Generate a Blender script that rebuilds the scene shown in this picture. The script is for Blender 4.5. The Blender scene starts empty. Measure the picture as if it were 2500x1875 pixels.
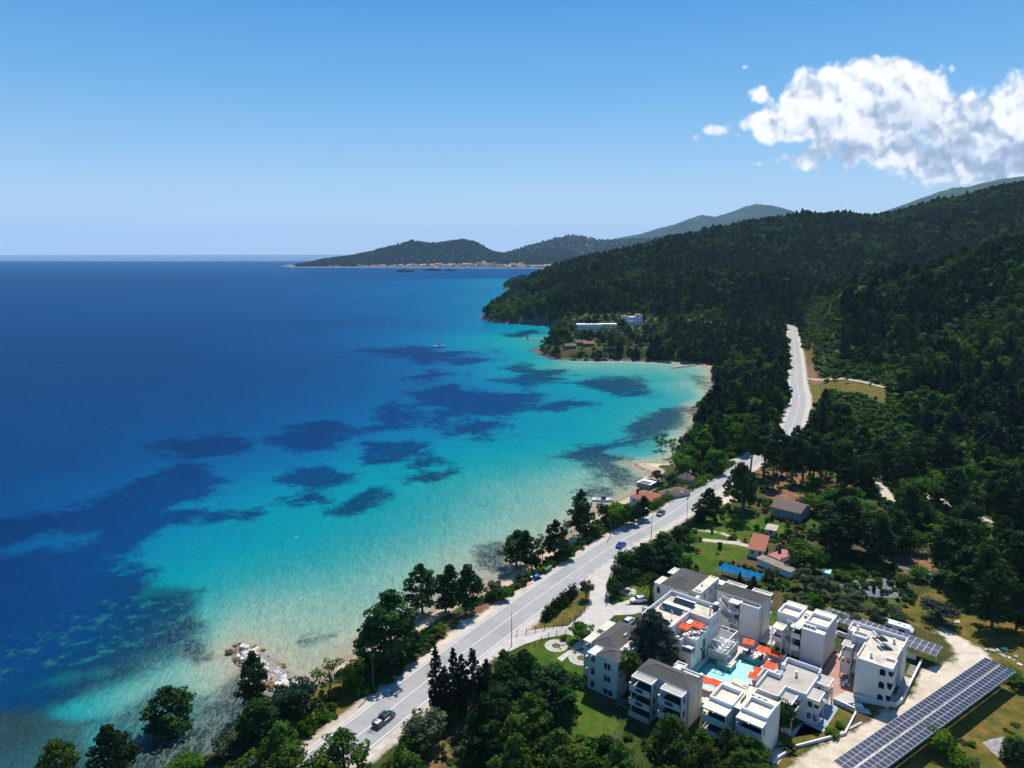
import bpy, math, random
import numpy as np
from mathutils import Vector, Matrix

# ------------------------------------------------------------------ camera
random.seed(7); rng = np.random.default_rng(7)
sc = bpy.context.scene
COL = sc.collection
CH = 94.0                                   # camera height above the sea
F, CX, CY = 1733.0, 1250.0, 937.5
PITCH = math.atan((CY - 616) / F)
S, C = math.sin(PITCH), math.cos(PITCH)
cam_d = bpy.data.cameras.new('camera'); cam = bpy.data.objects.new('camera', cam_d); COL.objects.link(cam)
cam.location = (0, 0, CH); cam.rotation_euler = (math.pi / 2 - PITCH, 0, 0)
cam_d.sensor_width = 36; cam_d.lens = 36 * F / 2500; cam_d.clip_start = 1; cam_d.clip_end = 120000
sc.camera = cam

# ------------------------------------------------------------------ sun, sky, exposure
SUN_EL, SUN_AZ = math.radians(56), math.radians(20)      # azimuth from +Y towards +X
sun_dir = Vector((math.sin(SUN_AZ) * math.cos(SUN_EL), math.cos(SUN_AZ) * math.cos(SUN_EL), math.sin(SUN_EL)))
sl = bpy.data.lights.new('sun', 'SUN'); sl.energy = 5.0; sl.angle = math.radians(0.5); sl.color = (1, 0.955, 0.88)
so = bpy.data.objects.new('sun', sl); COL.objects.link(so)
so.rotation_euler = sun_dir.to_track_quat('Z', 'Y').to_euler(); so.location = (200, 300, 600)
sc.view_settings.view_transform = 'Standard'; sc.view_settings.look = 'None'
sc.view_settings.exposure = 0.3; sc.view_settings.gamma = 1
sc.render.engine = 'CYCLES'
cy = sc.cycles
cy.max_bounces = 6; cy.diffuse_bounces = 2; cy.glossy_bounces = 2; cy.transmission_bounces = 3
cy.volume_bounces = 1; cy.transparent_max_bounces = 6; cy.use_denoising = True
cy.caustics_reflective = False; cy.caustics_refractive = False; cy.sample_clamp_indirect = 4

def ray(px, py):
    u = (px - CX) / F; v = (py - CY) / F
    return u, C - v * S, -(S + v * C)
def G0(px, py, z=0.0):                      # point of the level z seen at a place of the photograph
    a, b, c = ray(px, py); t = (z - CH) / c
    return a * t, b * t
def DD(px, py, d):                          # point at distance d ahead
    a, b, c = ray(px, py); t = d / b
    return a * t, d, CH + c * t
K = 1 / 0.8848                              # small preview -> full photograph pixels
def g0(x, y, z=0.0): return G0(x * K, y * K, z)

def node(nt, t, **kw):
    n = nt.nodes.new(t)
    for k, v in kw.items():
        if k.startswith('i_'):
            key = k[2:]; key = int(key) if key.isdigit() else key
            n.inputs[key].default_value = v
        else: setattr(n, k, v)
    return n
def math_n(nt, op, a, b=None, c=None, clamp=False):
    n = nt.nodes.new('ShaderNodeMath'); n.operation = op; n.use_clamp = clamp
    for i, x in enumerate((a, b, c)):
        if x is None: continue
        if isinstance(x, (int, float)): n.inputs[i].default_value = x
        else: nt.links.new(x, n.inputs[i])
    return n.outputs[0]
def sstep(nt, x, a, b):
    n = nt.nodes.new('ShaderNodeMapRange'); n.interpolation_type = 'SMOOTHSTEP'
    nt.links.new(x, n.inputs[0]); n.inputs[1].default_value = a; n.inputs[2].default_value = b
    return n.outputs[0]
def mixc(nt, f, a, b, bt='MIX'):
    n = nt.nodes.new('ShaderNodeMix'); n.data_type = 'RGBA'; n.blend_type = bt
    if isinstance(f, (int, float)): n.inputs[0].default_value = f
    else: nt.links.new(f, n.inputs[0])
    for i, x in ((6, a), (7, b)):
        if isinstance(x, tuple): n.inputs[i].default_value = (*x[:3], 1)
        else: nt.links.new(x, n.inputs[i])
    return n.outputs[2]
def rampn(nt, x, stops):
    n = nt.nodes.new('ShaderNodeValToRGB'); nt.links.new(x, n.inputs[0])
    e = n.color_ramp.elements
    while len(e) > 1: e.remove(e[0])
    for i, (p, c) in enumerate(stops):
        q = e[0] if i == 0 else e.new(p)
        q.position = p; q.color = (*c, 1)
    return n.outputs[0]
def lin(r, g, b):
    f = lambda c: ((c / 255 + .055) / 1.055) ** 2.4 if c > 10 else c / 255 / 12.92
    return (f(r), f(g), f(b))

world = bpy.data.worlds.new('World'); sc.world = world; world.use_nodes = True
wt = world.node_tree; wt.nodes.clear()
sky = node(wt, 'ShaderNodeTexSky', sky_type='NISHITA', sun_disc=False, sun_elevation=SUN_EL, sun_rotation=SUN_AZ,
           altitude=90, air_density=1.0, dust_density=0.15, ozone_density=2.4)
hs = node(wt, 'ShaderNodeHueSaturation', i_Saturation=1.2, i_Value=1.0, i_Hue=0.492); wt.links.new(sky.outputs[0], hs.inputs['Color'])
tc0 = node(wt, 'ShaderNodeTexCoord'); sp0 = node(wt, 'ShaderNodeSeparateXYZ'); wt.links.new(tc0.outputs['Generated'], sp0.inputs[0])
grad = rampn(wt, math_n(wt, 'MAXIMUM', sp0.outputs[2], 0.0), [(0.0, (.56, .72, .93)), (0.05, (.50, .69, .93)), (0.12, (.29, .56, .88)), (0.2, (.13, .43, .82)), (0.31, (.035, .28, .73)), (1.0, (.02, .14, .45))])
gs = node(wt, 'ShaderNodeVectorMath', operation='SCALE'); gs.inputs['Scale'].default_value = 9.2; wt.links.new(grad, gs.inputs[0])
bg = node(wt, 'ShaderNodeBackground', i_Strength=0.09); wt.links.new(mixc(wt, 0.72, hs.outputs[0], gs.outputs[0]), bg.inputs[0])
# cumulus bank over the mountains, as a part of the sky
geo = node(wt, 'ShaderNodeTexCoord'); sep = node(wt, 'ShaderNodeSeparateXYZ'); wt.links.new(geo.outputs['Generated'], sep.inputs[0])
yy = math_n(wt, 'MAXIMUM', sep.outputs[1], 0.02)
tx = math_n(wt, 'DIVIDE', sep.outputs[0], yy); tz = math_n(wt, 'DIVIDE', sep.outputs[2], yy)
cv = node(wt, 'ShaderNodeCombineXYZ'); wt.links.new(tx, cv.inputs[0]); wt.links.new(tz, cv.inputs[1])
def fbm(nt, vec, scale, detail=8, rough=0.6, off=(0, 0, 0), dist=0.0):
    mp = node(nt, 'ShaderNodeMapping'); mp.inputs['Location'].default_value = off; nt.links.new(vec, mp.inputs[0])
    n = node(nt, 'ShaderNodeTexNoise', i_Scale=scale, i_Detail=detail, i_Roughness=rough, i_Distortion=dist)
    nt.links.new(mp.outputs[0], n.inputs['Vector']); return n.outputs[0]
def blob(px, py, rx, ry, k=1.0):
    a, b, c = ray(px, py); bx, bz = a / b, c / b
    q = math_n(wt, 'MULTIPLY', math_n(wt, 'SUBTRACT', tx, bx), F / rx)
    r = math_n(wt, 'MULTIPLY', math_n(wt, 'SUBTRACT', tz, bz), F / ry)
    return math_n(wt, 'SUBTRACT', k, math_n(wt, 'SQRT', math_n(wt, 'ADD', math_n(wt, 'MULTIPLY', q, q), math_n(wt, 'MULTIPLY', r, r))))
fld = None
for b in [(1990, 250, 105, 85), (2105, 215, 95, 80), (2060, 300, 150, 70), (2175, 185, 60, 50), (2200, 270, 150, 110), (2330, 300, 140, 85), (2460, 290, 130, 90), (2140, 340, 170, 75),
          (2340, 390, 190, 60), (2480, 380, 170, 80), (1900, 310, 110, 40), (2600, 330, 200, 120), (1858, 232, 80, 62, .24), (2325, 160, 40, 80, .2), (1818, 163, 44, 30, .1), (1750, 318, 90, 36, .16), (1702, 335, 40, 26, .14), (1960, 390, 150, 50, .36), (2190, 470, 80, 30, .08), (1850, 400, 60, 26, .08)]:
    f = blob(*b); fld = f if fld is None else math_n(wt, 'MAXIMUM', fld, f)
fld = math_n(wt, 'MAXIMUM', fld, -1.2)
n1 = fbm(wt, cv.outputs[0], 9, 10, 0.62, dist=0.3); n2 = fbm(wt, cv.outputs[0], 34, 6, 0.6)
wob = node(wt, 'ShaderNodeTexNoise', i_Scale=26.0, i_Detail=5.0); wt.links.new(cv.outputs[0], wob.inputs['Vector'])
wv = node(wt, 'ShaderNodeVectorMath', operation='SCALE'); wv.inputs['Scale'].default_value = 0.035; wt.links.new(wob.outputs['Color'], wv.inputs[0])
cvd = node(wt, 'ShaderNodeVectorMath', operation='ADD'); wt.links.new(cv.outputs[0], cvd.inputs[0]); wt.links.new(wv.outputs[0], cvd.inputs[1])
def billow(off):
    tot = None
    for sc_, w_ in ((17, .55), (38, .30), (85, .17)):
        mp = node(wt, 'ShaderNodeMapping'); mp.inputs['Location'].default_value = off; wt.links.new(cvd.outputs[0], mp.inputs[0])
        v = node(wt, 'ShaderNodeTexVoronoi', feature='SMOOTH_F1', voronoi_dimensions='2D'); v.inputs['Scale'].default_value = sc_; v.inputs['Smoothness'].default_value = 0.35; wt.links.new(mp.outputs[0], v.inputs['Vector'])
        t = math_n(wt, 'MULTIPLY', math_n(wt, 'SUBTRACT', 0.45, v.outputs['Distance']), w_ * 2.0); tot = t if tot is None else math_n(wt, 'ADD', tot, t)
    return tot
B0, B1 = billow((0, 0, 0)), billow((-0.004, -0.011, 0))
den = math_n(wt, 'ADD', math_n(wt, 'MULTIPLY_ADD', fld, 2.1, 0.02), math_n(wt, 'ADD', math_n(wt, 'MULTIPLY', B0, 1.15), math_n(wt, 'ADD', math_n(wt, 'MULTIPLY', math_n(wt, 'SUBTRACT', n1, 0.5), 1.7), math_n(wt, 'MULTIPLY', math_n(wt, 'SUBTRACT', n2, 0.5), 1.1))))
alpha = sstep(wt, den, -0.05, 0.70)
low = sstep(wt, math_n(wt, 'SUBTRACT', tz, math_n(wt, 'MULTIPLY', math_n(wt, 'SUBTRACT', n1, .5), 0.5)), 0.09, 0.24)
rel = math_n(wt, 'MULTIPLY', math_n(wt, 'SUBTRACT', B0, B1), 1.1)
thick = sstep(wt, den, 0.5, 2.2)
shade = math_n(wt, 'ADD', math_n(wt, 'SUBTRACT', math_n(wt, 'MULTIPLY_ADD', low, 0.36, 0.62), math_n(wt, 'MULTIPLY', thick, 0.06)), rel, clamp=True)
gb = None
for b in [(2200, 290, 120, 70), (2225, 345, 130, 40), (2480, 400, 260, 65), (2330, 330, 90, 45), (2100, 370, 120, 35), (2020, 300, 60, 30)]:
    f = blob(*b); gb = f if gb is None else math_n(wt, 'MAXIMUM', gb, f)
gsh = sstep(wt, math_n(wt, 'ADD', gb, math_n(wt, 'ADD', math_n(wt, 'MULTIPLY', math_n(wt, 'SUBTRACT', n2, .5), 1.6), math_n(wt, 'MULTIPLY', B0, -0.5))), -0.25, 0.75)
shade = math_n(wt, 'SUBTRACT', shade, math_n(wt, 'MULTIPLY', gsh, 0.42), clamp=True)
ccol = rampn(wt, shade, [(0.0, (0.36, 0.45, 0.60)), (0.4, (0.56, 0.64, 0.78)), (0.68, (0.86, 0.90, 0.97)), (1, (1.06, 1.06, 1.05))])
bgc = node(wt, 'ShaderNodeBackground', i_Strength=0.86); wt.links.new(ccol, bgc.inputs[0])
mx = node(wt, 'ShaderNodeMixShader'); wt.links.new(alpha, mx.inputs[0]); wt.links.new(bg.outputs[0], mx.inputs[1]); wt.links.new(bgc.outputs[0], mx.inputs[2])
wo = node(wt, 'ShaderNodeOutputWorld'); wt.links.new(mx.outputs[0], wo.inputs[0])

# ------------------------------------------------------------------ helpers
def tag(o, label=None, cat=None, group=None, kind=None):
    if label: o['label'] = label
    if cat: o['category'] = cat
    if group: o['group'] = group
    if kind: o['kind'] = kind
    return o
def empty(name, loc, rz=0.0, label=None, cat=None, group=None):
    o = bpy.data.objects.new(name, None); COL.objects.link(o); o.location = loc; o.rotation_euler = (0, 0, rz)
    o.empty_display_size = .5
    return tag(o, label, cat, group)
class MB:
    def __init__(s): s.v = []; s.f = []; s.m = []; s.cur = 0
    def face(s, pts, m=None):
        b = len(s.v); s.v += [tuple(p) for p in pts]; s.f.append(tuple(range(b, b + len(pts)))); s.m.append(s.cur if m is None else m)
        return s
    def box(s, x0, y0, z0, x1, y1, z1):
        if x0 > x1: x0, x1 = x1, x0
        if y0 > y1: y0, y1 = y1, y0
        if z0 > z1: z0, z1 = z1, z0
        b = len(s.v)
        s.v += [(x0, y0, z0), (x1, y0, z0), (x1, y1, z0), (x0, y1, z0), (x0, y0, z1), (x1, y0, z1), (x1, y1, z1), (x0, y1, z1)]
        for f in ((0, 3, 2, 1), (4, 5, 6, 7), (0, 1, 5, 4), (1, 2, 6, 5), (2, 3, 7, 6), (3, 0, 4, 7)):
            s.f.append(tuple(b + i for i in f)); s.m.append(s.cur)
        return s
    def prism(s, poly, z0, z1):
        ar = sum(poly[i][0] * poly[(i + 1) % len(poly)][1] - poly[(i + 1) % len(poly)][0] * poly[i][1] for i in range(len(poly)))
        if ar < 0: poly = poly[::-1]
        n = len(poly); b = len(s.v)
        s.v += [(p[0], p[1], z0) for p in poly] + [(p[0], p[1], z1) for p in poly]
        s.f.append(tuple(b + i for i in range(n))[::-1]); s.f.append(tuple(b + n + i for i in range(n))); s.m += [s.cur] * 2
        for i in range(n):
            j = (i + 1) % n; s.f.append((b + i, b + j, b + n + j, b + n + i)); s.m.append(s.cur)
        return s
    def cyl(s, p0, p1, r0, r1=None, n=8, cap=True):
        r1 = r0 if r1 is None else r1
        p0 = Vector(p0); p1 = Vector(p1); d = (p1 - p0).normalized()
        a = d.orthogonal().normalized(); c = d.cross(a); b = len(s.v)
        for p, r in ((p0, r0), (p1, r1)):
            for i in range(n):
                t = 2 * math.pi * i / n; s.v.append(tuple(p + a * (r * math.cos(t)) + c * (r * math.sin(t))))
        for i in range(n):
            j = (i + 1) % n; s.f.append((b + i, b + j, b + n + j, b + n + i)); s.m.append(s.cur)
        if cap:
            s.f.append(tuple(b + i for i in range(n))[::-1]); s.f.append(tuple(b + n + i for i in range(n))); s.m += [s.cur] * 2
        return s
    def tube(s, pts, rs, n=7):
        for i in range(len(pts) - 1): s.cyl(pts[i], pts[i + 1], rs[i], rs[i + 1], n, cap=(i in (0, len(pts) - 2)))
        return s
    def add(s, V, Fs, m=None):
        b = len(s.v); s.v += [tuple(v) for v in V]; s.f += [tuple(b + i for i in f) for f in Fs]; s.m += [s.cur if m is None else m] * len(Fs)
        return s
    def mesh(s, name, mats, smooth=False, off=(0, 0, 0)):
        me = bpy.data.meshes.new(name)
        me.from_pydata([(v[0] - off[0], v[1] - off[1], v[2] - off[2]) for v in s.v], [], s.f)
        for m in (mats if isinstance(mats, (list, tuple)) else [mats]): me.materials.append(m)
        if any(s.m): me.polygons.foreach_set('material_index', s.m)
        if smooth: me.polygons.foreach_set('use_smooth', [True] * len(me.polygons))
        me.update(); return me
    def build(s, name, mats, parent=None, smooth=False, off=(0, 0, 0), loc=(0, 0, 0), rz=0.0):
        o = bpy.data.objects.new(name, s.mesh(name, mats, smooth, off)); COL.objects.link(o)
        o.parent = parent; o.location = loc; o.rotation_euler = (0, 0, rz)
        return o
def copy_tree(o, parent=None):
    c = o.copy(); COL.objects.link(c); c.parent = parent
    for ch in list(o.children): copy_tree(ch, c)
    return c
def grid_mesh(name, V, nx, ny, mat, attrs={}, smooth=True):
    me = bpy.data.meshes.new(name); nv = nx * ny
    i = np.arange((nx - 1) * (ny - 1)); a = (i // (nx - 1)) * nx + i % (nx - 1)
    fi = np.stack([a, a + 1, a + nx + 1, a + nx], 1).astype(np.int32)
    me.vertices.add(nv); me.vertices.foreach_set('co', V.astype(np.float32).ravel())
    me.loops.add(fi.size); me.loops.foreach_set('vertex_index', fi.ravel())
    me.polygons.add(len(fi)); me.polygons.foreach_set('loop_start', np.arange(len(fi), dtype=np.int32) * 4)
    me.polygons.foreach_set('use_smooth', np.full(len(fi), smooth))
    for k, arr in attrs.items():
        at = me.attributes.new(k, 'FLOAT', 'POINT'); at.data.foreach_set('value', arr.astype(np.float32).ravel())
    me.update(calc_edges=True); me.validate(); me.materials.append(mat)
    o = bpy.data.objects.new(name, me); COL.objects.link(o); return o

# ------------------------------------------------------------------ materials
def new_mat(name):
    m = bpy.data.materials.new(name); m.use_nodes = True; nt = m.node_tree; nt.nodes.clear()
    out = nt.nodes.new('ShaderNodeOutputMaterial'); return m, nt, out
def pmat(name, col, rough=0.7, var=0.12, scale=1.5, bump=0.0, bscale=8.0, metal=0.0, spec=0.4, col2=None, c2scale=0.5, c2amt=0.5, coat=0.0, objrand=0.0, detail=5):
    m, nt, out = new_mat(name)
    tc = node(nt, 'ShaderNodeNewGeometry').outputs['Position']
    nz = fbm(nt, tc, scale, detail, 0.6)
    base = mixc(nt, sstep(nt, nz, 0.3, 0.7), tuple(c * (1 - var) for c in col), tuple(min(1, c * (1 + var)) for c in col))
    if col2: base = mixc(nt, math_n(nt, 'MULTIPLY', sstep(nt, fbm(nt, tc, c2scale, 7, 0.65, (3, 5, 1)), 0.48, 0.68), c2amt), base, col2)
    if objrand:
        oi = node(nt, 'ShaderNodeObjectInfo'); h = node(nt, 'ShaderNodeHueSaturation'); nt.links.new(base, h.inputs['Color'])
        nt.links.new(math_n(nt, 'MULTIPLY_ADD', oi.outputs['Random'], 2 * objrand, 1 - objrand), h.inputs['Value']); base = h.outputs[0]
    p = node(nt, 'ShaderNodeBsdfPrincipled', i_Roughness=rough, i_Metallic=metal); nt.links.new(base, p.inputs['Base Color'])
    p.inputs['Specular IOR Level'].default_value = spec; p.inputs['Coat Weight'].default_value = coat
    if bump:
        b = node(nt, 'ShaderNodeBump', i_Strength=bump, i_Distance=0.2); nt.links.new(fbm(nt, tc, bscale, 6, 0.65), b.inputs['Height']); nt.links.new(b.outputs[0], p.inputs['Normal'])
    nt.links.new(p.outputs[0], out.inputs[0]); return m

# ------------------------------------------------------------------ shoreline and relief
# shoreline as small-preview pixels at sea level, near to far
SH = [(-900, 2300), (-300, 1900), (140, 1760), (385, 1665), (480, 1600), (548, 1525), (520, 1450), (498, 1412), (525, 1396), (580, 1420), (640, 1478), (700, 1446), (780, 1400), (880, 1352), (960, 1300), (1060, 1262),
      (1120, 1222), (1180, 1185), (1235, 1150), (1280, 1100), (1330, 1082), (1366, 1064), (1392, 1042), (1404, 1022), (1378, 1012), (1360, 1000), (1392, 999), (1430, 1000), (1462, 978), (1478, 940), (1500, 905), (1488, 886), (1500, 874), (1534, 862),
      (1526, 846), (1538, 830), (1535, 800), (1512, 789), (1470, 786), (1380, 781), (1260, 780), (1190, 777), (1160, 764), (1146, 757), (1172, 748), (1190, 735), (1186, 722), (1205, 712), (1180, 703), (1120, 700), (1070, 697), (1036, 690),
      (1052, 676), (1068, 660), (1096, 642), (1110, 630), (1086, 624), (1094, 614), (1120, 604), (1150, 596), (1168, 590), (1190, 586)]
SHW = [g0(x, y) for x, y in SH] + [(300, 2600), (900, 3300), (3000, 4000), (6000, 3000), (6000, -600), (-600, -600)]
SHW = np.array(SHW)
def poly_sdf(X, Y, P):                      # > 0 inside
    P = np.asarray(P, float); d = np.full(X.shape, 1e18); ins = np.zeros(X.shape, bool)
    for i in range(len(P)):
        ax, ay = P[i]; bx, by = P[(i + 1) % len(P)]
        ex, ey = bx - ax, by - ay
        t = np.clip(((X - ax) * ex + (Y - ay) * ey) / (ex * ex + ey * ey + 1e-12), 0, 1)
        d = np.minimum(d, (X - ax - t * ex) ** 2 + (Y - ay - t * ey) ** 2)
        c = (ay > Y) != (by > Y)
        with np.errstate(divide='ignore', invalid='ignore'): xc = ex * (Y - ay) / (ey if ey else 1e-12) + ax
        ins ^= c & (X < xc)
    d = np.sqrt(d); return np.where(ins, d, -d)
def line_dist(X, Y, P):
    d = np.full(X.shape, 1e18)
    for i in range(len(P) - 1):
        ax, ay = P[i][:2]; bx, by = P[i + 1][:2]; ex, ey = bx - ax, by - ay
        t = np.clip(((X - ax) * ex + (Y - ay) * ey) / (ex * ex + ey * ey + 1e-12), 0, 1)
        d = np.minimum(d, (X - ax - t * ex) ** 2 + (Y - ay - t * ey) ** 2)
    return np.sqrt(d)
_pts = []                                   # relief control points x, y, z
for x, y, z in [(0, 90, 5), (-100, 60, 5), (60, 60, 5), (150, 80, 5), (220, 100, 6), (100, 160, 5), (60, 220, 5), (100, 300, 5.5), (140, 380, 6), (180, 480, 7), (220, 600, 9), (250, 760, 12),
                (170, 200, 5), (180, 280, 7), (250, 200, 14), (320, 150, 24), (230, 340, 16), (300, 300, 30), (260, 430, 22), (330, 420, 42), (280, 540, 30), (400, 560, 86), (500, 420, 92), (360, 640, 60), (290, 680, 26),
                (430, 700, 70), (520, 640, 100), (700, 600, 125), (370, 860, 36), (470, 860, 52), (600, 820, 85), (120, 620, 10), (60, 700, 10), (0, 960, 12), (60, 800, 14), (140, 820, 20), (60, 900, 26), (20, 1040, 26), (200, 900, 34), (10, 1300, 30), (60, 1300, 62), (150, 1100, 62),
                (300, 1050, 62), (450, 1100, 78), (700, 1050, 110), (900, 900, 140), (0, 1700, 10), (60, 1900, 20), (800, 0, 60), (800, 300, 110), (1200, 600, 200), (0, 0, 5)]: _pts.append((x, y, z))
for px, py, d in [(1190, 577, 1350), (1250, 562, 1380), (1330, 548, 1420), (1400, 529, 1460), (1500, 506, 1550), (1600, 486, 1650), (1700, 470, 1750), (1745, 461, 1800), (1800, 463, 1850), (1900, 468, 1850), (1980, 449, 1800), (2100, 419, 1750), (2212, 397, 1700), (2350, 372, 1650), (2500, 350, 1600)]:
    _pts.append(DD(px * K, py * K, d))
    a = DD(px * K, py * K, d); _pts.append((a[0] * 1.25, a[1] * 1.25, a[2] * 0.55))
for px, py, d in [(1830, 632, 620), (1950, 596, 640), (2050, 574, 660), (2140, 553, 660), (2212, 536, 640), (2350, 505, 620)]: _pts.append(DD(px * K, py * K, d))
_pts = np.array(_pts, float)
_A = np.sqrt(((_pts[:, None, :2] - _pts[None, :, :2]) ** 2).sum(-1)); _n = len(_pts)
_M = np.zeros((_n + 1, _n + 1)); _M[:_n, :_n] = _A; _M[:_n, _n] = 1; _M[_n, :_n] = 1
_w = np.linalg.solve(_M, np.append(_pts[:, 2], 0))
def vnoise(X, Y, s, seed=0):
    X = X / s; Y = Y / s; xi = np.floor(X).astype(np.int64); yi = np.floor(Y).astype(np.int64); fx = X - xi; fy = Y - yi
    fx = fx * fx * (3 - 2 * fx); fy = fy * fy * (3 - 2 * fy)
    def h(a, b):
        n = (a * 374761393 + b * 668265263 + seed * 982451653) & 0xffffffff; n = ((n ^ (n >> 13)) * 1274126177) & 0xffffffff
        return ((n ^ (n >> 16)) & 0xffff) / 65535.0
    return (h(xi, yi) * (1 - fx) + h(xi + 1, yi) * fx) * (1 - fy) + (h(xi, yi + 1) * (1 - fx) + h(xi + 1, yi + 1) * fx) * fy - 0.5
ROAD_L = [(400, 2115), (620, 1940), (849.5, 1765), (1077, 1593), (1323, 1419), (1488, 1312), (1588, 1260), (1700, 1187), (1819.5, 1114)]
rl = [G0(x, y, 5) for x, y in ROAD_L] + [G0(x, y, 6) for x, y in ((1876, 1078), (1906, 1050))] + [(G0(x, y, 7)[0] - 8.2, G0(x, y, 7)[1]) for x, y in ((1961, 1001), (1966, 971), (1958, 929), (1952, 869), (1943, 827), (1926, 800))]
rl += [(rl[-1][0] - 40, rl[-1][1] + 80), (rl[-1][0] - 120, rl[-1][1] + 110)]
def catmull(P, n=8):
    P = [Vector(p[:2]) for p in P]; P = [P[0] * 2 - P[1]] + P + [P[-1] * 2 - P[-2]]; out = []
    for i in range(1, len(P) - 2):
        for k in range(n):
            t = k / n; a, b, c, d = P[i - 1:i + 3]
            out.append(0.5 * ((2 * b) + (c - a) * t + (2 * a - 5 * b + 4 * c - d) * t * t + (3 * b - a - 3 * c + d) * t ** 3))
    out.append(P[-2]); return out
ROADL = catmull(rl, 10)
def offset_line(L, o):
    out = []
    for i, p in enumerate(L):
        d = (L[min(i + 1, len(L) - 1)] - L[max(i - 1, 0)]).normalized(); out.append(p + Vector((d.y, -d.x)) * o)
    return out
ROADC = offset_line(ROADL, 4.25)
RCn = np.array([tuple(p) for p in ROADC])
def road_z(y): return 5.0 + max(0, min(1, (y - 300) / 500)) * 5.0
SKT = (np.array([-0.0496, -0.043, -0.03, -0.0039, 0.0091, 0.0287, 0.0548, 0.0939, 0.12, 0.1461, 0.1917, 0.2243, 0.257, 0.2896, 0.3222, 0.3548, 0.3874, 0.4135, 0.4526, 0.4852, 0.5178, 0.5504, 0.57, 0.6156, 0.6483, 0.6809, 0.7213, 0.8113]),
       np.array([0.02, 0.02, 0.05, 0.1, 0.3, 0.722, 0.749, 0.791, 0.852, 0.89, 0.969, 1.03, 0.962, 0.941, 0.857, 0.865, 0.87, 0.912, 0.884, 0.859, 0.847, 0.869, 0.873, 0.889, 0.923, 0.934, 0.961, 0.941]))
def height(X, Y):
    X = np.asarray(X, float); Y = np.asarray(Y, float)
    h = np.full(X.shape, _w[_n])
    for i in range(_n): h += _w[i] * np.sqrt((X - _pts[i, 0]) ** 2 + (Y - _pts[i, 1]) ** 2)
    far = np.clip((np.hypot(X, Y) - 420) / 500, 0, 1)
    rise = np.clip((h - 9) / 25, 0, 1)
    h = h + rise * (vnoise(X, Y, 270, 8) * 34 + vnoise(X, Y, 130, 3) * 24 + vnoise(X, Y, 55, 5) * 9) * (0.25 + 0.75 * far)
    near = np.clip((260 - np.hypot(X - 60, Y - 170)) / 90, 0, 1); h = h * (1 - near) + 5.0 * near
    if SKT is not None:
        uu = X / np.maximum(Y * C + (CH - h) * S, 1); sc1 = np.interp(uu, SKT[0], SKT[1]); dd = np.clip((Y - 800) / 350, 0, 1); dd = dd * dd * (3 - 2 * dd); h = 5 + (h - 5) * (1 - dd + dd * sc1)
    h = np.maximum(h, 5.0)
    # excavation under the swimming pool
    hu = (X - 50) * math.cos(math.radians(39.6)) - (Y - 150) * math.sin(math.radians(39.6)); hv = (X - 50) * math.sin(math.radians(39.6)) + (Y - 150) * math.cos(math.radians(39.6))
    h = h - 2.6 * ((hu > -1.8) & (hu < 11.2) & (hv > -20.5) & (hv < -.2))
    # road bed
    rd = line_dist(X, Y, RCn); rz = 5.0 + np.clip((Y - 300) / 500, 0, 1) * 5.0
    k = np.clip((rd - 7) / 22, 0, 1); k = k * k * (3 - 2 * k); h = rz * (1 - k) + h * k
    sd = poly_sdf(X, Y, SHW)
    sd = sd + vnoise(X, Y, 9, 11) * 1.2
    b = np.clip(sd / 16, 0, 1); prof = np.where(sd < 7, sd * 0.17, 1.2 + (np.clip((sd - 7) / 9, 0, 1) ** 2 * (3 - 2 * np.clip((sd - 7) / 9, 0, 1))) * (h - 1.2))
    prof = np.where(Y > 700, np.where(sd < 9, np.clip(sd / 9, -1, 1) * np.minimum(h, 12), h), prof)
    return np.where(sd > 0, np.minimum(prof, h), np.maximum(sd * 0.15, -2.5)), sd
def hz(x, y):
    return float(height(np.array([float(x)]), np.array([float(y)]))[0][0])
_gc = {}
def gh(px, py):                             # terrain point seen at a place of the photograph
    if (px, py) not in _gc: _gc[(px, py)] = gh_(px, py)
    return _gc[(px, py)]
def gh_(px, py):
    a, b, c = ray(px, py); z = 5.0
    if c < -0.004:
        for _ in range(14):
            t = (z - CH) / c; zz = max(0.0, hz(a * t, b * t)); z = z * .5 + zz * .5
        t = (z - CH) / c
    else: t = 1500.0
    return a * t, b * t, z
def gp(pts): return [gh(x, y)[:2] for x, y in pts]
def flat(pts, z=5.0): return [G0(x, y, z) for x, y in pts]

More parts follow.
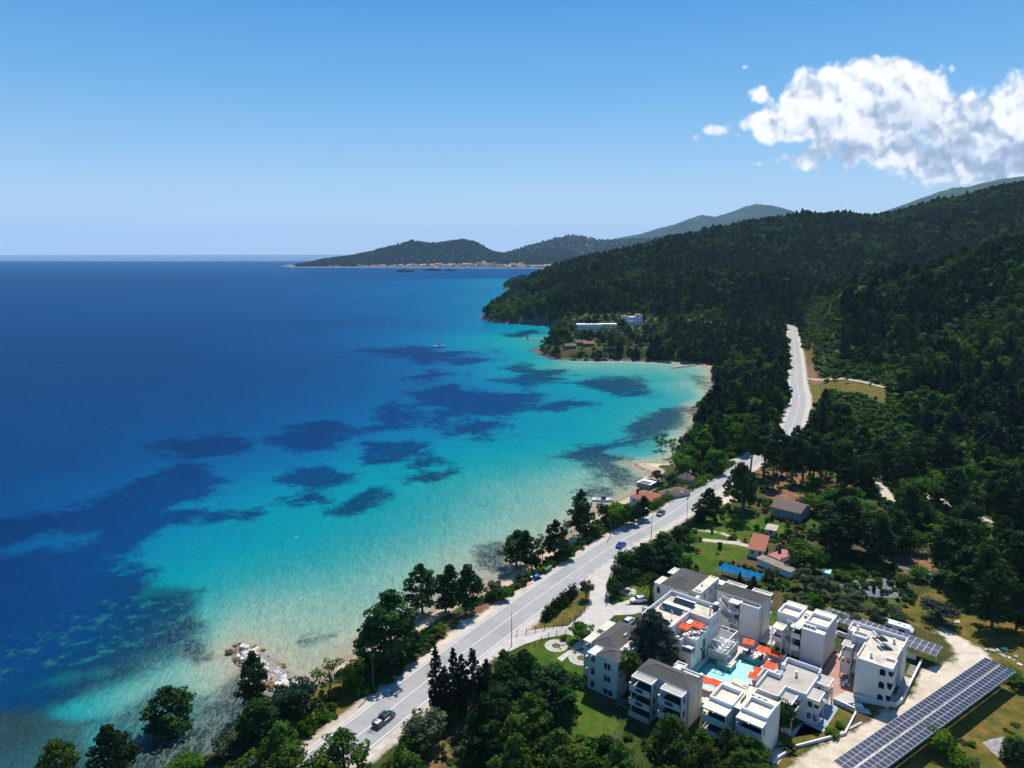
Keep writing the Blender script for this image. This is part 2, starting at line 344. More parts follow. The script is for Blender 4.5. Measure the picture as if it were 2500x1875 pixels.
# ground cover polygons (photograph pixels on the ground)
ZONES = {
 'gravel': [[(1925, 1875), (1990, 1822), (2060, 1790), (2100, 1775), (2165, 1735), (2215, 1705), (2240, 1670), (2248, 1640), (2270, 1632), (2325, 1615), (2335, 1590), (2300, 1555), (2283, 1540), (2300, 1532), (2345, 1555), (2400, 1585), (2410, 1605), (2340, 1680), (2200, 1790), (2080, 1900), (1925, 1940)],
            [(1010, 1622), (1080, 1560), (1140, 1510), (1215, 1482), (1262, 1452), (1290, 1440), (1190, 1515), (1075, 1596)],
            [(1360, 1000 * 1.13), (1392 * 1.13, 999 * 1.13), (1430 * 1.13, 1000 * 1.13)][0:0] or [(1545, 1170), (1600, 1125), (1640, 1118), (1600, 1150), (1572, 1180)],
            [(1750, 1200), (1775, 1190), (1800, 1220), (1765, 1232)]],
 'lawn': [[(1262, 1590), (1310, 1566), (1385, 1550), (1402, 1535), (1440, 1560), (1425, 1625), (1430, 1680), (1450, 1720), (1520, 1770), (1480, 1800), (1340, 1800), (1320, 1700), (1280, 1640)],
          [(1487, 1475), (1490, 1430), (1500, 1400), (1570, 1380), (1605, 1400), (1610, 1440), (1560, 1472), (1500, 1480)],
          [(1640, 1345), (1690, 1290), (1750, 1255), (1880, 1262), (1930, 1295), (1860, 1325), (1830, 1350), (1760, 1395), (1700, 1400), (1650, 1392)],
          [(1886, 1485), (1905, 1500), (1890, 1540), (1872, 1545)], [(2040, 1590), (2065, 1600), (2040, 1640), (2032, 1600)],
          [(1655, 1218), (1640, 1200), (1600, 1205), (1560, 1225), (1600, 1230)],
          [(1970, 925), (1971, 925), (1971, 926)], [(2100, 1440), (2200, 1470), (2160, 1500)]],
 'dry': [[(1965, 800), (1985, 800), (1990, 860), (1975, 900), (1965, 880)], [(1968, 935), (2050, 928), (2100, 935), (2080, 960), (2030, 955), (1990, 1000), (1970, 990)], [(2500, 1640), (2420, 1700), (2330, 1760), (2200, 1875), (2100, 1960), (2700, 1960), (2700, 1640)],
         [(2200, 1480), (2300, 1430), (2380, 1450), (2500, 1520), (2560, 1660), (2400, 1600), (2330, 1560), (2230, 1530), (2060, 1500)],
         [(745, 1700), (800, 1672), (900, 1665), (940, 1675), (900, 1715), (820, 1765), (740, 1810), (680, 1780)],
         [(1250, 1552), (1300, 1515), (1400, 1445), (1437, 1420), (1439, 1475), (1395, 1522), (1330, 1534), (1280, 1547)],
         [(1890, 1800), (2000, 1740), (2050, 1700), (2085, 1745), (2060, 1795), (1950, 1830), (1900, 1870)],
         [(2062, 930), (2170, 950), (2160, 985), (2080, 965)], [(1570, 1260), (1500, 1300), (1430, 1345), (1380, 1370), (1340, 1395), (1360, 1400), (1480, 1318), (1580, 1262)],
         [(1370, 1780), (1420, 1770), (1450, 1800), (1400, 1840), (1350, 1820)], [(1980, 1810), (1700, 1900), (1900, 1900)], [(2190, 1640), (2240, 1650), (2200, 1710), (2160, 1735), (2110, 1720)]],
 'dirt': [[(1345, 675), (1365, 678), (1380, 688), (1358, 690)], [(2360, 1380), (2520, 1380), (2560, 1560), (2440, 1560), (2380, 1500)], [(1100, 1530), (1180, 1470), (1260, 1430), (1300, 1425), (1220, 1475), (1140, 1515)],
          [(1955, 850), (1985, 850), (1990, 900), (2010, 930), (1980, 935), (1960, 900)], [(1975, 935), (2010, 930), (2025, 975), (2000, 1000), (1980, 985)],
          [(1850, 1150), (1990, 1150), (2090, 1190), (2080, 1260), (1960, 1250), (1870, 1215)], [(2150, 1350), (2260, 1345), (2290, 1390), (2200, 1400)],
          [(1000, 1790), (1060, 1790), (1100, 1850), (1060, 1900), (960, 1880)]],
}
TRACKS = [(3.0, [(1950, 918), (1960, 920), (2050, 924), (2111, 933), (2160, 945), (2230, 960)]), (4.2, [(1960, 1065), (2010, 1075), (2055, 1085), (2089, 1114), (2119, 1147), (2150, 1188), (2180, 1230)]),
          (5, [(2240, 1200), (2329, 1237), (2405, 1273), (2485, 1313), (2600, 1380)]), (2.2, [(1720, 1318), (1790, 1325), (1840, 1335)]), (7, [(1640, 776), (1663, 781), (1700, 785), (1761, 790), (1800, 800)]), (1.5, [(1690, 1292), (1760, 1300), (1800, 1320)])]
# ground sheet, finer near the camera and reaching back to the far ridge
NA, NR = 760, 620
az = np.radians(np.linspace(-57, 60, NA)); rr = 55 * (4200 / 55) ** np.linspace(0, 1, NR)
RR, AZ = np.meshgrid(rr, az, indexing='ij'); TX = RR * np.sin(AZ); TY = RR * np.cos(AZ)
TZ, TSD = height(TX, TY)
att = {'shore': np.clip(TSD, -50, 200)}
for k, polys in ZONES.items():
    m = np.full(TX.shape, -20.0)
    for p in polys:
        P = np.array(gp(p)); lo, hi = P.min(0) - 20, P.max(0) + 20
        sel = (TX > lo[0]) & (TX < hi[0]) & (TY > lo[1]) & (TY < hi[1])
        if sel.any(): m[sel] = np.maximum(m[sel], poly_sdf(TX[sel], TY[sel], P))
    att[k] = np.clip(m, -20, 20)
m = np.full(TX.shape, -20.0)
for wd, L in TRACKS: m = np.maximum(m, wd * .5 - line_dist(TX, TY, gp(L)))
att['sandy'] = np.maximum(np.minimum(np.clip((330 - TY) / 20, -1, 1), np.clip((TY - 138) / 8, -1, 1)), np.clip((45 - np.hypot(TX - G0(1735, 895)[0], TY - G0(1735, 895)[1])) / 12, -1, 1))
att['track'] = np.clip(m, -20, 20)
rdv = line_dist(TX, TY, RCn); att['verge'] = np.clip(7.2 - rdv, -20, 20)
def ground_mat():
    m, nt, out = new_mat('ground')
    pos = node(nt, 'ShaderNodeNewGeometry').outputs['Position']
    A = lambda n: node(nt, 'ShaderNodeAttribute', attribute_name=n).outputs['Fac']
    na = fbm(nt, pos, 0.35, 6, 0.65); nb = fbm(nt, pos, 2.2, 5, 0.6); nc = fbm(nt, pos, 0.08, 6, 0.6, (7, 1, 3)); nd = fbm(nt, pos, 0.35, 10, 0.74, (1, 9, 3))
    def mk(attr, amp, w, nz=na):
        return sstep(nt, math_n(nt, 'ADD', A(attr), math_n(nt, 'MULTIPLY', math_n(nt, 'SUBTRACT', nz, 0.5), amp)), -w, w)
    c = rampn(nt, math_n(nt, 'MULTIPLY_ADD', nd, 0.5, math_n(nt, 'MULTIPLY', nb, 0.5)), [(0.3, (0.010, 0.018, 0.005)), (0.5, (0.035, 0.055, 0.010)), (0.62, (0.08, 0.09, 0.02)), (0.75, (0.15, 0.12, 0.05))])
    c = mixc(nt, sstep(nt, nc, 0.5, 0.66), c, rampn(nt, nb, [(0.3, (0.06, 0.038, 0.018)), (0.7, (0.14, 0.09, 0.045))]))
    c = mixc(nt, mk('dirt', 9, 0.8), c, rampn(nt, nd, [(0.25, (0.09, 0.045, 0.022)), (0.5, (0.19, 0.10, 0.05)), (0.8, (0.30, 0.2, 0.12))]))
    c = mixc(nt, mk('dry', 7, 0.7), c, rampn(nt, nd, [(0.25, (0.028, 0.05, 0.005)), (0.45, (0.08, 0.085, 0.012)), (0.58, (0.16, 0.105, 0.022)), (0.75, (0.27, 0.18, 0.08))]))
    c = mixc(nt, mk('lawn', 2.5, 0.4), c, rampn(nt, fbm(nt, pos, 0.22, 9, 0.72, (2, 2, 2)), [(0.25, (0.015, 0.05, 0.004)), (0.48, (0.045, 0.095, 0.007)), (0.62, (0.10, 0.11, 0.014)), (0.8, (0.19, 0.13, 0.035))]))
    c = mixc(nt, mk('verge', 4, 0.7), c, rampn(nt, nd, [(0.3, (0.30, 0.24, 0.18)), (0.6, (0.52, 0.44, 0.36)), (0.8, (0.25, 0.15, 0.08))]))
    c = mixc(nt, mk('track', 1.6, 0.5), c, rampn(nt, nd, [(0.3, (0.42, 0.34, 0.25)), (0.7, (0.62, 0.54, 0.43))]))
    c = mixc(nt, mk('gravel', 5, 0.8), c, rampn(nt, nd, [(0.25, (0.34, 0.26, 0.17)), (0.45, (0.52, 0.43, 0.32)), (0.7, (0.68, 0.60, 0.49))]))
    sh = math_n(nt, 'ADD', A('shore'), math_n(nt, 'MULTIPLY', math_n(nt, 'SUBTRACT', na, .5), 5))
    sand = rampn(nt, nd, [(0.2, (0.38, 0.29, 0.19)), (0.7, (0.52, 0.42, 0.29))])
    sand = mixc(nt, sstep(nt, A('shore'), 1.6, 3.2), (0.27, 0.20, 0.13), sand)
    sand = mixc(nt, sstep(nt, A('sandy'), -.3, .5), rampn(nt, nd, [(0.3, (0.05, 0.045, 0.035)), (0.6, (0.14, 0.12, 0.10)), (0.8, (0.3, 0.27, 0.23))]), sand)
    c = mixc(nt, sstep(nt, sh, 7.5, 5.5), c, sand)
    p = node(nt, 'ShaderNodeBsdfPrincipled', i_Roughness=0.95); nt.links.new(c, p.inputs['Base Color']); p.inputs['Specular IOR Level'].default_value = 0.1
    b = node(nt, 'ShaderNodeBump', i_Strength=0.7, i_Distance=0.35); nt.links.new(nd, b.inputs['Height']); nt.links.new(b.outputs[0], p.inputs['Normal'])
    nt.links.new(p.outputs[0], out.inputs[0]); return m
ground = grid_mesh('ground', np.stack([TX, TY, TZ], -1), NA, NR, ground_mat(), {k: v for k, v in att.items()})
tag(ground, kind='structure')

# ------------------------------------------------------------------ sea
WA, WR = 620, 760
az = np.radians(np.linspace(-60, 62, WA)); rr = np.concatenate([45 * (3000 / 45) ** np.linspace(0, 1, WR - 60), 3000 * (32000 / 3000) ** (np.arange(1, 61) / 60)])
RR, AZ = np.meshgrid(rr, az, indexing='ij'); WX = RR * np.sin(AZ); WY = RR * np.cos(AZ)
DP = [(700, 1380, .06), (500, 1350, .1), (1000, 1200, .05), (1200, 1080, .1), (800, 1300, .1), (600, 1270, .22), (400, 1240, .42), (300, 1230, .5), (600, 1180, .4), (800, 1130, .38), (1000, 1080, .27), (1100, 1060, .2), (1200, 1020, .22), (1260, 1030, .12), (900, 1180, .2), (700, 1220, .3),
      (500, 1100, .5), (800, 1000, .5), (950, 930, .58), (1100, 960, .44), (1200, 930, .43), (1150, 900, .48), (1300, 880, .42), (1400, 850, .38), (1440, 820, .28), (1390, 797, .2), (1500, 830, .1), (1260, 795, .22), (1100, 770, .5), (1000, 780, .62), (950, 850, .68), (1420, 950, .22), (1350, 960, .35),
      (900, 700, .72), (1000, 700, .6), (1050, 715, .54), (1120, 712, .45), (1160, 735, .25), (1150, 765, .38), (1230, 788, .15), (1000, 620, .62), (1080, 605, .56), (1100, 592, .5), (900, 640, .72), (1060, 640, .56), (960, 600, .68), (700, 800, .88), (700, 700, .86), (500, 700, .87), (300, 800, .93), (100, 800, .95), (100, 1000, .93), (300, 950, .88), (500, 900, .86), (600, 1000, .66), (400, 1060, .62),
      (100, 650, .88), (500, 600, .86), (200, 600, .86), (800, 600, .82), (1000, 582, .7), (50, 1100, .85), (250, 1080, .7), (100, 1200, .72), (150, 1350, .62), (20, 1400, .66), (250, 1400, .38), (100, 1520, .4), (400, 1460, .12), (300, 1500, .16), (200, 1600, .28), (30, 1600, .45), (-200, 1300, .8), (-300, 900, .95), (300, 1400, .35), (-200, 700, .9), (350, 1650, .2)]
dp = np.array([g0(x, y) for x, y, v in DP]); dv = np.array([v for *_, v in DP])
def lp(X, Y): return np.arctan2(X, Y), np.log(np.hypot(X, Y))
da, dl = lp(dp[:, 0], dp[:, 1]); Mx = np.sqrt((da[:, None] - da) ** 2 + (dl[:, None] - dl) ** 2); nn = len(dv)
MM = np.zeros((nn + 1, nn + 1)); MM[:nn, :nn] = Mx; MM[nn, :nn] = 1; MM[:nn, nn] = 1; ww = np.linalg.solve(MM, np.append(dv, 0))
wa, wl = lp(WX, WY); DV = np.full(WX.shape, ww[nn])
for i in range(nn): DV += ww[i] * np.sqrt((wa - da[i]) ** 2 + (wl - dl[i]) ** 2)
DV = np.where(wl > math.log(2600), np.maximum(DV, .8), DV); DV = np.clip(DV + .02, 0, 1)
GR = [[(725, 1108), (740, 1085), (770, 1063), (810, 1053), (848, 1066), (840, 1082), (800, 1100), (760, 1114)], [(850, 1040), (880, 1025), (930, 1018), (978, 1022), (975, 1035), (930, 1045), (880, 1048)], [(876, 1005), (905, 994), (938, 995), (930, 1005), (900, 1011)],
      [(580, 1078), (620, 1055), (600, 1030), (650, 1010), (700, 1003), (775, 1028), (770, 1047), (710, 1070), (715, 1084), (650, 1090), (600, 1087)],
      [(-200, 1120), (0, 1110), (200, 1090), (300, 1040), (400, 998), (470, 1018), (480, 1045), (440, 1075), (380, 1098), (440, 1100), (400, 1122), (330, 1140), (260, 1192), (180, 1195), (220, 1155), (100, 1150), (0, 1180), (-200, 1240)],
      [(452, 1110), (485, 1106), (488, 1117), (460, 1122)], [(518, 1107), (545, 1103), (558, 1112), (530, 1120)],
      [(-300, 1200), (0, 1192), (150, 1200), (230, 1198), (240, 1225), (312, 1238), (322, 1262), (300, 1290), (404, 1286), (414, 1310), (392, 1330), (432, 1342), (438, 1375), (420, 1388), (350, 1402), (280, 1442), (200, 1462), (150, 1474), (80, 1505), (0, 1530), (-300, 1640)],
      [(60, 1500), (150, 1470), (240, 1448), (300, 1420), (360, 1396), (420, 1382), (438, 1345), (418, 1326), (380, 1340), (300, 1368), (200, 1395), (100, 1430), (0, 1470)], [(388, 1405), (410, 1396), (445, 1404), (452, 1424), (425, 1440), (393, 1430)], [(630, 1385), (690, 1368), (722, 1374), (692, 1386), (672, 1412), (648, 1404)],
      [(1195, 985), (1240, 962), (1300, 955), (1360, 930), (1420, 880), (1488, 880), (1486, 915), (1440, 935), (1420, 965), (1400, 968), (1340, 975), (1400, 990), (1350, 1006), (1380, 1024), (1396, 1040), (1370, 1062), (1320, 1080), (1262, 1068), (1300, 1035), (1280, 1010), (1220, 1000)],
      [(1240, 825), (1300, 818), (1380, 812), (1387, 826), (1370, 842), (1330, 850), (1290, 840), (1250, 832)], [(1070, 822), (1150, 797), (1230, 797), (1237, 811), (1180, 820), (1150, 852), (1100, 837)], [(1098, 790), (1130, 785), (1147, 792), (1110, 798)],
      [(560, 950), (640, 915), (740, 902), (765, 938), (700, 972), (620, 975)], [(775, 885), (850, 868), (910, 893), (885, 928), (800, 928)], [(790, 952), (935, 960), (860, 1000), (768, 1010)], [(880, 845), (960, 820), (1060, 842), (1170, 850), (1150, 875), (1060, 900), (960, 892)], [(920, 905), (1010, 900), (1100, 905), (1120, 925), (1030, 948), (950, 940)], [(1150, 880), (1230, 862), (1292, 868), (1210, 900)],
      [(850, 820), (930, 800), (990, 806), (940, 822)], [(990, 770), (1060, 762), (1080, 774), (1010, 784)], [(350, 960), (480, 930), (560, 950), (470, 985), (380, 985)],
      [(1350, 850), (1402, 843), (1396, 853), (1360, 856)], [(1478, 806), (1530, 812), (1525, 836), (1495, 824)], [(1035, 1185), (1080, 1172), (1080, 1240), (1050, 1230)], [(1060, 735), (1150, 712), (1175, 718), (1100, 730)], [(760, 760), (900, 745), (1010, 760), (930, 785)],
      [(480, 1500), (520, 1470), (580, 1500), (570, 1600), (470, 1600)], [(560, 1420), (600, 1425), (640, 1465), (620, 1475)], [(-300, 1440), (60, 1470), (240, 1440), (330, 1410), (340, 1430), (220, 1490), (140, 1530), (60, 1570), (-300, 1600)], [(280, 1600), (420, 1570), (500, 1600), (450, 1680), (300, 1680)]]
GM = np.full(WX.shape, -30.0)
for p in GR:
    P = np.array([g0(x, y) for x, y in p]); cen = P.mean(0); sc_ = 100.0 / np.hypot(*cen) if np.hypot(*cen) > 10 else 1
    lo, hi = P.min(0) - 40 / sc_, P.max(0) + 40 / sc_
    sel = (WX > lo[0]) & (WX < hi[0]) & (WY > lo[1]) & (WY < hi[1])
    if sel.any(): GM[sel] = np.maximum(GM[sel], np.clip(poly_sdf(WX[sel], WY[sel], P) * sc_, -30, 30))
# bare sand channels and rocks showing inside the near reef
RF = np.full(WX.shape, -30.0)
for p in [[(120, 1330), (240, 1290), (330, 1270), (400, 1280), (420, 1340), (300, 1400), (200, 1440), (80, 1450), (0, 1480), (-100, 1440)]]:
    RF = np.maximum(RF, poly_sdf(WX, WY, [g0(x, y) for x, y in p]))
MK = np.full(WX.shape, -30.0); BR = np.full(WX.shape, -30.0)
for p in [[(-400, 1230), (300, 1250), (430, 1275), (445, 1395), (300, 1475), (160, 1520), (60, 1620), (-400, 1760)], [(200, 1560), (330, 1490), (470, 1500), (470, 1640), (250, 1700)]]: MK = np.maximum(MK, poly_sdf(WX, WY, [g0(x, y) for x, y in p]))
for p in [[(-400, 1590), (60, 1530), (190, 1560), (230, 1640), (300, 1760), (-400, 1900)], [(465, 1490), (520, 1440), (600, 1500), (600, 1640), (440, 1680), (420, 1600)], [(300, 1620), (440, 1560), (470, 1680), (300, 1720)], [(565, 1425), (600, 1425), (650, 1470), (640, 1490)]]: BR = np.maximum(BR, poly_sdf(WX, WY, [g0(x, y) for x, y in p]))
sel = (WY < 4000) & (np.abs(WX) < 3000)
WSD = np.full(WX.shape, -800.0); WSD[sel] = poly_sdf(WX[sel], WY[sel], SHW)
def sea_mat():
    m, nt, out = new_mat('sea')
    pos = node(nt, 'ShaderNodeNewGeometry').outputs['Position']
    A = lambda n: node(nt, 'ShaderNodeAttribute', attribute_name=n).outputs['Fac']
    n_l = fbm(nt, pos, 0.004, 6, 0.6); n_m = fbm(nt, pos, 0.03, 8, 0.66, (4, 2, 0)); n_s = fbm(nt, pos, 0.25, 6, 0.65, (1, 7, 0)); n_x = fbm(nt, pos, 1.3, 4, 0.6, (5, 3, 0))
    d = A('depth')
    d = math_n(nt, 'ADD', d, math_n(nt, 'MULTIPLY', math_n(nt, 'SUBTRACT', n_l, 0.5), 0.16))
    d = math_n(nt, 'ADD', d, math_n(nt, 'MULTIPLY', math_n(nt, 'SUBTRACT', n_m, 0.5), 0.10))
    sh = A('shore')                         # negative seawards
    d = math_n(nt, 'MULTIPLY', d, math_n(nt, 'MAXIMUM', sstep(nt, sh, 0.5, -13.0), A('rocky')))
    c = rampn(nt, d, [(0.0, (0.30, 0.27, 0.185)), (0.04, (0.25, 0.30, 0.21)), (0.12, (0.16, 0.295, 0.225)), (0.21, (0.065, 0.26, 0.225)), (0.31, (0.012, 0.225, 0.22)), (0.42, (0.0, 0.21, 0.235)), (0.55, (0.0, 0.15, 0.24)), (0.68, (0.0, 0.092, 0.215)), (0.82, (0.0, 0.055, 0.165)), (1.0, (0.0, 0.030, 0.112))])
    g = math_n(nt, 'ADD', A('weed'), math_n(nt, 'ADD', math_n(nt, 'MULTIPLY', math_n(nt, 'ADD', math_n(nt, 'SUBTRACT', n_m, 0.5), math_n(nt, 'MULTIPLY', math_n(nt, 'SUBTRACT', fbm(nt, pos, .011, 4, .6, (9, 9, 0)), .5), 0.8)), 16), math_n(nt, 'MULTIPLY', math_n(nt, 'SUBTRACT', n_s, 0.5), 7)))
    mkv = sstep(nt, math_n(nt, 'ADD', A('murk'), math_n(nt, 'MULTIPLY', math_n(nt, 'SUBTRACT', n_m, .5), 16)), -3, 4); c = mixc(nt, math_n(nt, 'MULTIPLY', mkv, 0.78), c, rampn(nt, n_s, [(0.3, (0.0, 0.025, 0.04)), (0.55, (0.004, 0.06, 0.068)), (0.75, (0.03, 0.13, 0.11))]))
    gm = sstep(nt, g, -1.6, 2.0)
    # holes in the weed
    hole = math_n(nt, 'MULTIPLY', sstep(nt, math_n(nt, 'ADD', A('reef'), math_n(nt, 'MULTIPLY', math_n(nt, 'SUBTRACT', n_m, .5), 26)), -2, 3), sstep(nt, math_n(nt, 'MULTIPLY_ADD', n_x, 0.45, n_s), 0.72, 0.86))
    hole2 = math_n(nt, 'MULTIPLY', sstep(nt, math_n(nt, 'MULTIPLY_ADD', n_m, 0.6, math_n(nt, 'MULTIPLY', n_s, 0.5)), 0.60, 0.74), 0.5)
    gm = math_n(nt, 'MULTIPLY', gm, math_n(nt, 'SUBTRACT', 1.0, math_n(nt, 'MAXIMUM', hole, hole2)))
    weed = rampn(nt, d, [(0.0, (0.024, 0.032, 0.028)), (0.2, (0.006, 0.030, 0.042)), (0.4, (0.0, 0.028, 0.075)), (0.62, (0.0, 0.030, 0.12)), (0.85, (0.0, 0.018, 0.085)), (1.0, (0, 0.014, 0.07))])
    c = mixc(nt, math_n(nt, 'MULTIPLY', gm, 0.93), c, weed)
    brv = sstep(nt, math_n(nt, 'ADD', A('brown'), math_n(nt, 'MULTIPLY', math_n(nt, 'SUBTRACT', n_m, .5), 14)), -2, 3); c = mixc(nt, math_n(nt, 'MULTIPLY', brv, 0.85), c, rampn(nt, n_x, [(0.3, (0.008, 0.026, 0.028)), (0.6, (0.026, 0.046, 0.042)), (0.8, (0.065, 0.085, 0.07))]))
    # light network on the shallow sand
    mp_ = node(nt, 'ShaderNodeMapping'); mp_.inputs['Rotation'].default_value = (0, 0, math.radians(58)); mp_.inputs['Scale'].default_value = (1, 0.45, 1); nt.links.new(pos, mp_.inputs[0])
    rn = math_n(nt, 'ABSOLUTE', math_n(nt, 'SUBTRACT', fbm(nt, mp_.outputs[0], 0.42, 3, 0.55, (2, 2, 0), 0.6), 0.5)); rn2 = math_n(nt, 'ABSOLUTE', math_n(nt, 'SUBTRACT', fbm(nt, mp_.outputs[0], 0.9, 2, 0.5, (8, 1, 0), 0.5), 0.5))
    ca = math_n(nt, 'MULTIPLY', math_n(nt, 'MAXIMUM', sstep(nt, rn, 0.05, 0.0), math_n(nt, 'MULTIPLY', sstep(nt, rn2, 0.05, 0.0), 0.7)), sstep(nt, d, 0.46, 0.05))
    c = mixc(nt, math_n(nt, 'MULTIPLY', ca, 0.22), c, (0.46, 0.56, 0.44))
    p = node(nt, 'ShaderNodeBsdfDiffuse'); nt.links.new(c, p.inputs[0]); gl = node(nt, 'ShaderNodeBsdfGlossy', i_Roughness=0.10)
    # wind waves: two crossing trains and chop
    def waves(ang, sc_, dist):
        mp = node(nt, 'ShaderNodeMapping'); mp.inputs['Rotation'].default_value = (0, 0, math.radians(ang)); mp.inputs['Scale'].default_value = (1, 0.32, 1); nt.links.new(pos, mp.inputs[0])
        q = node(nt, 'ShaderNodeTexNoise', i_Scale=sc_, i_Detail=4, i_Roughness=0.62, i_Distortion=dist); nt.links.new(mp.outputs[0], q.inputs['Vector']); return q.outputs[0]
    hgt = math_n(nt, 'ADD', math_n(nt, 'MULTIPLY', waves(62, 0.55, 0.4), 1.0), math_n(nt, 'ADD', math_n(nt, 'MULTIPLY', waves(48, 1.7, 0.3), 0.4), math_n(nt, 'MULTIPLY', waves(75, 0.12, 0.5), 2.2)))
    b = node(nt, 'ShaderNodeBump', i_Strength=1.0, i_Distance=1.0); nt.links.new(hgt, b.inputs['Height']); nt.links.new(b.outputs[0], p.inputs['Normal']); b2 = node(nt, 'ShaderNodeBump', i_Strength=1.0, i_Distance=0.15); nt.links.new(hgt, b2.inputs['Height']); nt.links.new(b2.outputs[0], gl.inputs['Normal'])
    # waves tilt towards the viewer far out, so the mirror part levels off well below one
    fr = node(nt, 'ShaderNodeFresnel', i_IOR=1.33); nt.links.new(b2.outputs[0], fr.inputs['Normal']); sy = node(nt, 'ShaderNodeSeparateXYZ'); nt.links.new(pos, sy.inputs[0])
    calm = math_n(nt, 'MULTIPLY', sstep(nt, math_n(nt, 'MULTIPLY_ADD', fbm(nt, pos, .0004, 3), 1500.0, sy.outputs[1]), 8000, 8900), 0.55)   # calm water lies beyond a sharp wind line
    ff = math_n(nt, 'MINIMUM', math_n(nt, 'MULTIPLY', fr.outputs[0], 0.8), math_n(nt, 'ADD', calm, 0.055))
    mx = node(nt, 'ShaderNodeMixShader'); nt.links.new(ff, mx.inputs[0]); nt.links.new(p.outputs[0], mx.inputs[1]); nt.links.new(gl.outputs[0], mx.inputs[2])
    nt.links.new(mx.outputs[0], out.inputs[0]); return m
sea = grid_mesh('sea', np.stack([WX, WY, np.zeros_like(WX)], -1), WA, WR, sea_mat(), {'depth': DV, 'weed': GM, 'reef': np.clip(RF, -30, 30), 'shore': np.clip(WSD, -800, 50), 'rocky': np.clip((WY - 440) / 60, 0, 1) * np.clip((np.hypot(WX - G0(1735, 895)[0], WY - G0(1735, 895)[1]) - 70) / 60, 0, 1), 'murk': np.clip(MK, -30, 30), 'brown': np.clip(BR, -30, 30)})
tag(sea, kind='structure')

# ------------------------------------------------------------------ far hills and mountains
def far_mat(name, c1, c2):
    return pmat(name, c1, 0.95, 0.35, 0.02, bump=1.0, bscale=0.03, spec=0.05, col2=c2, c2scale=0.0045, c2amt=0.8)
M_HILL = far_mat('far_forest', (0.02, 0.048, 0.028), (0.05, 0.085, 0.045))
def ridge(name, pts, d0f, base=0.0, bumps=14, seed=1, mat=None, nx=260, nf=34, back=900, spread=1.15):
    # pts: small-preview pixel + distance of the crest; d0f(s) gives the distance of the foot
    P = [DD(x * K, y * K, d) for x, y, d in pts]; px = np.array([p[0] / p[1] for p in P]); o = np.argsort(px)
    u = np.linspace(px.min(), px.max(), nx); cyv = np.interp(u, px[o], np.array([p[1] for p in P])[o]); cz = np.interp(u, px[o], np.array([p[2] for p in P])[o])
    V = []
    foot = np.array([d0f(a) for a in u])
    for k in range(nf):
        t = k / (nf - 1); prof = t ** 1.15
        y = foot * (1 - t) + cyv * t; x = u * y; z = base + (cz - base) * prof
        amp = bumps * (4 * t * (1 - t)) ** .6
        z = z + (vnoise(x, y, 330, seed) + .5 * vnoise(x, y, 140, seed + 3) + .25 * vnoise(x, y, 60, seed + 5)) * amp * 2 * np.clip((cz - base) / 100, 0.05, 1.5)
        z += vnoise(x, y, 25, seed + 9) * 5 * min(1, t * 6) * np.clip(cz / 60, 0, 1); V.append(np.stack([x, y, np.maximum(z, base if t == 0 else base + .5)], -1))
    V.append(np.stack([u * (cyv + back), cyv + back, cz * 0.45], -1)); V.append(np.stack([u * (cyv + 3 * back), cyv + 3 * back, cz * 0 - 5], -1))
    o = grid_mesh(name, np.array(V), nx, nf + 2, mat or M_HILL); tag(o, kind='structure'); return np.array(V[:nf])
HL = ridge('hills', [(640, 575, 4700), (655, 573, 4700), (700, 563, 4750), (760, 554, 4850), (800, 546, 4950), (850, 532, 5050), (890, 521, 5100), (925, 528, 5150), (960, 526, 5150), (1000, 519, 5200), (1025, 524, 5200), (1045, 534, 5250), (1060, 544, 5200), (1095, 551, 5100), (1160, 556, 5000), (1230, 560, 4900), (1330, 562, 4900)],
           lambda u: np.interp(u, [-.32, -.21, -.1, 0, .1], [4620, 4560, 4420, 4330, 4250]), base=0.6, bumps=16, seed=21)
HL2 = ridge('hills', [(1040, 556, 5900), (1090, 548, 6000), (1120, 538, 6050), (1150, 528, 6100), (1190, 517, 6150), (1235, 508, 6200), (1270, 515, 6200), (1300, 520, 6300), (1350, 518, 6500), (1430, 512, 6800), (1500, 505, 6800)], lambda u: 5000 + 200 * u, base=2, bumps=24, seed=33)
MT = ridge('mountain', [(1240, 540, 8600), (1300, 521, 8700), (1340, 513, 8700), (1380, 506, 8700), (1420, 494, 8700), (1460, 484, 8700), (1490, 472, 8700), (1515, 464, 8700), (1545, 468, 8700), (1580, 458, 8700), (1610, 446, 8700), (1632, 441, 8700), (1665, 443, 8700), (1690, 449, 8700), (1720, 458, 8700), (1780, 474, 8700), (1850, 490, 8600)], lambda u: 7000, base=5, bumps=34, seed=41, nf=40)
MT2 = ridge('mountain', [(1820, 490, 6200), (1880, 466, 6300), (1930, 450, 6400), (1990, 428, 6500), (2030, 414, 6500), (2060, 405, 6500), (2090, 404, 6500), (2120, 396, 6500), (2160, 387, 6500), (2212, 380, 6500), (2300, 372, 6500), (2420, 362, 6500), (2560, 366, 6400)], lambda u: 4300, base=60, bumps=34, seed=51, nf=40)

# ------------------------------------------------------------------ haze: the air itself
def haze():
    m, nt, out = new_mat('haze')
    v = node(nt, 'ShaderNodeVolumePrincipled'); v.inputs['Color'].default_value = (0.48, 0.74, 1.0, 1); v.inputs['Density'].default_value = 3.4e-5; v.inputs['Anisotropy'].default_value = 0.0
    nt.links.new(v.outputs[0], out.inputs['Volume'])
    b = MB(); b.box(-34000, -2000, -5, 34000, 34000, 1100); o = b.build('haze', m); tag(o, kind='stuff'); return o
haze()
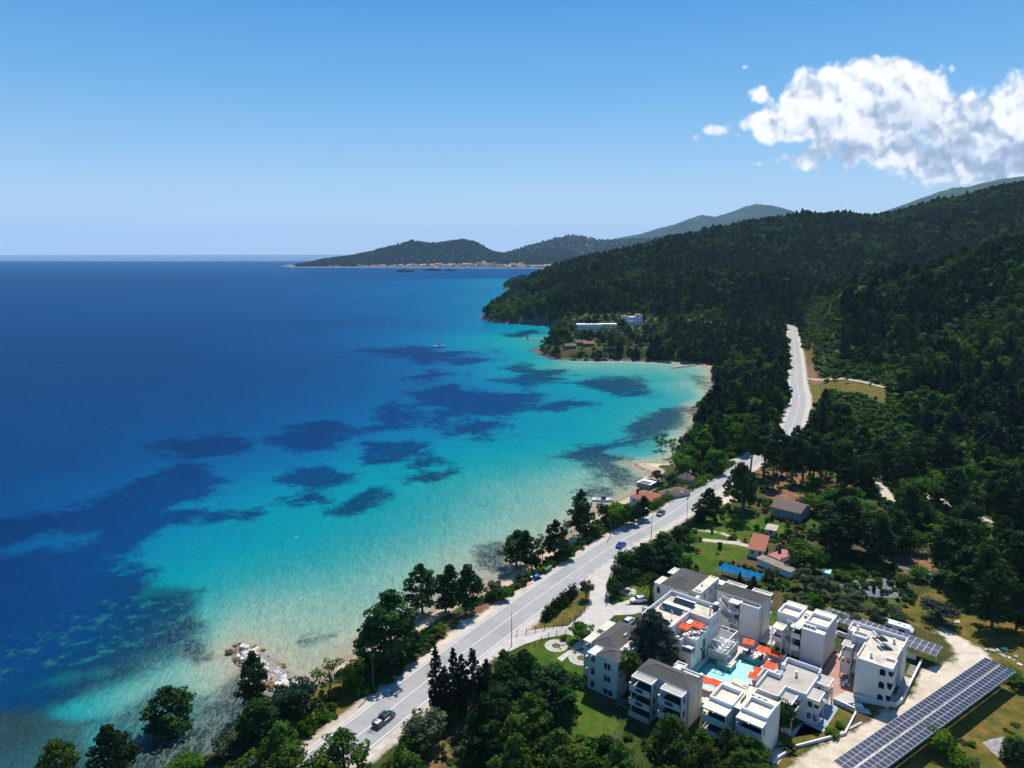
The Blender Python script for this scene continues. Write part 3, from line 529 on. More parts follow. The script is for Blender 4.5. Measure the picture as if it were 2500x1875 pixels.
# ------------------------------------------------------------------ foliage
def leaf_mat(name, dark, light, tr=0.22, rnd=0.28, tip=None):
    m, nt, out = new_mat(name)
    pos = node(nt, 'ShaderNodeNewGeometry').outputs['Position']; at = node(nt, 'ShaderNodeAttribute', attribute_name='v').outputs['Fac']
    f = math_n(nt, 'ADD', math_n(nt, 'MULTIPLY', at, 0.65), math_n(nt, 'MULTIPLY', fbm(nt, pos, 0.22, 4, 0.6), 0.5), clamp=True)
    st = [(0.15, dark), (0.75, light)] + ([(0.95, tip)] if tip else [])
    c = rampn(nt, f, st)
    oi = node(nt, 'ShaderNodeObjectInfo'); h = node(nt, 'ShaderNodeHueSaturation'); nt.links.new(c, h.inputs['Color'])
    nt.links.new(math_n(nt, 'MULTIPLY_ADD', oi.outputs['Random'], 2 * rnd, 1 - rnd), h.inputs['Value'])
    nt.links.new(math_n(nt, 'MULTIPLY_ADD', math_n(nt, 'FRACT', math_n(nt, 'MULTIPLY', oi.outputs['Random'], 7.3)), 0.035, 0.485), h.inputs['Hue'])
    d = node(nt, 'ShaderNodeBsdfPrincipled', i_Roughness=0.65); d.inputs['Specular IOR Level'].default_value = 0.05; t = node(nt, 'ShaderNodeBsdfTranslucent')
    nt.links.new(h.outputs[0], d.inputs['Base Color']); nt.links.new(h.outputs[0], t.inputs[0])
    mx = node(nt, 'ShaderNodeMixShader'); mx.inputs[0].default_value = tr
    nt.links.new(d.outputs[0], mx.inputs[1]); nt.links.new(t.outputs[0], mx.inputs[2]); nt.links.new(mx.outputs[0], out.inputs[0]); return m
L_PINE = leaf_mat('pine_needles', (0.003, 0.012, 0.004), (0.026, 0.072, 0.014), 0.28, rnd=0.38, tip=(0.06, 0.115, 0.03))
L_OLIVEPINE = leaf_mat('young_pine_needles', (0.005, 0.019, 0.002), (0.050, 0.10, 0.010), tip=(0.10, 0.13, 0.025))
L_BROAD = leaf_mat('broad_leaves', (0.008, 0.03, 0.003), (0.065, 0.17, 0.012), 0.34)
L_DARK = leaf_mat('cypress_leaves', (0.003, 0.012, 0.007), (0.013, 0.036, 0.016))
L_CEDAR = leaf_mat('cedar_needles', (0.012, 0.022, 0.018), (0.05, 0.075, 0.055))
L_OLIVE = leaf_mat('olive_leaves', (0.016, 0.032, 0.012), (0.085, 0.12, 0.055), tip=(0.16, 0.19, 0.11))
L_YELLOW = leaf_mat('hedge_leaves', (0.03, 0.05, 0.006), (0.19, 0.2, 0.02))
L_PALM = leaf_mat('palm_fronds', (0.02, 0.04, 0.008), (0.1, 0.15, 0.03), tip=(0.2, 0.22, 0.07))
L_SCRUB = leaf_mat('scrub_leaves', (0.010, 0.035, 0.003), (0.085, 0.18, 0.010), 0.36, 0.5)
L_RED = leaf_mat('red_flowers', (0.25, 0.02, 0.01), (0.5, 0.07, 0.02), 0.2)
BARK = pmat('bark', (0.085, 0.06, 0.045), 0.9, 0.3, 3); BARKP = pmat('pale_bark', (0.2, 0.17, 0.14), 0.9, 0.3, 3)
def quads_mesh(name, cen, nrm, size, val, mat, rg):
    n = len(cen); r = rg.normal(size=(n, 3)); a = np.cross(nrm, r); a /= np.linalg.norm(a, axis=1)[:, None] + 1e-9; b = np.cross(nrm, a); b /= np.linalg.norm(b, axis=1)[:, None] + 1e-9
    s = size[:, None] * .5; k = rg.uniform(.55, 1.25, (n, 4, 1)); V = np.stack([cen + (a * s) * k[:, 0] + b * s * .3, cen + b * s * k[:, 1], cen - a * s * k[:, 2] + b * s * .2, cen - b * s * k[:, 3]], 1).reshape(-1, 3)
    me = bpy.data.meshes.new(name); me.vertices.add(4 * n); me.vertices.foreach_set('co', V.astype(np.float32).ravel())
    me.loops.add(4 * n); me.loops.foreach_set('vertex_index', np.arange(4 * n, dtype=np.int32)); me.polygons.add(n); me.polygons.foreach_set('loop_start', np.arange(n, dtype=np.int32) * 4)
    at = me.attributes.new('v', 'FLOAT', 'FACE'); at.data.foreach_set('value', val.astype(np.float32)); me.update(calc_edges=True); me.materials.append(mat); return me
def blobs_to_leaves(bl, nper, size, rg, flat=0.7, shell=0.55):
    cs, ns, sz, vv = [], [], [], []
    for (x, y, z, r, rz) in bl:
        n = max(6, int(nper * (r * r) ** .9)); d = rg.normal(size=(n, 3)); d /= np.linalg.norm(d, axis=1)[:, None]
        rad = rg.uniform(shell, 1.05, n)[:, None]; p = d * rad * np.array([r, r, rz]); cs.append(p + (x, y, z))
        nn = d + rg.normal(size=(n, 3)) * 0.55 + (0, 0, .25); ns.append(nn / np.linalg.norm(nn, axis=1)[:, None])
        sz.append(size * rg.uniform(.6, 1.35, n)); vv.append(np.full(n, rg.uniform(.15, .85)) + rg.uniform(-.15, .15, n))
    return np.concatenate(cs), np.concatenate(ns), np.concatenate(sz), np.concatenate(vv)
def unit_tree(kind, seed, nper, leaf):
    # returns (crown blobs, trunk MB); unit: height 10
    rg = np.random.default_rng(seed); bl = []; t = MB(); H = 10.0
    def limb(a, b, r): t.cyl(a, b, r, r * .45, 5, cap=False)
    lean = rg.normal(0, .45, 2); tp = [(0, 0, -.4), (lean[0] * .3, lean[1] * .3, 3), (lean[0], lean[1], 6.5), (lean[0] * 1.2, lean[1] * 1.2, 9.4)]
    tx_ = lambda z: (np.interp(z, [-.4, 3, 6.5, 9.4], [p[0] for p in tp]), np.interp(z, [-.4, 3, 6.5, 9.4], [p[1] for p in tp]))
    if kind in ('pine', 'tallpine', 'lowpine'):
        z0 = {'pine': 1.9, 'tallpine': 5.4, 'lowpine': 1.2}[kind]; nb = {'pine': 34, 'tallpine': 24, 'lowpine': 34}[kind]; R = {'pine': 3.3, 'tallpine': 2.2, 'lowpine': 3.6}[kind]
        t.tube(tp, [.24, .2, .13, .05])
        for i in range(nb):
            f = (i + rg.uniform(0, 1)) / nb; z = z0 + (9.6 - z0) * f; prof = (1 - f ** 3.0) * (0.6 + 0.4 * min(1, f * 3.0)); a = i * 2.4 + rg.uniform(-.5, .5)
            rr_ = R * prof * rg.uniform(.35, 1.0) * (1.25 if rg.random() < .12 else 1); c = tx_(z); x = c[0] + math.cos(a) * rr_; y = c[1] + math.sin(a) * rr_
            r = rg.uniform(.75, 1.35) * (1.12 - .38 * f); bl.append((x, y, z + rg.uniform(-.2, .3), r, r * .62)); limb((c[0], c[1], z - .7), (x, y, z - .1), .07)
        bl.append((tp[3][0], tp[3][1], 9.5, .55, .6))
    elif kind == 'broad':
        t.tube(tp[:3], [.26, .2, .12])
        for i in range(40):
            d = rg.normal(size=3); d /= np.linalg.norm(d); q = rg.uniform(.45, 1) ; x, y, z = d[0] * 3.3 * q, d[1] * 3.3 * q, 5.6 + d[2] * 3.3 * q
            if z < 1.8: continue
            r = rg.uniform(.8, 1.4); bl.append((x, y, z, r, r * .85))
            if i % 3 == 0: limb((tx_(3)[0], tx_(3)[1], 3), (x, y, z), .09)
    elif kind == 'airy':
        t.tube(tp[:3], [.2, .16, .1])
        for i in range(24):
            d = rg.normal(size=3); d /= np.linalg.norm(d); q = rg.uniform(.5, 1); x, y, z = d[0] * 3.2 * q, d[1] * 3.2 * q, 6.0 + d[2] * 3.4 * q
            if z < 2.6: continue
            r = rg.uniform(.55, .95); bl.append((x, y, z, r, r * .8)); limb((tx_(3)[0], tx_(3)[1], 3), (x, y, z), .08)
    elif kind in ('cypress', 'cone'):
        t.tube([(0, 0, -.3), (0, 0, 5), (0, 0, 9.6)], [.2, .14, .03]); R = 1.25 if kind == 'cypress' else 2.5; nb = 42 if kind == 'cypress' else 46
        for i in range(nb):
            f = (i + .5) / nb; z = (.9 if kind == 'cypress' else 1.4) + 8.6 * f; prof = (1 - f) ** .8 if kind == 'cone' else min(1, (1 - f) * 1.6 + .08) * min(1, .5 + f * 3)
            a = i * 2.4; rr_ = R * prof * rg.uniform(.45, .95); r = (.75 if kind == 'cypress' else .95) * (1.15 - .7 * f) * rg.uniform(.8, 1.1)
            bl.append((math.cos(a) * rr_, math.sin(a) * rr_, z, r * .8, r * (1.0 if kind == 'cypress' else .6)))
    elif kind == 'cedar':
        t.tube([(0, 0, -.3), (.1, 0, 4), (0, 0, 9.2)], [.3, .22, .06])
        for L in range(7):
            z = 2.2 + L * 1.12; R = 4.1 * (1 - (L / 7.6) ** 1.7); nb = 12 - L
            for k in range(nb):
                a = k * 2 * math.pi / nb + L * .7 + rg.uniform(-.25, .25); Rk = R * rg.uniform(.7, 1.12)
                for q in (.4, .72, 1.0):
                    bl.append((math.cos(a) * Rk * q, math.sin(a) * Rk * q, z - .35 * q * q + rg.uniform(-.15, .15), .72 * (1.25 - .4 * q), .36))
                limb((0, 0, z - .2), (math.cos(a) * Rk, math.sin(a) * Rk, z - .4), .07)
        bl.append((0, 0, 9.5, .5, .7))
    elif kind == 'olive':
        for k in range(3):
            a = k * 2.1 + rg.uniform(0, 1); t.tube([(0, 0, -.2), (math.cos(a) * .6, math.sin(a) * .6, 3), (math.cos(a) * 1.8, math.sin(a) * 1.8, 6)], [.3, .2, .1], 5)
        for i in range(26):
            d = rg.normal(size=3); d /= np.linalg.norm(d); q = rg.uniform(.3, 1); bl.append((d[0] * 3.7 * q, d[1] * 3.7 * q, 6.2 + d[2] * 2.7 * q, rg.uniform(.9, 1.5), rg.uniform(.7, 1.2)))
    elif kind == 'bush':
        t.tube([(0, 0, -.2), (.2, 0, 3)], [.3, .15], 5)
        for i in range(18):
            d = rg.normal(size=3); d /= np.linalg.norm(d); q = rg.uniform(.3, 1); z = 4.6 + d[2] * 4 * q
            bl.append((d[0] * 5 * q, d[1] * 5 * q, max(1.4, z), rg.uniform(1.5, 2.4), rg.uniform(1.2, 2.0)))
    c, n, s, v = blobs_to_leaves(bl, nper, leaf, rg)
    return c, n, s, v, t, rg
PROTO = {}
def proto(kind, matkey, seed, nper, leaf):
    key = (kind, matkey, seed)
    if key not in PROTO:
        c, n, s, v, t, rg = unit_tree(kind, seed, nper, leaf)
        PROTO[key] = (quads_mesh('crown', c, n, s, v, MATS[matkey], rg), t.mesh('trunk', BARKP if kind in ('airy', 'olive') else BARK))
    return PROTO[key]
MATS = {'pine': L_PINE, 'ypine': L_OLIVEPINE, 'broad': L_BROAD, 'dark': L_DARK, 'cedar': L_CEDAR, 'olive': L_OLIVE, 'yellow': L_YELLOW, 'scrub': L_SCRUB, 'red': L_RED}
DENS = {'pine': (75, .50), 'tallpine': (75, .50), 'lowpine': (75, .46), 'broad': (62, .48), 'airy': (60, .40), 'cypress': (110, .42), 'cone': (95, .44), 'cedar': (110, .42), 'olive': (70, .55), 'bush': (20, 1.0)}
KNAME = {'pine': 'pine_tree', 'tallpine': 'pine_tree', 'lowpine': 'pine_tree', 'broad': 'leafy_tree', 'airy': 'leafy_tree', 'cypress': 'cypress_tree', 'cone': 'conifer_tree', 'cedar': 'cedar_tree', 'olive': 'olive_tree', 'bush': 'bush'}
KCAT = {'pine_tree': 'pine tree', 'leafy_tree': 'tree', 'cypress_tree': 'cypress', 'conifer_tree': 'conifer', 'cedar_tree': 'cedar', 'olive_tree': 'olive tree', 'bush': 'bush'}
tcount = 0
TREES = []
def tree(kind, x, y, h, w, label, mat=None, group=None, z=None):
    # w: crown width in metres
    global tcount; tcount += 1
    mat = mat or {'pine': 'pine', 'tallpine': 'pine', 'lowpine': 'ypine', 'broad': 'broad', 'airy': 'broad', 'cypress': 'dark', 'cone': 'dark', 'cedar': 'cedar', 'olive': 'olive', 'bush': 'broad'}[kind]
    base = {'pine': 6.7, 'tallpine': 5.2, 'lowpine': 7.4, 'broad': 7.8, 'airy': 7.6, 'cypress': 3.6, 'cone': 6.2, 'cedar': 9.4, 'olive': 9, 'bush': 13}[kind]
    nper, lf = DENS[kind]; cm, tm = proto(kind, mat, 1 + tcount % 3, nper, lf); nm = KNAME[kind]
    o = empty(nm, (x, y, hz(x, y) if z is None else z), rng.uniform(0, 6.28), label, KCAT[nm], group); sx = w / base; o.scale = (sx, sx, h / 10)
    for n_, me in (('crown', cm), ('trunk', tm)):
        c = bpy.data.objects.new(n_, me); COL.objects.link(c); c.parent = o
    TREES.append((x, y, w / 2)); return o
ZT = {'A': (1580, 1360, 11.06), 'F': (1820, 1580, 6.9125), 'G': (1690, 1640, 7.058), 'N': (1440, 1340, 10.37), 'Q': (1500, 1100, 8.508), '1': (1500, 1350, 3.687), '2': (1900, 1350, 3.16), '3': (1300, 1350, 3.16), '4': (0, 1400, 3.16), '5': (600, 1300, 2.765), '6': (1100, 1000, 3.687),
      '7': (1700, 1100, 2.765), '8': (1500, 700, 3.318), '9': (1900, 700, 3.318), 'a': (1100, 680, 3.16), 'b': (650, 560, 2.765), 'c': (1200, 400, 1.7015), 'L': (2000, 1600, 4.424), 'M': (1780, 1280, 7.373), 's': (0, 0, 1), 'H': (1420, 1490, 6.91), 'I': (1530, 1580, 8.295), 'E': (2040, 1500, 7.373), 'K': (2000, 1460, 7.373)}
def zz(k, x, y): a, b, c = ZT[k]; return a + x / c, b + y / c
def top_tree(k, x, y, kind, h, w, label, mat=None, group=None):
    px, py = zz(k, x, y); zb = 5.0
    for _ in range(6):
        X, Y = G0(px, py, zb + h * .97); zb = zb * .5 + .5 * hz(X, Y)
    return tree(kind, X, Y, h, w, label, mat, group)
TL = [
 ('4', 1300, 870, 'pine', 11, 10, 'leaning pine alone over the shallow water near the lower left corner'),
 ('4', 870, 1120, 'pine', 12, 8, 'dense dark pine left of the leaning shore pine, cut by the bottom edge'),
 ('4', 390, 1280, 'lowpine', 9, 9, 'olive green pine crown alone at the bottom left corner of the view'),
 ('4', 1930, 610, 'pine', 14, 6.5, 'slim dark pine standing just in front of the white rock breakwater'),
 ('4', 1760, 1190, 'broad', 6, 6.5, 'grey green rounded tree right of the leaning shore pine', 'olive'),
 ('4', 1450, 1400, 'bush', 3.2, 8, 'low bright green bush at the foot of the leaning shore pine'),
 ('5', 330, 985, 'broad', 8, 8, 'dark green leafy tree below the right end of the rock breakwater', 'dark'),
 ('5', 180, 1085, 'pine', 8, 9, 'wide dark pine behind the bright pines at the bottom left'),
 ('5', 40, 1130, 'pine', 9, 8, 'dark pine right below the slim breakwater pine'),
 ('5', 560, 860, 'airy', 7.5, 8, 'airy bright green tree on the sand beside the breakwater'),
 ('5', 740, 835, 'broad', 8, 4.5, 'small upright tree between the airy shore tree and the wooden pole'),
 ('5', 655, 905, 'olive', 4.5, 4, 'thin low olive tree between two small trees on the sand'),
 ('5', 960, 410, 'pine', 17, 12, 'tallest pine on the beach, above the large dark tree shadow'),
 ('5', 850, 620, 'pine', 12, 7, 'pine leaning left beside the tallest beach pine, over the wooden pole'),
 ('5', 1120, 600, 'pine', 9, 4, 'short pine tucked right behind the tallest beach pine'),
 ('5', 1185, 215, 'pine', 14, 8, 'left pine of the beach trio standing by the gravel lay-by'),
 ('5', 1340, 205, 'pine', 14, 8, 'middle pine of the beach trio standing by the gravel lay-by'),
 ('5', 1480, 230, 'pine', 13, 7, 'right pine of the beach trio standing by the gravel lay-by'),
 ('5', 1590, 275, 'airy', 8, 5, 'slim tree right of the beach pine trio', 'pine'),
 ('5', 1680, 315, 'olive', 5.5, 5, 'grey green small tree between the pine trio and the kayaks'),
 ('5', 1740, 385, 'bush', 3, 4, 'dark low bush on the bank above the small beach'),
 ('6', 590, 1085, 'pine', 12, 9, 'round dark pine over the pole next to the blue bin'),
 ('6', 740, 1100, 'pine', 12, 7, 'pine with a bent trunk left of the green dumpsters'),
 ('6', 830, 1095, 'airy', 9, 5, 'thin tree between the bent pine and the dark shore pine', 'pine'),
 ('6', 940, 985, 'pine', 13, 6.5, 'dark upright pine behind the green dumpsters'),
 ('6', 1040, 975, 'airy', 9, 4, 'sparse grey tree right of the dark upright pine', 'olive'),
 ('6', 1000, 1160, 'broad', 7, 6, 'dark leafy tree on the bank behind the dumpsters', 'dark'),
 ('6', 1175, 715, 'pine', 16, 6.5, 'tall bent pine reaching over the pale shallows'),
 ('6', 1250, 850, 'pine', 12, 8, 'broad dark pine at the foot of the tall bent pine'),
 ('6', 1400, 825, 'broad', 9, 7, 'first leafy tree left of the red roofed beach house', 'pine'),
 ('6', 1510, 820, 'broad', 9, 7, 'second leafy tree left of the red roofed beach house', 'scrub'),
 ('6', 1590, 835, 'broad', 8, 6, 'third leafy tree touching the red roofed beach house', 'pine'),
 ('6', 1740, 790, 'pine', 8, 5, 'small pine in front of the red roofed beach house'),
 ('6', 1655, 850, 'broad', 7, 5, 'round tree below the chimney of the red roofed beach house', 'dark'),
 ('6', 1330, 1045, 'bush', 3, 5, 'yellowish bush on the dry verge under the shore trees', 'scrub'), ('6', 1050, 1265, 'bush', 3, 5, 'round green bush on the road bank behind the dumpsters'),
 ('6', 1900, 185, 'airy', 11, 8, 'airy pale green tree leaning over the sandy cove'), ('6', 2000, 240, 'airy', 10, 7, 'pale green tree right behind the leaning cove tree'),
 ('6', 1875, 545, 'olive', 5.5, 7, 'flat topped olive tree on the lawn of the beach houses'), ('6', 1985, 560, 'olive', 5, 7, 'olive tree beside the brown hipped roof'),
 ('Q', 1900, 850, 'pine', 11, 9, 'dark pine at the right road edge opposite the beach houses'),
 ('7', 210, 200, 'pine', 5, 3.5, 'small lone pine on bare soil right of the road bend'), ('7', 340, 110, 'pine', 16, 10, 'big dark pine left of the brown gabled house'),
 ('6', 1760, 1185, 'pine', 9, 9, 'dark round tree right of the blue car'), ('6', 1900, 1110, 'pine', 10, 9, 'biggest dark round tree of the hotel entrance grove'), ('6', 2020, 1210, 'pine', 9, 9, 'dark round tree above the hotel roof corner'),
 ('6', 1590, 1245, 'broad', 9, 6.5, 'dark tree nearest below the blue car', 'pine'), ('6', 1530, 1390, 'broad', 7, 5.5, 'dark green tree halfway along the driveway edge', 'pine'), ('6', 1475, 1525, 'broad', 5, 4.5, 'small dark tree at the driveway gate', 'pine'),
 ('6', 2080, 1030, 'broad', 7, 6, 'leafy tree beside the road wall above the garden', 'pine'), ('6', 2150, 1100, 'broad', 5, 5, 'small leafy tree inside the garden by the road'),
 ('6', 1225, 1530, 'olive', 5.5, 4, 'small grey green tree at the left of the hotel entrance'),
 ('5', 1280, 765, 'cypress', 15, 4.2, 'leftmost dark cypress beside the road'), ('5', 1400, 800, 'cone', 14, 5.5, 'second dark conifer of the roadside row'), ('5', 1455, 820, 'cypress', 13, 4, 'slim cypress in the middle of the roadside row'),
 ('5', 1530, 805, 'cone', 14, 7, 'widest dark conifer of the roadside row'), ('5', 1620, 870, 'cone', 12, 6, 'last conifer of the roadside row, touching the round pines'), ('5', 1340, 900, 'cypress', 11, 4, 'short cypress right behind the leftmost one'),
 ('5', 1830, 775, 'pine', 11, 9, 'dense round pine nearest the street lamp'), ('5', 2080, 900, 'pine', 10, 11, 'dense dark pine on the edge of the left lawn'), ('5', 1760, 900, 'pine', 10, 8, 'dense pine between the conifer row and the left lawn'),
 ('5', 1950, 1010, 'pine', 10, 9, 'lower dark pine hanging over the lawn'), ('5', 1700, 1040, 'pine', 10, 9, 'pine in the middle of the dark group below the conifers'), ('5', 1900, 1100, 'lowpine', 11, 9, 'lighter pine in front of the dark lawn pines'), ('5', 1650, 1170, 'pine', 11, 8, 'dark pine behind the shaded fence corner'),
 ('5', 1200, 1205, 'broad', 7, 7.5, 'grey green rounded tree below the road in the centre bottom', 'olive'), ('5', 1140, 1330, 'broad', 5, 5, 'low green tree touching the rounded grey green one'),
 ('3', 930, 445, 'cedar', 16, 14, 'huge blue green cedar standing between the hotel blocks'), ('3', 390, 535, 'broad', 5, 6.5, 'round green tree on the lawn near the hotel forecourt'),
 ('3', 1050, 755, 'bush', 3, 7, 'bright green bush in the hotel courtyard'), ('3', 1110, 780, 'bush', 3, 6, 'light green bush by the lower hotel wall'), ('3', 990, 760, 'bush', 2.6, 5, 'yellow green bush under the cedar', 'yellow'),
 ('F', 620, 830, 'broad', 8, 5.5, 'leafy tree squeezed between two white hotel blocks', 'pine'), ('3', 240, 625, 'bush', 1.6, 2, 'tiny bush inside the lawn fence'),
 ('7', 1060, 335, 'pine', 17, 17, 'very wide dark pine right of the brown gabled house'), ('7', 930, 450, 'pine', 13, 10, 'dark pine between the wide pine and the grey gable'), ('7', 1200, 430, 'pine', 14, 11, 'dark pine right of the widest pine'),
 ('7', 740, 600, 'broad', 9, 12, 'bright leafy tree growing over the pink roof'), ('7', 800, 640, 'broad', 8, 8, 'leafy tree right of the one over the pink roof'), ('7', 1480, 170, 'broad', 11, 11, 'bright leafy tree right of the pale track'),
 ('7', 1640, 190, 'broad', 10, 10, 'second bright leafy tree right of the pale track'), ('7', 1350, 330, 'airy', 9, 9, 'pale leafy tree below the bright ones by the track', 'olive'), ('7', 1850, 140, 'pine', 16, 14, 'wide dark pine above the long pale track'),
 ('7', 1800, 490, 'pine', 17, 15, 'wide dark pine left of the sandy clearing track'), ('7', 2130, 160, 'pine', 17, 11, 'tall dark pine at the right edge beside the pale track'), ('7', 2060, 660, 'pine', 15, 11, 'dark pine over the bare brown soil'),
 ('7', 2180, 560, 'pine', 17, 11, 'dark pine at the right edge over the brown soil'), ('7', 1300, 500, 'broad', 8, 9, 'leafy tree behind the vegetable rows', 'scrub'), ('7', 1420, 440, 'pine', 13, 10, 'dark pine between the leafy trees and the wide pine'), ('7', 1500, 780, 'broad', 4, 6, 'low leafy tree inside the vegetable plot'), ('7', 1400, 830, 'broad', 4, 5, 'round fruit tree at the grey ground cloth', 'pine'), ('7', 980, 800, 'bush', 3, 6, 'green bush beside the pale green roof'),
 ('7', 1640, 1015, 'broad', 5.5, 9.5, 'round grey green tree alone on dry grass near the caravan', 'cedar'), ('s', 2440, 1395, 'pine', 15, 10, 'tall pine with a bare trunk over the brown soil'), ('s', 2370, 1350, 'pine', 13, 12, 'dark pine left of the tall bare trunked one'), ('s', 2495, 1430, 'pine', 12, 8, 'pine at the right edge above the rubble'),
 ('L', 1290, 760, 'broad', 5, 5.5, 'leafy tree growing against the long solar canopy', 'scrub'), ('L', 2180, 200, 'bush', 3, 7, 'bush at the far end of the long solar canopy', 'scrub'), ('L', 2170, 930, 'pine', 5, 6, 'small dark pine beside the grey slab in the dry field'), ('L', 1480, 1030, 'bush', 2.5, 6, 'green bush in the dry field below the solar canopy', 'scrub'), ('L', 230, 720, 'bush', 1.2, 2.5, 'tiny shrub on the small ochre lawn'), ('L', 160, 810, 'bush', 1.2, 3.5, 'low shrub against the corner of the garden wall'),
 ('G', 620, 990, 'lowpine', 9, 6, 'bright pine rising before the lower white hotel block'), ('G', 350, 1130, 'lowpine', 8, 7, 'bright pine left of the balcony pine'), ('G', 880, 1140, 'lowpine', 8, 7, 'bright pine below the right balcony'), ('G', 1130, 1190, 'lowpine', 8, 6, 'bright pine at the corner of the lower white block'),
 ('G', 480, 1330, 'lowpine', 9, 8, 'bottom pine left in front of the lower block'), ('G', 800, 1350, 'lowpine', 9, 8, 'bottom pine right in front of the lower block'), ('G', 1050, 1400, 'lowpine', 8, 7, 'bottom pine at the right corner of the lower block'),
 ('M', 800, 760, 'olive', 4.5, 5.5, 'olive tree at the right end of the blue netting'), ('M', 1400, 820, 'olive', 6, 8, 'largest grey olive tree below the pale green roof'), ('M', 1620, 900, 'olive', 6, 7, 'olive tree touching the largest grey one'), ('M', 390, 950, 'pine', 4.5, 3, 'small conifer behind the hotel roof below the netting'), ('M', 200, 870, 'cone', 4.5, 3, 'narrow conifer under the blue netting edge'),
 ('8', 1640, 990, 'pine', 12, 9, 'dark pine on the right side of the road bend'), ('8', 1770, 1010, 'airy', 10, 9, 'greyish bare looking tree right of the road bend', 'dark'), ('8', 840, 1370, 'broad', 7, 6, 'small leafy tree left of the road before the bend'),
 ('9', 560, 705, 'airy', 6, 5, 'small lone tree on the track through the meadow', 'pine'),
]
for e in TL: top_tree(*e[:5], e[5] * (1.18 if e[0] in '56' else 1.05), e[6], *(e[7:] or ()))
for q, (x, y) in enumerate([(1060, 1455), (1120, 1185), (1230, 1215), (1390, 1150), (1460, 1230), (1550, 1260), (1650, 1290), (1740, 1275), (1830, 1265), (1910, 1290), (1310, 1260), (1700, 1210), (1600, 1180), (1880, 1400)]):
    top_tree('8', x, y, 'tallpine', 19 - (q % 3), 8 + q % 3, 'tall pine with a bare trunk in the grove between road bend and pale track', None, 'tall pines of the grove by the road bend')
for q, (k, x, y) in enumerate([('8', 740, 1005), ('8', 900, 1030), ('8', 1010, 1085), ('8', 600, 1260), ('8', 720, 1225), ('8', 1090, 1015), ('8', 1160, 890), ('8', 830, 1300), ('8', 680, 1120), ('8', 560, 1330), ('8', 900, 425), ('8', 970, 450)]):
    top_tree(k, x, y, 'broad', 11, 11, 'bright green leafy tree in the belt between the bay and the road', None, 'bright leafy trees of the shore belt')
# crowded bright pines along the bottom edge and between the road and the gardens
def inpoly(X, Y, P): return poly_sdf(np.atleast_1d(np.asarray(X, float)), np.atleast_1d(np.asarray(Y, float)), P) > 0
def scatter_tops(poly, step, h, jit=.45, keep=1.0):
    P = [G0(x, y, 5 + h) for x, y in poly]; A_ = np.array(P); out = []
    for gx in np.arange(A_[:, 0].min(), A_[:, 0].max(), step):
        for gy in np.arange(A_[:, 1].min(), A_[:, 1].max(), step):
            x = gx + rng.uniform(-jit, jit) * step; y = gy + rng.uniform(-jit, jit) * step
            if rng.random() < keep and inpoly(x, y, P)[0]: out.append((x, y))
    return out
HT_BOX = None
for poly, lab, grp in [([(560, 1830), (640, 1775), (760, 1745), (850, 1800), (960, 1820), (1010, 1850), (1000, 1960), (520, 1990)], 'bushy olive green pine at the bottom edge left of the road', 'bushy pines at the bottom left of the road'),
                       ([(1260, 1800), (1380, 1760), (1480, 1740), (1560, 1740), (1640, 1745), (1700, 1775), (1720, 1900), (1700, 2000), (1250, 2000)], 'bushy olive green pine in the crowded bottom row below the lawn', 'bushy pines along the bottom below the hotel'),
                       ([(1190, 1700), (1290, 1700), (1320, 1760), (1250, 1900), (1150, 1900), (1160, 1790)], 'dark bushy pine in the shaded group left of the lawn', 'shaded pines left of the lawn')]:
    for x, y in scatter_tops(poly, 6.4, 9):
        tree('lowpine', x, y, rng.uniform(8, 11), rng.uniform(8, 10.5), lab, 'pine' if 'shaded' in lab and rng.random() < .7 else None, grp)
for x, y in scatter_tops([(1850, 1440), (1960, 1425), (2060, 1420), (2120, 1440), (2190, 1470), (2215, 1500), (2180, 1530), (2090, 1510), (2000, 1492), (1905, 1470)], 5.0, 3.5, keep=.9):
    tree('olive', x, y, rng.uniform(3.6, 5), rng.uniform(4.6, 6), 'small grey green olive tree in the grove behind the hotel', rng.choice(['olive', 'olive', 'pine', 'scrub']), 'olive trees of the grove behind the hotel')

for x, y in scatter_tops([(1980, 1150), (2100, 1165), (2150, 1240), (2250, 1290), (2180, 1345), (2110, 1290), (1990, 1240)], 8.5, 8, keep=.9):
    tree('broad', x, y, rng.uniform(6, 9), rng.uniform(8, 11), 'green leafy tree between the tall pine grove and the wide dark pines', rng.choice(['broad', 'scrub', 'pine']), 'leafy trees behind the gabled house')
# ------------------------------------------------------------------ forest of the belt, the slopes and the cape
road_side = lambda X, Y: np.interp(Y, RCn[:, 1][:-18], RCn[:, 0][:-18])
EXC = [gp(p) for p in [[(1962, 770), (2040, 735), (2075, 800), (2070, 880), (2180, 930), (2200, 1000), (2220, 1110), (2150, 1130), (2100, 1080), (2010, 1000), (1968, 1000)],
       [(1290, 800), (1360, 784), (1440, 765), (1600, 768), (1640, 775), (1640, 800), (1640, 835), (1560, 868), (1440, 885), (1290, 890)],
       [(2240, 1180), (2290, 1170), (2330, 1190), (2320, 1230), (2270, 1240)], [(2080, 725), (2170, 730), (2180, 745), (2085, 742)],
       [(1700, 1150), (1560, 1240), (1500, 1330), (1300, 1440), (1100, 1600), (1500, 1960), (2700, 1960), (2700, 1600), (2360, 1380), (2150, 1250), (2110, 1200), (2060, 1140), (1960, 1150), (1850, 1140)],
       [(1540, 1110), (1640, 1120), (1690, 1150), (1600, 1240), (1380, 1380), (1000, 1620), (900, 1700), (600, 1900), (200, 1900), (200, 1700), (800, 1500), (1300, 1250)],
       [(1655, 772), (1770, 772), (1770, 800), (1655, 800)]]]
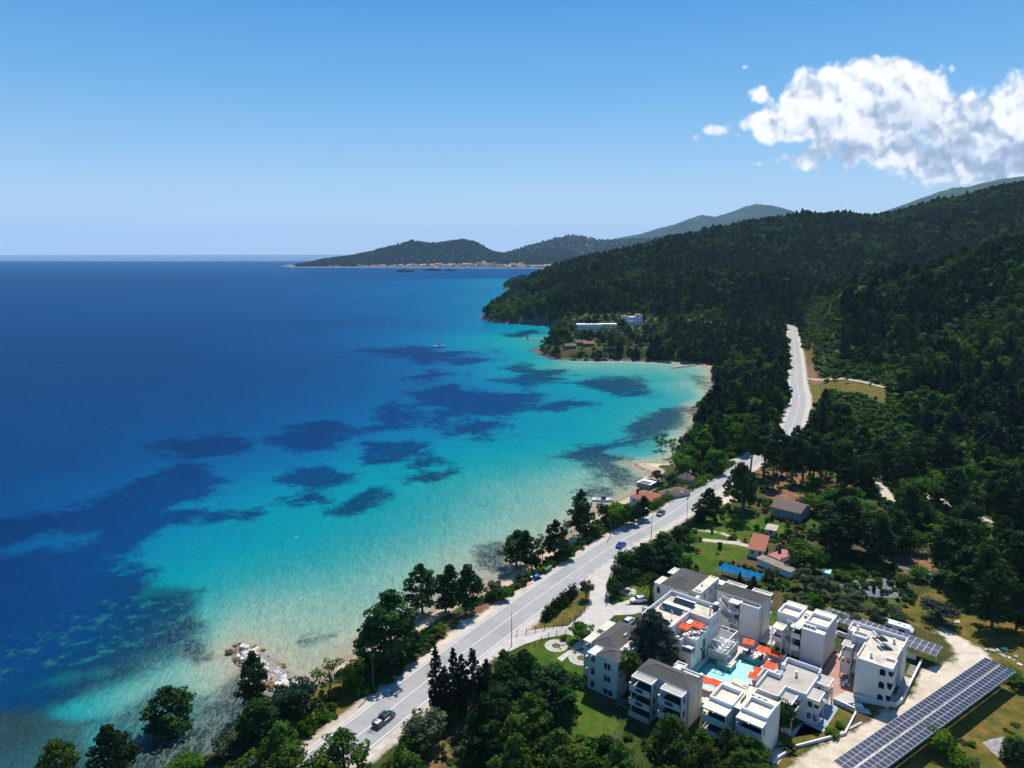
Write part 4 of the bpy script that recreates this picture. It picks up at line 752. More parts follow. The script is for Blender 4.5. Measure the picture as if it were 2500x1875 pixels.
def scatter(x0, x1, y0, y1, step):
    gx, gy = np.meshgrid(np.arange(x0, x1, step), np.arange(y0, y1, step)); gx = gx.ravel() + rng.uniform(-.48, .48, gx.size) * step; gy = gy.ravel() + rng.uniform(-.48, .48, gy.size) * step
    k = (np.abs(gx) < gy * .86 + 60) & (gx > -gy * .3 - 60); return gx[k], gy[k]
XS, YS = [], []
for (a, b, st) in [(150, 560, 6.6), (560, 950, 7.0), (950, 1500, 8.2), (1500, 2500, 11)]:
    x, y = scatter(-140, 2000, a, b, st); XS.append(x); YS.append(y)
X = np.concatenate(XS); Y = np.concatenate(YS); Hh, sd = height(X, Y); ok = (sd > np.where(Y > 500, 3.0, 5.5)) & (line_dist(X, Y, RCn) > 7.4)
for P in EXC: ok &= ~inpoly(X, Y, P)
for wd, L in TRACKS: ok &= line_dist(X, Y, gp(L)) > wd * .5 + 1.5
for wd, L in TRACKS[2:4]: q_ = np.hypot(X, Y); ok &= line_dist(X * (1 + 8 / q_), Y * (1 + 8 / q_), gp(L)) > 7.5
right = X > road_side(X, Y)
ok &= ~(right & (line_dist(X, Y, RCn) < 13) & (Y < 700))
dens = vnoise(X, Y, 45, 77) + vnoise(X, Y, 18, 78) * .6
ok &= ~(right & (Y < 700) & (dens < -.28)); ok &= ~((Y >= 700) & (dens < -.58))
X, Y, Hh, right = X[ok], Y[ok], Hh[ok], right[ok]
# hidden slopes behind the ridges are left out: keep what the camera or a step beside it can see
dist = np.hypot(X, Y); bl_ = np.abs(vnoise(X, Y, 60, 5)) ; o_ = np.argsort(dist); X, Y, Hh, right, dist = X[o_], Y[o_], Hh[o_], right[o_], dist[o_]
def lib(kind, mat, seed, nper, leaf):       # one joined low mesh (crown and trunk) as a source for the far wood
    c, n, s, v, t, rg = unit_tree(kind, seed, nper, leaf); me = quads_mesh('far_tree', c, n, s, v, MATS[mat], rg); return bpy.data.objects.new('far_tree', me)
def instance_stuff(name, P, scl, wid, srcs, kindidx, label):
    me = bpy.data.meshes.new(name); me.from_pydata([tuple(p) for p in P], [], [])
    for nm, arr in (('hs', scl), ('ws', wid), ('rot', rng.uniform(0, 6.28, len(P))), ('ki', kindidx)):
        a = me.attributes.new(nm, 'FLOAT', 'POINT'); a.data.foreach_set('value', np.asarray(arr, np.float32))
    o = bpy.data.objects.new(name, me); COL.objects.link(o); tag(o, label, None, None, 'stuff')
    ng = bpy.data.node_groups.new(name, 'GeometryNodeTree'); ng.interface.new_socket('Geometry', in_out='INPUT', socket_type='NodeSocketGeometry'); ng.interface.new_socket('Geometry', in_out='OUTPUT', socket_type='NodeSocketGeometry')
    gi = ng.nodes.new('NodeGroupInput'); go = ng.nodes.new('NodeGroupOutput'); ip = ng.nodes.new('GeometryNodeInstanceOnPoints'); gj = ng.nodes.new('GeometryNodeJoinGeometry')
    for s in reversed(srcs):
        oi = ng.nodes.new('GeometryNodeObjectInfo'); oi.inputs['Object'].default_value = s; oi.inputs['As Instance'].default_value = True; ng.links.new(oi.outputs['Geometry'], gj.inputs[0])
    def att_(n_): a = ng.nodes.new('GeometryNodeInputNamedAttribute'); a.data_type = 'FLOAT'; a.inputs['Name'].default_value = n_; return a.outputs['Attribute']
    def comb(a, b, c):
        q = ng.nodes.new('ShaderNodeCombineXYZ')
        for i, s in enumerate((a, b, c)):
            if s is not None: ng.links.new(s, q.inputs[i])
        return q.outputs[0]
    ng.links.new(gi.outputs[0], ip.inputs['Points']); ng.links.new(gj.outputs[0], ip.inputs['Instance']); ip.inputs['Pick Instance'].default_value = True
    f2i = ng.nodes.new('FunctionNodeFloatToInt'); ng.links.new(att_('ki'), f2i.inputs[0]); ng.links.new(f2i.outputs[0], ip.inputs['Instance Index'])
    e2r = ng.nodes.new('FunctionNodeEulerToRotation'); ng.links.new(comb(None, None, att_('rot')), e2r.inputs[0]); ng.links.new(e2r.outputs[0], ip.inputs['Rotation'])
    w_ = att_('ws'); ng.links.new(comb(w_, w_, att_('hs')), ip.inputs['Scale']); ng.links.new(ip.outputs[0], go.inputs[0])
    md = o.modifiers.new('scatter', 'NODES'); md.node_group = ng; return o
NIND = 250
near = np.arange(len(X)) < NIND
for x, y, z, r in zip(X[near], Y[near], Hh[near], right[near]):
    if min(math.hypot(x - a, y - b) - c for a, b, c in TREES) < 1.0: continue
    if r: tree('pine' if rng.random() < .75 else 'broad', x, y, rng.uniform(11, 16), rng.uniform(8, 12), 'dark green tree in the woods right of the pale track', None if rng.random() < .6 else 'pine', 'trees of the near woods at the right')
    else: tree('pine' if rng.random() < .85 else 'broad', x, y, rng.uniform(11, 14), rng.uniform(8.5, 11), 'dark pine packed in the tree belt between the curved bay and the road', 'pine' if rng.random() < .9 else 'broad', 'pines packed between the bay and the road')
fx, fy, fz, fr, fd = X[~near], Y[~near], Hh[~near], right[~near], dist[~near]
n = len(fx); print('forest', n)
kk = rng.choice(8, n, p=[.23, .19, .14, .06, .08, .09, .08, .13])
clump = vnoise(fx, fy, 90, 31); c2 = clump + .5 * vnoise(fx, fy, 30, 32); kk = np.where((c2 > .16) & (rng.random(n) < .75), 5 + rng.integers(0, 3, n), kk)
srcs = [lib('pine', 'pine', 11, 26, 1.0), lib('pine', 'pine', 12, 26, 1.0), lib('pine', 'dark', 13, 26, 1.0), lib('cone', 'dark', 14, 34, .9), lib('tallpine', 'pine', 15, 28, .95), lib('broad', 'broad', 16, 24, 1.0), lib('broad', 'scrub', 17, 24, 1.0), lib('lowpine', 'ypine', 18, 26, 1.0)]
hh = rng.uniform(.7, 1.5, n) * (1 + .5 * vnoise(fx, fy, 40, 55)) * np.where(kk >= 5, .8, 1.0); ww_ = rng.uniform(.9, 1.35, n) * np.where(fd > 950, 1.25, 1.0) * np.where(kk >= 5, 1.0, 1.0)
instance_stuff('forest', np.stack([fx, fy, fz - .3], -1), hh, ww_, srcs, kk, 'dark pine forest covering the slopes and the cape')
# scrub under and between the trees
XS, YS = [], []
for (a, b, st) in [(170, 450, 3.4), (450, 950, 4.4)]:
    x, y = scatter(-60, 700, a, b, st); XS.append(x); YS.append(y)
X = np.concatenate(XS); Y = np.concatenate(YS); Hh, sd = height(X, Y); rd_ = line_dist(X, Y, RCn); ok = (sd > 6) & (rd_ > 7.6)
for P in EXC[1:2] + EXC[3:6]: ok &= ~inpoly(X, Y, P)
for wd, L in TRACKS: ok &= line_dist(X, Y, gp(L)) > wd * .5 + .8
for P in [gp(p) for p in (ZONES['dry'][1], ZONES['dry'][7], ZONES['dirt'][3], ZONES['dirt'][4])]: ok &= ~inpoly(X, Y, P)
ok &= vnoise(X, Y, 22, 91) > -.36
X, Y, Hh = X[ok], Y[ok], Hh[ok]; n = len(X); print('scrub', n)
sk = rng.integers(0, 4, n)
ss = [lib('bush', 'scrub', 21, 9, 2.2), lib('bush', 'broad', 22, 9, 2.2), lib('bush', 'scrub', 23, 9, 2.2), lib('olive', 'olive', 24, 30, .9)]
instance_stuff('scrub', np.stack([X, Y, Hh - .2], -1), rng.uniform(.16, .42, n) * np.where(Y > 450, 1.25, 1), rng.uniform(.22, .5, n) * np.where(Y > 450, 1.3, 1), ss, sk, 'bright green scrub between the trees')
# woods on the far headland and mountains
def on_ridge(R, rows, n, seed):
    g = np.random.default_rng(seed); P = R[rows[0]:rows[1]]; a = g.integers(0, P.shape[0] - 1, n); b = g.integers(0, P.shape[1] - 1, n); f = g.random((n, 1)); h_ = g.random((n, 1))
    return P[a, b] * (1 - f) * (1 - h_) + P[a + 1, b] * f * (1 - h_) + P[a, b + 1] * (1 - f) * h_ + P[a + 1, b + 1] * f * h_
fw = [lib('pine', 'pine', 31, 9, 2.4), lib('cone', 'dark', 32, 10, 2.2), lib('broad', 'scrub', 33, 9, 2.4)]
P = np.concatenate([on_ridge(HL, (8, 34), 6500, 1), on_ridge(HL, (28, 34), 1500, 2), on_ridge(HL2, (2, 34), 4500, 3)]); n = len(P)
instance_stuff('forest', P, rng.uniform(.9, 1.7, n), rng.uniform(1.2, 2.4, n), fw, rng.choice(3, n, p=[.6, .2, .2]), 'distant wood on the headland behind the town')
# ------------------------------------------------------------------ road, kerbs, markings, paved ground
ASPH = pmat('asphalt', (0.33, 0.32, 0.305), 0.9, 0.06, 0.5, bump=0.15, bscale=6, col2=(0.30, 0.285, 0.27), c2scale=0.06, c2amt=0.6, spec=0.2)
SHOUL = pmat('pale_shoulder', (0.50, 0.45, 0.385), 0.95, 0.12, 0.8, bump=0.2, bscale=4, col2=(0.36, 0.25, 0.16), c2scale=0.25, c2amt=0.55, spec=0.1)
PAINT = pmat('road_paint', (0.66, 0.65, 0.62), 0.8, 0.12, 1.2); CONC = pmat('concrete', (0.46, 0.42, 0.37), 0.9, 0.1, 0.5, bump=0.1, bscale=3, col2=(0.36, 0.33, 0.29), c2scale=0.15, c2amt=0.6)
CRACK = pmat('tar_joint', (0.2, 0.19, 0.18), 0.9)
def ribbon(mb, L, o0, o1, dz, skip=None, zf=None):
    a = offset_line(L, o0); b = offset_line(L, o1)
    for i in range(len(L) - 1):
        if skip and skip(i): continue
        za, zb = (zf or road_z)(L[i].y) + dz, (zf or road_z)(L[i + 1].y) + dz
        mb.face([(a[i].x, a[i].y, za), (b[i].x, b[i].y, za), (b[i + 1].x, b[i + 1].y, zb), (a[i + 1].x, a[i + 1].y, zb)])
    return mb
def resample(L, st):
    out = [L[0].copy()]; acc = 0
    for a, b in zip(L[:-1], L[1:]):
        d = (b - a).length; t = st - acc
        while t <= d: out.append(a + (b - a) * (t / d)); t += st
        acc = (acc + d) % st if d + acc >= st else acc + d
    return out
RF_ = resample(ROADL, 2.0)
tag(ribbon(MB(), RF_, -1.2, 10.6, 0.02).build('road_shoulder', SHOUL), kind='structure')
tag(ribbon(MB(), RF_, -0.45, 8.95, 0.045).build('road', ASPH), kind='structure')
mk = MB(); ribbon(mk, RF_, -0.1, 0.1, 0.055); ribbon(mk, RF_, 4.17, 4.33, 0.055)
# the right edge line breaks into dashes along the hotel entrance
ex, ey = G0(1480, 1382, 5); ei = min(range(len(RF_)), key=lambda i: (RF_[i] - Vector((ex, ey))).length)
ribbon(mk, RF_, 8.4, 8.6, 0.055, skip=lambda i: abs(i - ei) < 17 and i % 2)
tag(mk.build('road_markings', PAINT), kind='structure')
cr = MB()
for px, py in [(985, 1660), (930, 1735), (1010, 1640)][:2]:
    x, y = G0(px, py, 5); i = min(range(len(RF_)), key=lambda i: (RF_[i] - Vector((x, y))).length); d = (RF_[i + 1] - RF_[i]).normalized(); nrm = Vector((d.y, -d.x)); p = RF_[i]; q = p + nrm * 8.9 + d * 1.2; w_ = d * .06
    cr.face([(p.x, p.y, 5.052), (q.x, q.y, 5.052), (q.x + w_.x, q.y + w_.y, 5.052), (p.x + w_.x, p.y + w_.y, 5.052)])
tag(cr.build('road_joint', CRACK), kind='structure')
cr = MB()
for px, py, o0, o1, n_ in [(1045, 1650, .3, 3.9, 4), (1180, 1545, 4.6, 8.2, 3), (1365, 1420, .4, 4.0, 5), (1540, 1320, 4.7, 8.0, 4), (905, 1790, 4.6, 8.3, 3)]:
    x, y = G0(px, py, 5); i = min(range(len(RF_)), key=lambda i: (RF_[i] - Vector((x, y))).length); ribbon(cr, RF_[i:i + n_ + 1], o0, o1, 0.050)
tag(cr.build('road_patches', pmat('patched_asphalt', (0.285, 0.275, 0.265), .9, .08, .8)), kind='structure')
def sheet(name, pts, z, mat, src=True, kind='structure', th=0.0):
    P = flat(pts, z) if src else pts; mb = MB()
    if th: mb.prism([tuple(p) for p in P], z - th, z)
    else:
        P = [tuple(p) for p in P]; ar = sum(P[i][0] * P[(i + 1) % len(P)][1] - P[(i + 1) % len(P)][0] * P[i][1] for i in range(len(P)))
        if ar < 0: P = P[::-1]
        mb.face([(x, y, z) for x, y in P])
    return tag(mb.build(name, mat), kind=kind)
sheet('driveway', [(1420, 1424), (1443, 1411), (1441, 1440), (1437, 1476), (1418, 1503), (1385, 1528), (1330, 1533), (1273, 1543), (1230, 1568), (1190, 1600), (1195, 1612), (1240, 1592), (1280, 1573), (1320, 1560), (1385, 1548), (1425, 1560), (1448, 1550), (1470, 1530), (1500, 1502), (1545, 1500), (1600, 1486), (1580, 1478), (1500, 1478), (1488, 1474), (1484, 1440), (1488, 1412), (1519, 1380), (1540, 1352), (1522, 1350)], 5.03, CONC)

# ------------------------------------------------------------------ hotel frame
HA = math.radians(-39.6); HC, HS = math.cos(HA), math.sin(HA)
def HW(u, v): return 50 + u * HC - v * HS, 150 + u * HS + v * HC
WHITE = pmat('white_stucco', (0.66, 0.63, 0.57), 0.85, 0.05, 0.35, bump=0.06, bscale=8, col2=(0.58, 0.54, 0.48), c2scale=0.28, c2amt=0.35)
FLOORSHADE = pmat('shade_painted_balcony_tiles', (0.045, 0.04, 0.038), .6, .2, 2); TRIM = pmat('white_trim', (0.75, 0.74, 0.71), 0.8, 0.03, 1)  # balcony shade is painted into this dark floor colour
CREAM = pmat('cream_roof_floor', (0.72, 0.62, 0.47), 0.9, 0.1, 0.5, col2=(0.55, 0.36, 0.22), c2scale=0.5, c2amt=0.7)
GREYF = pmat('grey_roof_floor', (0.42, 0.375, 0.315), 0.9, 0.1, 0.4, col2=(0.3, 0.26, 0.22), c2scale=0.3, c2amt=0.7)
STAIN = pmat('stained_roof_floor', (0.58, 0.50, 0.39), 0.9, 0.18, 0.6, col2=(0.30, 0.26, 0.22), c2scale=0.35, c2amt=0.8)
SLATE = pmat('slate_shingles', (0.062, 0.062, 0.056), 0.85, 0.15, 2.5, bump=0.2, bscale=14, col2=(0.09, 0.088, 0.078), c2scale=0.4, c2amt=0.5)
SLATE2 = pmat('ridge_cap', (0.07, 0.07, 0.065), 0.8)
GLASS = pmat('dark_glass', (0.02, 0.03, 0.045), 0.12, 0.1, 1, spec=0.6); DARK = pmat('shutter_grey', (0.05, 0.06, 0.07), 0.5, 0.2, 3); BROWN = pmat('brown_wood', (0.10, 0.06, 0.03), 0.7, 0.2, 3)
METAL = pmat('galvanised_metal', (0.45, 0.46, 0.48), 0.45, 0.05, 3, metal=0.5); BLACKM = pmat('black_metal', (0.02, 0.02, 0.022), 0.5); TILE_T = pmat('terracotta_paving', (0.36, 0.19, 0.14), 0.85, 0.12, 2, col2=(0.5, 0.33, 0.27), c2scale=0.4, c2amt=0.5)
PAVE = pmat('pool_paving', (0.60, 0.51, 0.43), 0.85, 0.1, 1.5, col2=(0.5, 0.41, 0.33), c2scale=0.6, c2amt=0.5); YSAIL = pmat('yellow_awning', (0.75, 0.52, 0.22), 0.8, 0.05, 1); ORANGE = pmat('orange_canvas', (0.82, 0.085, 0.015), 0.75, 0.06, 2); WPLA = pmat('white_plastic', (0.78, 0.78, 0.8), 0.4, 0.02, 1)
AQUA = pmat('shaded_aqua_wall', (0.45, 0.62, 0.6), 0.85, 0.05, .5)
def ext(mb, ax, poly, p0, p1):
    n = len(poly); b = len(mb.v)
    for p in (p0, p1):
        for s, z in poly: mb.v.append((s, p, z) if ax == 'u' else (p, s, z))
    mb.f.append(tuple(b + i for i in range(n))); mb.f.append(tuple(b + n + i for i in range(n))[::-1]); mb.m += [mb.cur] * 2
    for i in range(n): j = (i + 1) % n; mb.f.append((b + j, b + i, b + n + i, b + n + j)); mb.m.append(mb.cur)
def sbox(mb, ax, s0, s1, p0, p1, z0, z1):
    mb.box(s0, p0, z0, s1, p1, z1) if ax == 'u' else mb.box(p0, s0, z0, p1, s1, z1)
def wallp(mb, ax, s0, s1, p0, p1, z0, z1, holes=()):
    xs = sorted({s0, s1} | {h[0] for h in holes} | {h[1] for h in holes})
    for a, b in zip(xs[:-1], xs[1:]):
        z = z0
        for h in sorted([h for h in holes if h[0] <= a + 1e-6 and h[1] >= b - 1e-6], key=lambda h: h[2]):
            if h[2] > z: sbox(mb, ax, a, b, p0, p1, z, h[2])
            z = h[3]
        if z < z1: sbox(mb, ax, a, b, p0, p1, z, z1)
    for h in holes:
        if len(h) > 4:
            r = (h[1] - h[0]) / 2; m_ = (h[0] + h[1]) / 2; zc = h[3] - r
            arc = [(m_ + r * math.cos(t), zc + r * math.sin(t)) for t in [math.pi * i / 10 for i in range(11)]]
            ext(mb, ax, arc[:6] + [(h[1], h[3])], p0, p1); ext(mb, ax, arc[5:] + [(h[0], h[3])], p0, p1)
class Bld:
    def __init__(s, name, label, cat, uc, vc, z=5.0, group=None):
        x, y = HW(uc, vc); s.o = (uc, vc, 0); s.root = empty(name, (x, y, z), HA, label, cat, group)
    def part(s, name, mb, mat, parent=None, label=None):
        o = mb.build(name, mat, parent or s.root, off=s.o)
        if label: o['label'] = label
        return o
    def bx(s, name, mat, *b, parent=None):
        mb = MB(); [mb.box(*q) for q in b]; return s.part(name, mb, mat, parent)
    def flat(s, u0, v0, u1, v1, z, h=.35, w=.25, mat=None, edges='nesw', name='roof'):
        mb = MB(); mb.box(u0 + (w if 'w' in edges else 0), v0 + (w if 's' in edges else 0), z - h, u1 - (w if 'e' in edges else 0), v1 - (w if 'n' in edges else 0), z - h + .02); r = s.part(name, mb, mat or CREAM)
        p = MB()
        if 's' in edges: p.box(u0, v0, z - h, u1, v0 + w, z)
        if 'n' in edges: p.box(u0, v1 - w, z - h, u1, v1, z)
        if 'w' in edges: p.box(u0, v0 + (w if 's' in edges else 0), z - h, u0 + w, v1 - (w if 'n' in edges else 0), z)
        if 'e' in edges: p.box(u1 - w, v0 + (w if 's' in edges else 0), z - h, u1, v1 - (w if 'n' in edges else 0), z)
        s.part('parapet', p, TRIM, r); return r
    def cover(s, u0, v0, u1, v1, z, mat=None, th=.25, rim=.12, w=.2):      # balcony roof slab with a raised rim
        mb = MB(); mb.box(u0, v0, z - th, u1, v1, z - rim); r = s.part('balcony_roof', mb, TRIM)
        f = MB(); f.box(u0 + w, v0 + w, z - rim, u1 - w, v1 - w, z - rim + .02); s.part('roof_floor', f, mat or CREAM, r)
        p = MB(); p.box(u0, v0, z - rim, u1, v0 + w, z); p.box(u0, v1 - w, z - rim, u1, v1, z); p.box(u0, v0 + w, z - rim, u0 + w, v1 - w, z); p.box(u1 - w, v0 + w, z - rim, u1, v1 - w, z); s.part('rim', p, TRIM, r); return r
    def balcony(s, u0, v0, u1, v1, zf, edges='sew', h=1.0, t=.14, grille=None, label=None):
        mb = MB(); mb.box(u0, v0, zf - .22, u1, v1, zf); r = s.part('balcony', mb, WHITE)
        p = MB()
        if 's' in edges:
            hs_ = [(grille[0], grille[1], zf + .15, zf + h - .12)] if grille else ()
            wallp(p, 'u', u0, u1, v0, v0 + t, zf, zf + h, hs_)
        if 'e' in edges: p.box(u1 - t, v0 + t, zf, u1, v1, zf + h)
        if 'w' in edges: p.box(u0, v0 + t, zf, u0 + t, v1, zf + h)
        if 'n' in edges: p.box(u0 + t, v1 - t, zf, u1 - t, v1, zf + h)
        s.part('balcony_wall', p, WHITE, r); q = MB(); q.box(u0 + t, v0 + t, zf + .002, u1 - t, v1 - .02, zf + .02); s.part('balcony_floor', q, FLOORSHADE, r)  # thin sheet over the slab, coloured dark to imitate shade under the roof
        if grille: s.bx('grille', DARK, (grille[0], v0 + .04, zf + .15, grille[1], v0 + .09, zf + h - .12), parent=r)
        return r
    def window(s, ax, s0, s1, z0, z1, p, dirn, name='window', arch=False, mat=None, t=.1):
        f = MB(); p1 = p + dirn * .05; m = MB()
        sbox(f, ax, s0 - t, s1 + t, p, p1, z0 - t, z0); sbox(f, ax, s0, s0 - t, p, p1, z0, z1); sbox(f, ax, s1, s1 + t, p, p1, z0, z1); sbox(f, ax, s0 - t, s1 + t, p, p1, z1, z1 + t)
        w = s.part(name, f, TRIM)
        sbox(m, ax, s0, s1, p + dirn * .003, p + dirn * .02, z0, z1); s.part('pane' if name == 'window' else 'panel', m, mat or GLASS, w)
        b = MB(); mid = (s0 + s1) / 2; sbox(b, ax, mid - .03, mid + .03, p + dirn * .02, p + dirn * .04, z0, z1); s.part('bar', b, TRIM, w); return w
    def hip(s, u0, v0, u1, v1, z, rz, ridge, ov=.2, th=.12):
        u0 -= ov; v0 -= ov; u1 += ov; v1 += ov; (a0, b0), (a1, b1) = ridge; m = MB()
        A_, B_, C_, D_ = (u0, v0, z), (u1, v0, z), (u1, v1, z), (u0, v1, z); R0, R1 = (a0, b0, rz), (a1, b1, rz)
        if abs(a1 - a0) >= abs(b1 - b0): m.face([A_, B_, R1, R0]); m.face([B_, C_, R1]); m.face([C_, D_, R0, R1]); m.face([D_, A_, R0])
        else: m.face([A_, B_, R0]); m.face([B_, C_, R1, R0]); m.face([C_, D_, R1]); m.face([D_, A_, R0, R1])
        m.face([D_, C_, B_, A_]); r = s.part('hip_roof', m, SLATE)
        e = MB(); e.box(u0, v0, z - th, u1, v0 + .1, z - .003); e.box(u0, v1 - .1, z - th, u1, v1, z - .003); e.box(u0, v0 + .1, z - th, u0 + .1, v1 - .1, z - .003); e.box(u1 - .1, v0 + .1, z - th, u1, v1 - .1, z - .003); s.part('eaves', e, TRIM, r)
        c = MB(); c.cyl(R0, R1, .07, n=5)
        for q, R in ((A_, R0 if abs(a1 - a0) >= abs(b1 - b0) else R0), (D_, R0 if abs(a1 - a0) >= abs(b1 - b0) else R1), (B_, R1 if abs(a1 - a0) >= abs(b1 - b0) else R0), (C_, R1)): c.cyl(q, R, .05, n=5)
        s.part('ridge_cap', c, SLATE2, r); return r
    def stair(s, ax, s0, s1, p0, p1, z0, z1, rail=True):
        n = max(4, int(abs(z1 - z0) / .2)); m = MB(); st = (s1 - s0) / n
        for i in range(n): zt = z0 + (z1 - z0) * (i + 1) / n; sbox(m, ax, s0 + st * i, s0 + st * (i + 1) - .02 * (1 if st > 0 else -1), p0, p1, zt - .16, zt)
        r = s.part('stairs', m, PAVE)
        q = MB(); ext(q, ax, [(s0, z0 - .35), (s1, z1 - .35), (s1, z1 - .1), (s0, z0 - .1)], p1 - .12 + .0, p1 - .02); s.part('stringer', q, WHITE, r)
        if rail:
            k = MB()
            for i in range(4):
                f_ = i / 3; a = s0 + (s1 - s0) * f_; b_ = z0 + (z1 - z0) * f_; P_ = (a, p0, b_) if ax == 'u' else (p0, a, b_); k.cyl(P_, (P_[0], P_[1], b_ + .95), .025, n=5)
            Pa = (s0, p0, z0 + .95) if ax == 'u' else (p0, s0, z0 + .95); Pb = (s1, p0, z1 + .95) if ax == 'u' else (p0, s1, z1 + .95); k.cyl(Pa, Pb, .03, n=5); s.part('handrail', k, BLACKM, r)
        return r
    def ac(s, u, v, z, face='s'):
        m = MB(); m.box(u - .42, v - .16, z, u + .42, v + .16, z + .6); r = s.part('air_conditioner', m, WPLA)
        f = MB(); d = -1 if face == 's' else 1; f.cyl((u - .1, v + d * .163, z + .3), (u - .1, v + d * .175, z + .3), .22, n=14); s.part('fan', f, DARK, r); return r
    def chimney(s, u, v, z, h=1.0, w=.4):
        m = MB(); m.box(u - w / 2, v - w / 2, z, u + w / 2, v + w / 2, z + h); r = s.part('chimney', m, WHITE); c = MB(); c.box(u - w / 2 - .08, v - w / 2 - .08, z + h, u + w / 2 + .08, v + w / 2 + .08, z + h + .1); s.part('cap', c, TRIM, r); return r
    def pillar(s, u, v, z0, z1, w=.2): return s.bx('pillar', WHITE, (u - w / 2, v - w / 2, z0, u + w / 2, v + w / 2, z1))

# D: three storeys, slate hip roof, stair tower and solid white annex facing the pool
b = Bld('hotel_block', 'tall white hotel block with slate hip roof and outside stairs behind the pergola', 'hotel block', -1, 10)
b.bx('wall', WHITE, (-6.6, 7.7, 0, 4.5, 12.6, 8.5)); b.bx('annex_wall', WHITE, (-.2, 6.0, 0, 4.3, 7.69, 7.6)); b.hip(-6.6, 7.7, 4.5, 12.6, 8.5, 9.5, ((-4, 10.1), (2.4, 10.1)))
b.flat(-.2, 6.0, 4.3, 7.7, 8.0, .35, .2, STAIN, 'sew'); b.cover(-2.6, 4.8, -.22, 7.7, 8.0, STAIN)
for u0, u1 in ((-6.6, -1.7), (-.1, 4.5)):
    b.flat(u0, 12.6, u1, 14.4, 8.6, .25, .22, STAIN, 'new'); b.bx('back_wall', WHITE, (u0, 12.61, 0, u1, 12.9, 8.34))
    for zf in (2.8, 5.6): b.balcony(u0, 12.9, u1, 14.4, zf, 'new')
    b.bx('side_wall', WHITE, (u1 - .15, 12.9, 0, u1, 13.3, 8.34))
for zf in (2.8, 5.6):
    b.bx('landing', WHITE, (-2.5, 4.8, zf - .2, -.21, 7.69, zf)); r = MB()
    for p, q in (((-2.5, 4.85), (-.25, 4.85)), ((-2.5, 4.85), (-2.5, 5.4))): r.cyl((*p, zf + 1), (*q, zf + 1), .04, n=5); r.cyl((*p, zf + .5), (*q, zf + .5), .025, n=5)
    for p in ((-2.5, 4.85), (-.25, 4.85)): r.box(p[0] - .07, p[1] - .07, zf, p[0] + .07, p[1] + .07, zf + 1.05)
    b.part('railing', r, TRIM); b.bx('door', BROWN, (-2.0, 7.62, zf, -1.0, 7.68, zf + 2.1)); b.bx('recess_door', BROWN, (-.26, 6.3, zf, -.21, 7.2, zf + 2.1))
    b.stair('u', -5.2, -2.5, 5.4, 6.5, zf + 1.9, zf)
m_ = MB(); ext(m_, 'u', [(-5.0, 8.0), (-2.6, 7.7), (-2.6, 5.0), (-5.0, 7.0)], 6.6, 6.75); b.part('stair_wall', m_, WHITE)
m_ = MB(); ext(m_, 'u', [(-5.3, 4.4), (-2.5, 2.7), (-2.5, 0), (-5.3, 0)], 6.55, 6.7); b.part('stair_wall', m_, WHITE)
for z in (3.2, 6.4): b.window('v', 6.6, 6.85, z, z + .7, 4.3, 1); b.window('v', 12.0, 12.3, z, z + .6, 4.5, 1)
b.bx('drainpipe', METAL, (4.51, 8.0, .2, 4.58, 8.08, 8.3)); b.bx('awning', YSAIL, (-6.9, 4.6, 2.4, -4.7, 6.4, 2.5))

# E: three storeys, two sunken roof trays
b = Bld('hotel_block', 'white hotel block with two sunken cream roof trays in the middle of the complex', 'hotel block', 14, 9)
b.bx('wall', WHITE, (8.4, 6.2, 0, 12.95, 13.2, 7.95)); b.bx('front_wall', WHITE, (14.6, 3.7, 0, 19.4, 13.2, 7.75)); b.bx('middle_wall', WHITE, (12.96, 4.9, 0, 14.59, 12.4, 7.9))
for u0, u1, v0 in ((8.4, 12.95, 6.2), (14.7, 19.4, 5.9)):
    if u0 > 14: b.bx('raised_wall', WHITE, (14.7, 5.9, 7.76, 19.4, 13.2, 7.95))
    b.flat(u0, v0, u1, 10.9, 8.75, .8, .28); b.bx('back_terrace', CREAM, (u0, 10.91, 7.951, u1, 13.2, 8.5)); b.bx('terrace_edge', TRIM, (u0, 13.0, 8.501, u1, 13.2, 8.62))
b.bx('roof_strip', CREAM, (13.0, 3.2, 7.901, 14.6, 12.4, 8.02)); b.bx('front_roof', CREAM, (14.72, 3.8, 7.751, 19.3, 5.88, 7.86)); b.bx('front_ledge', TRIM, (14.6, 3.6, 7.751, 19.4, 3.79, 7.95))
b.cover(12.5, 2.7, 14.5, 4.4, 8.0)
for u in (15.1, 15.9, 16.8): b.ac(u, 5.0, 7.87)
b.ac(14.0, 8.6, 8.03); b.ac(14.0, 9.6, 8.03)
b.cover(8.9, 1.6, 11.3, 4.6, 7.0); b.pillar(9.05, 1.75, 0, 6.74); b.pillar(11.1, 1.75, 0, 6.74)
for zf in (2.8, 5.6):
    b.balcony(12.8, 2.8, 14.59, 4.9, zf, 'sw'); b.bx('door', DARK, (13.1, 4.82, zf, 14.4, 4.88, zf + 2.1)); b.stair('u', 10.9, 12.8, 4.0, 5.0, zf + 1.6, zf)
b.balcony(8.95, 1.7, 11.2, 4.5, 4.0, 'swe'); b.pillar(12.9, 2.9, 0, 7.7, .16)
m_ = MB(); ext(m_, 'u', [(10.9, 8.0), (13.0, 7.8), (13.0, 5.2), (11.0, 6.6)], 5.1, 5.25); b.part('stair_wall', m_, WHITE)
m_ = MB(); ext(m_, 'u', [(10.9, 4.1), (12.8, 2.7), (12.8, 0), (10.9, 0)], 5.1, 5.25); b.part('stair_wall', m_, WHITE)
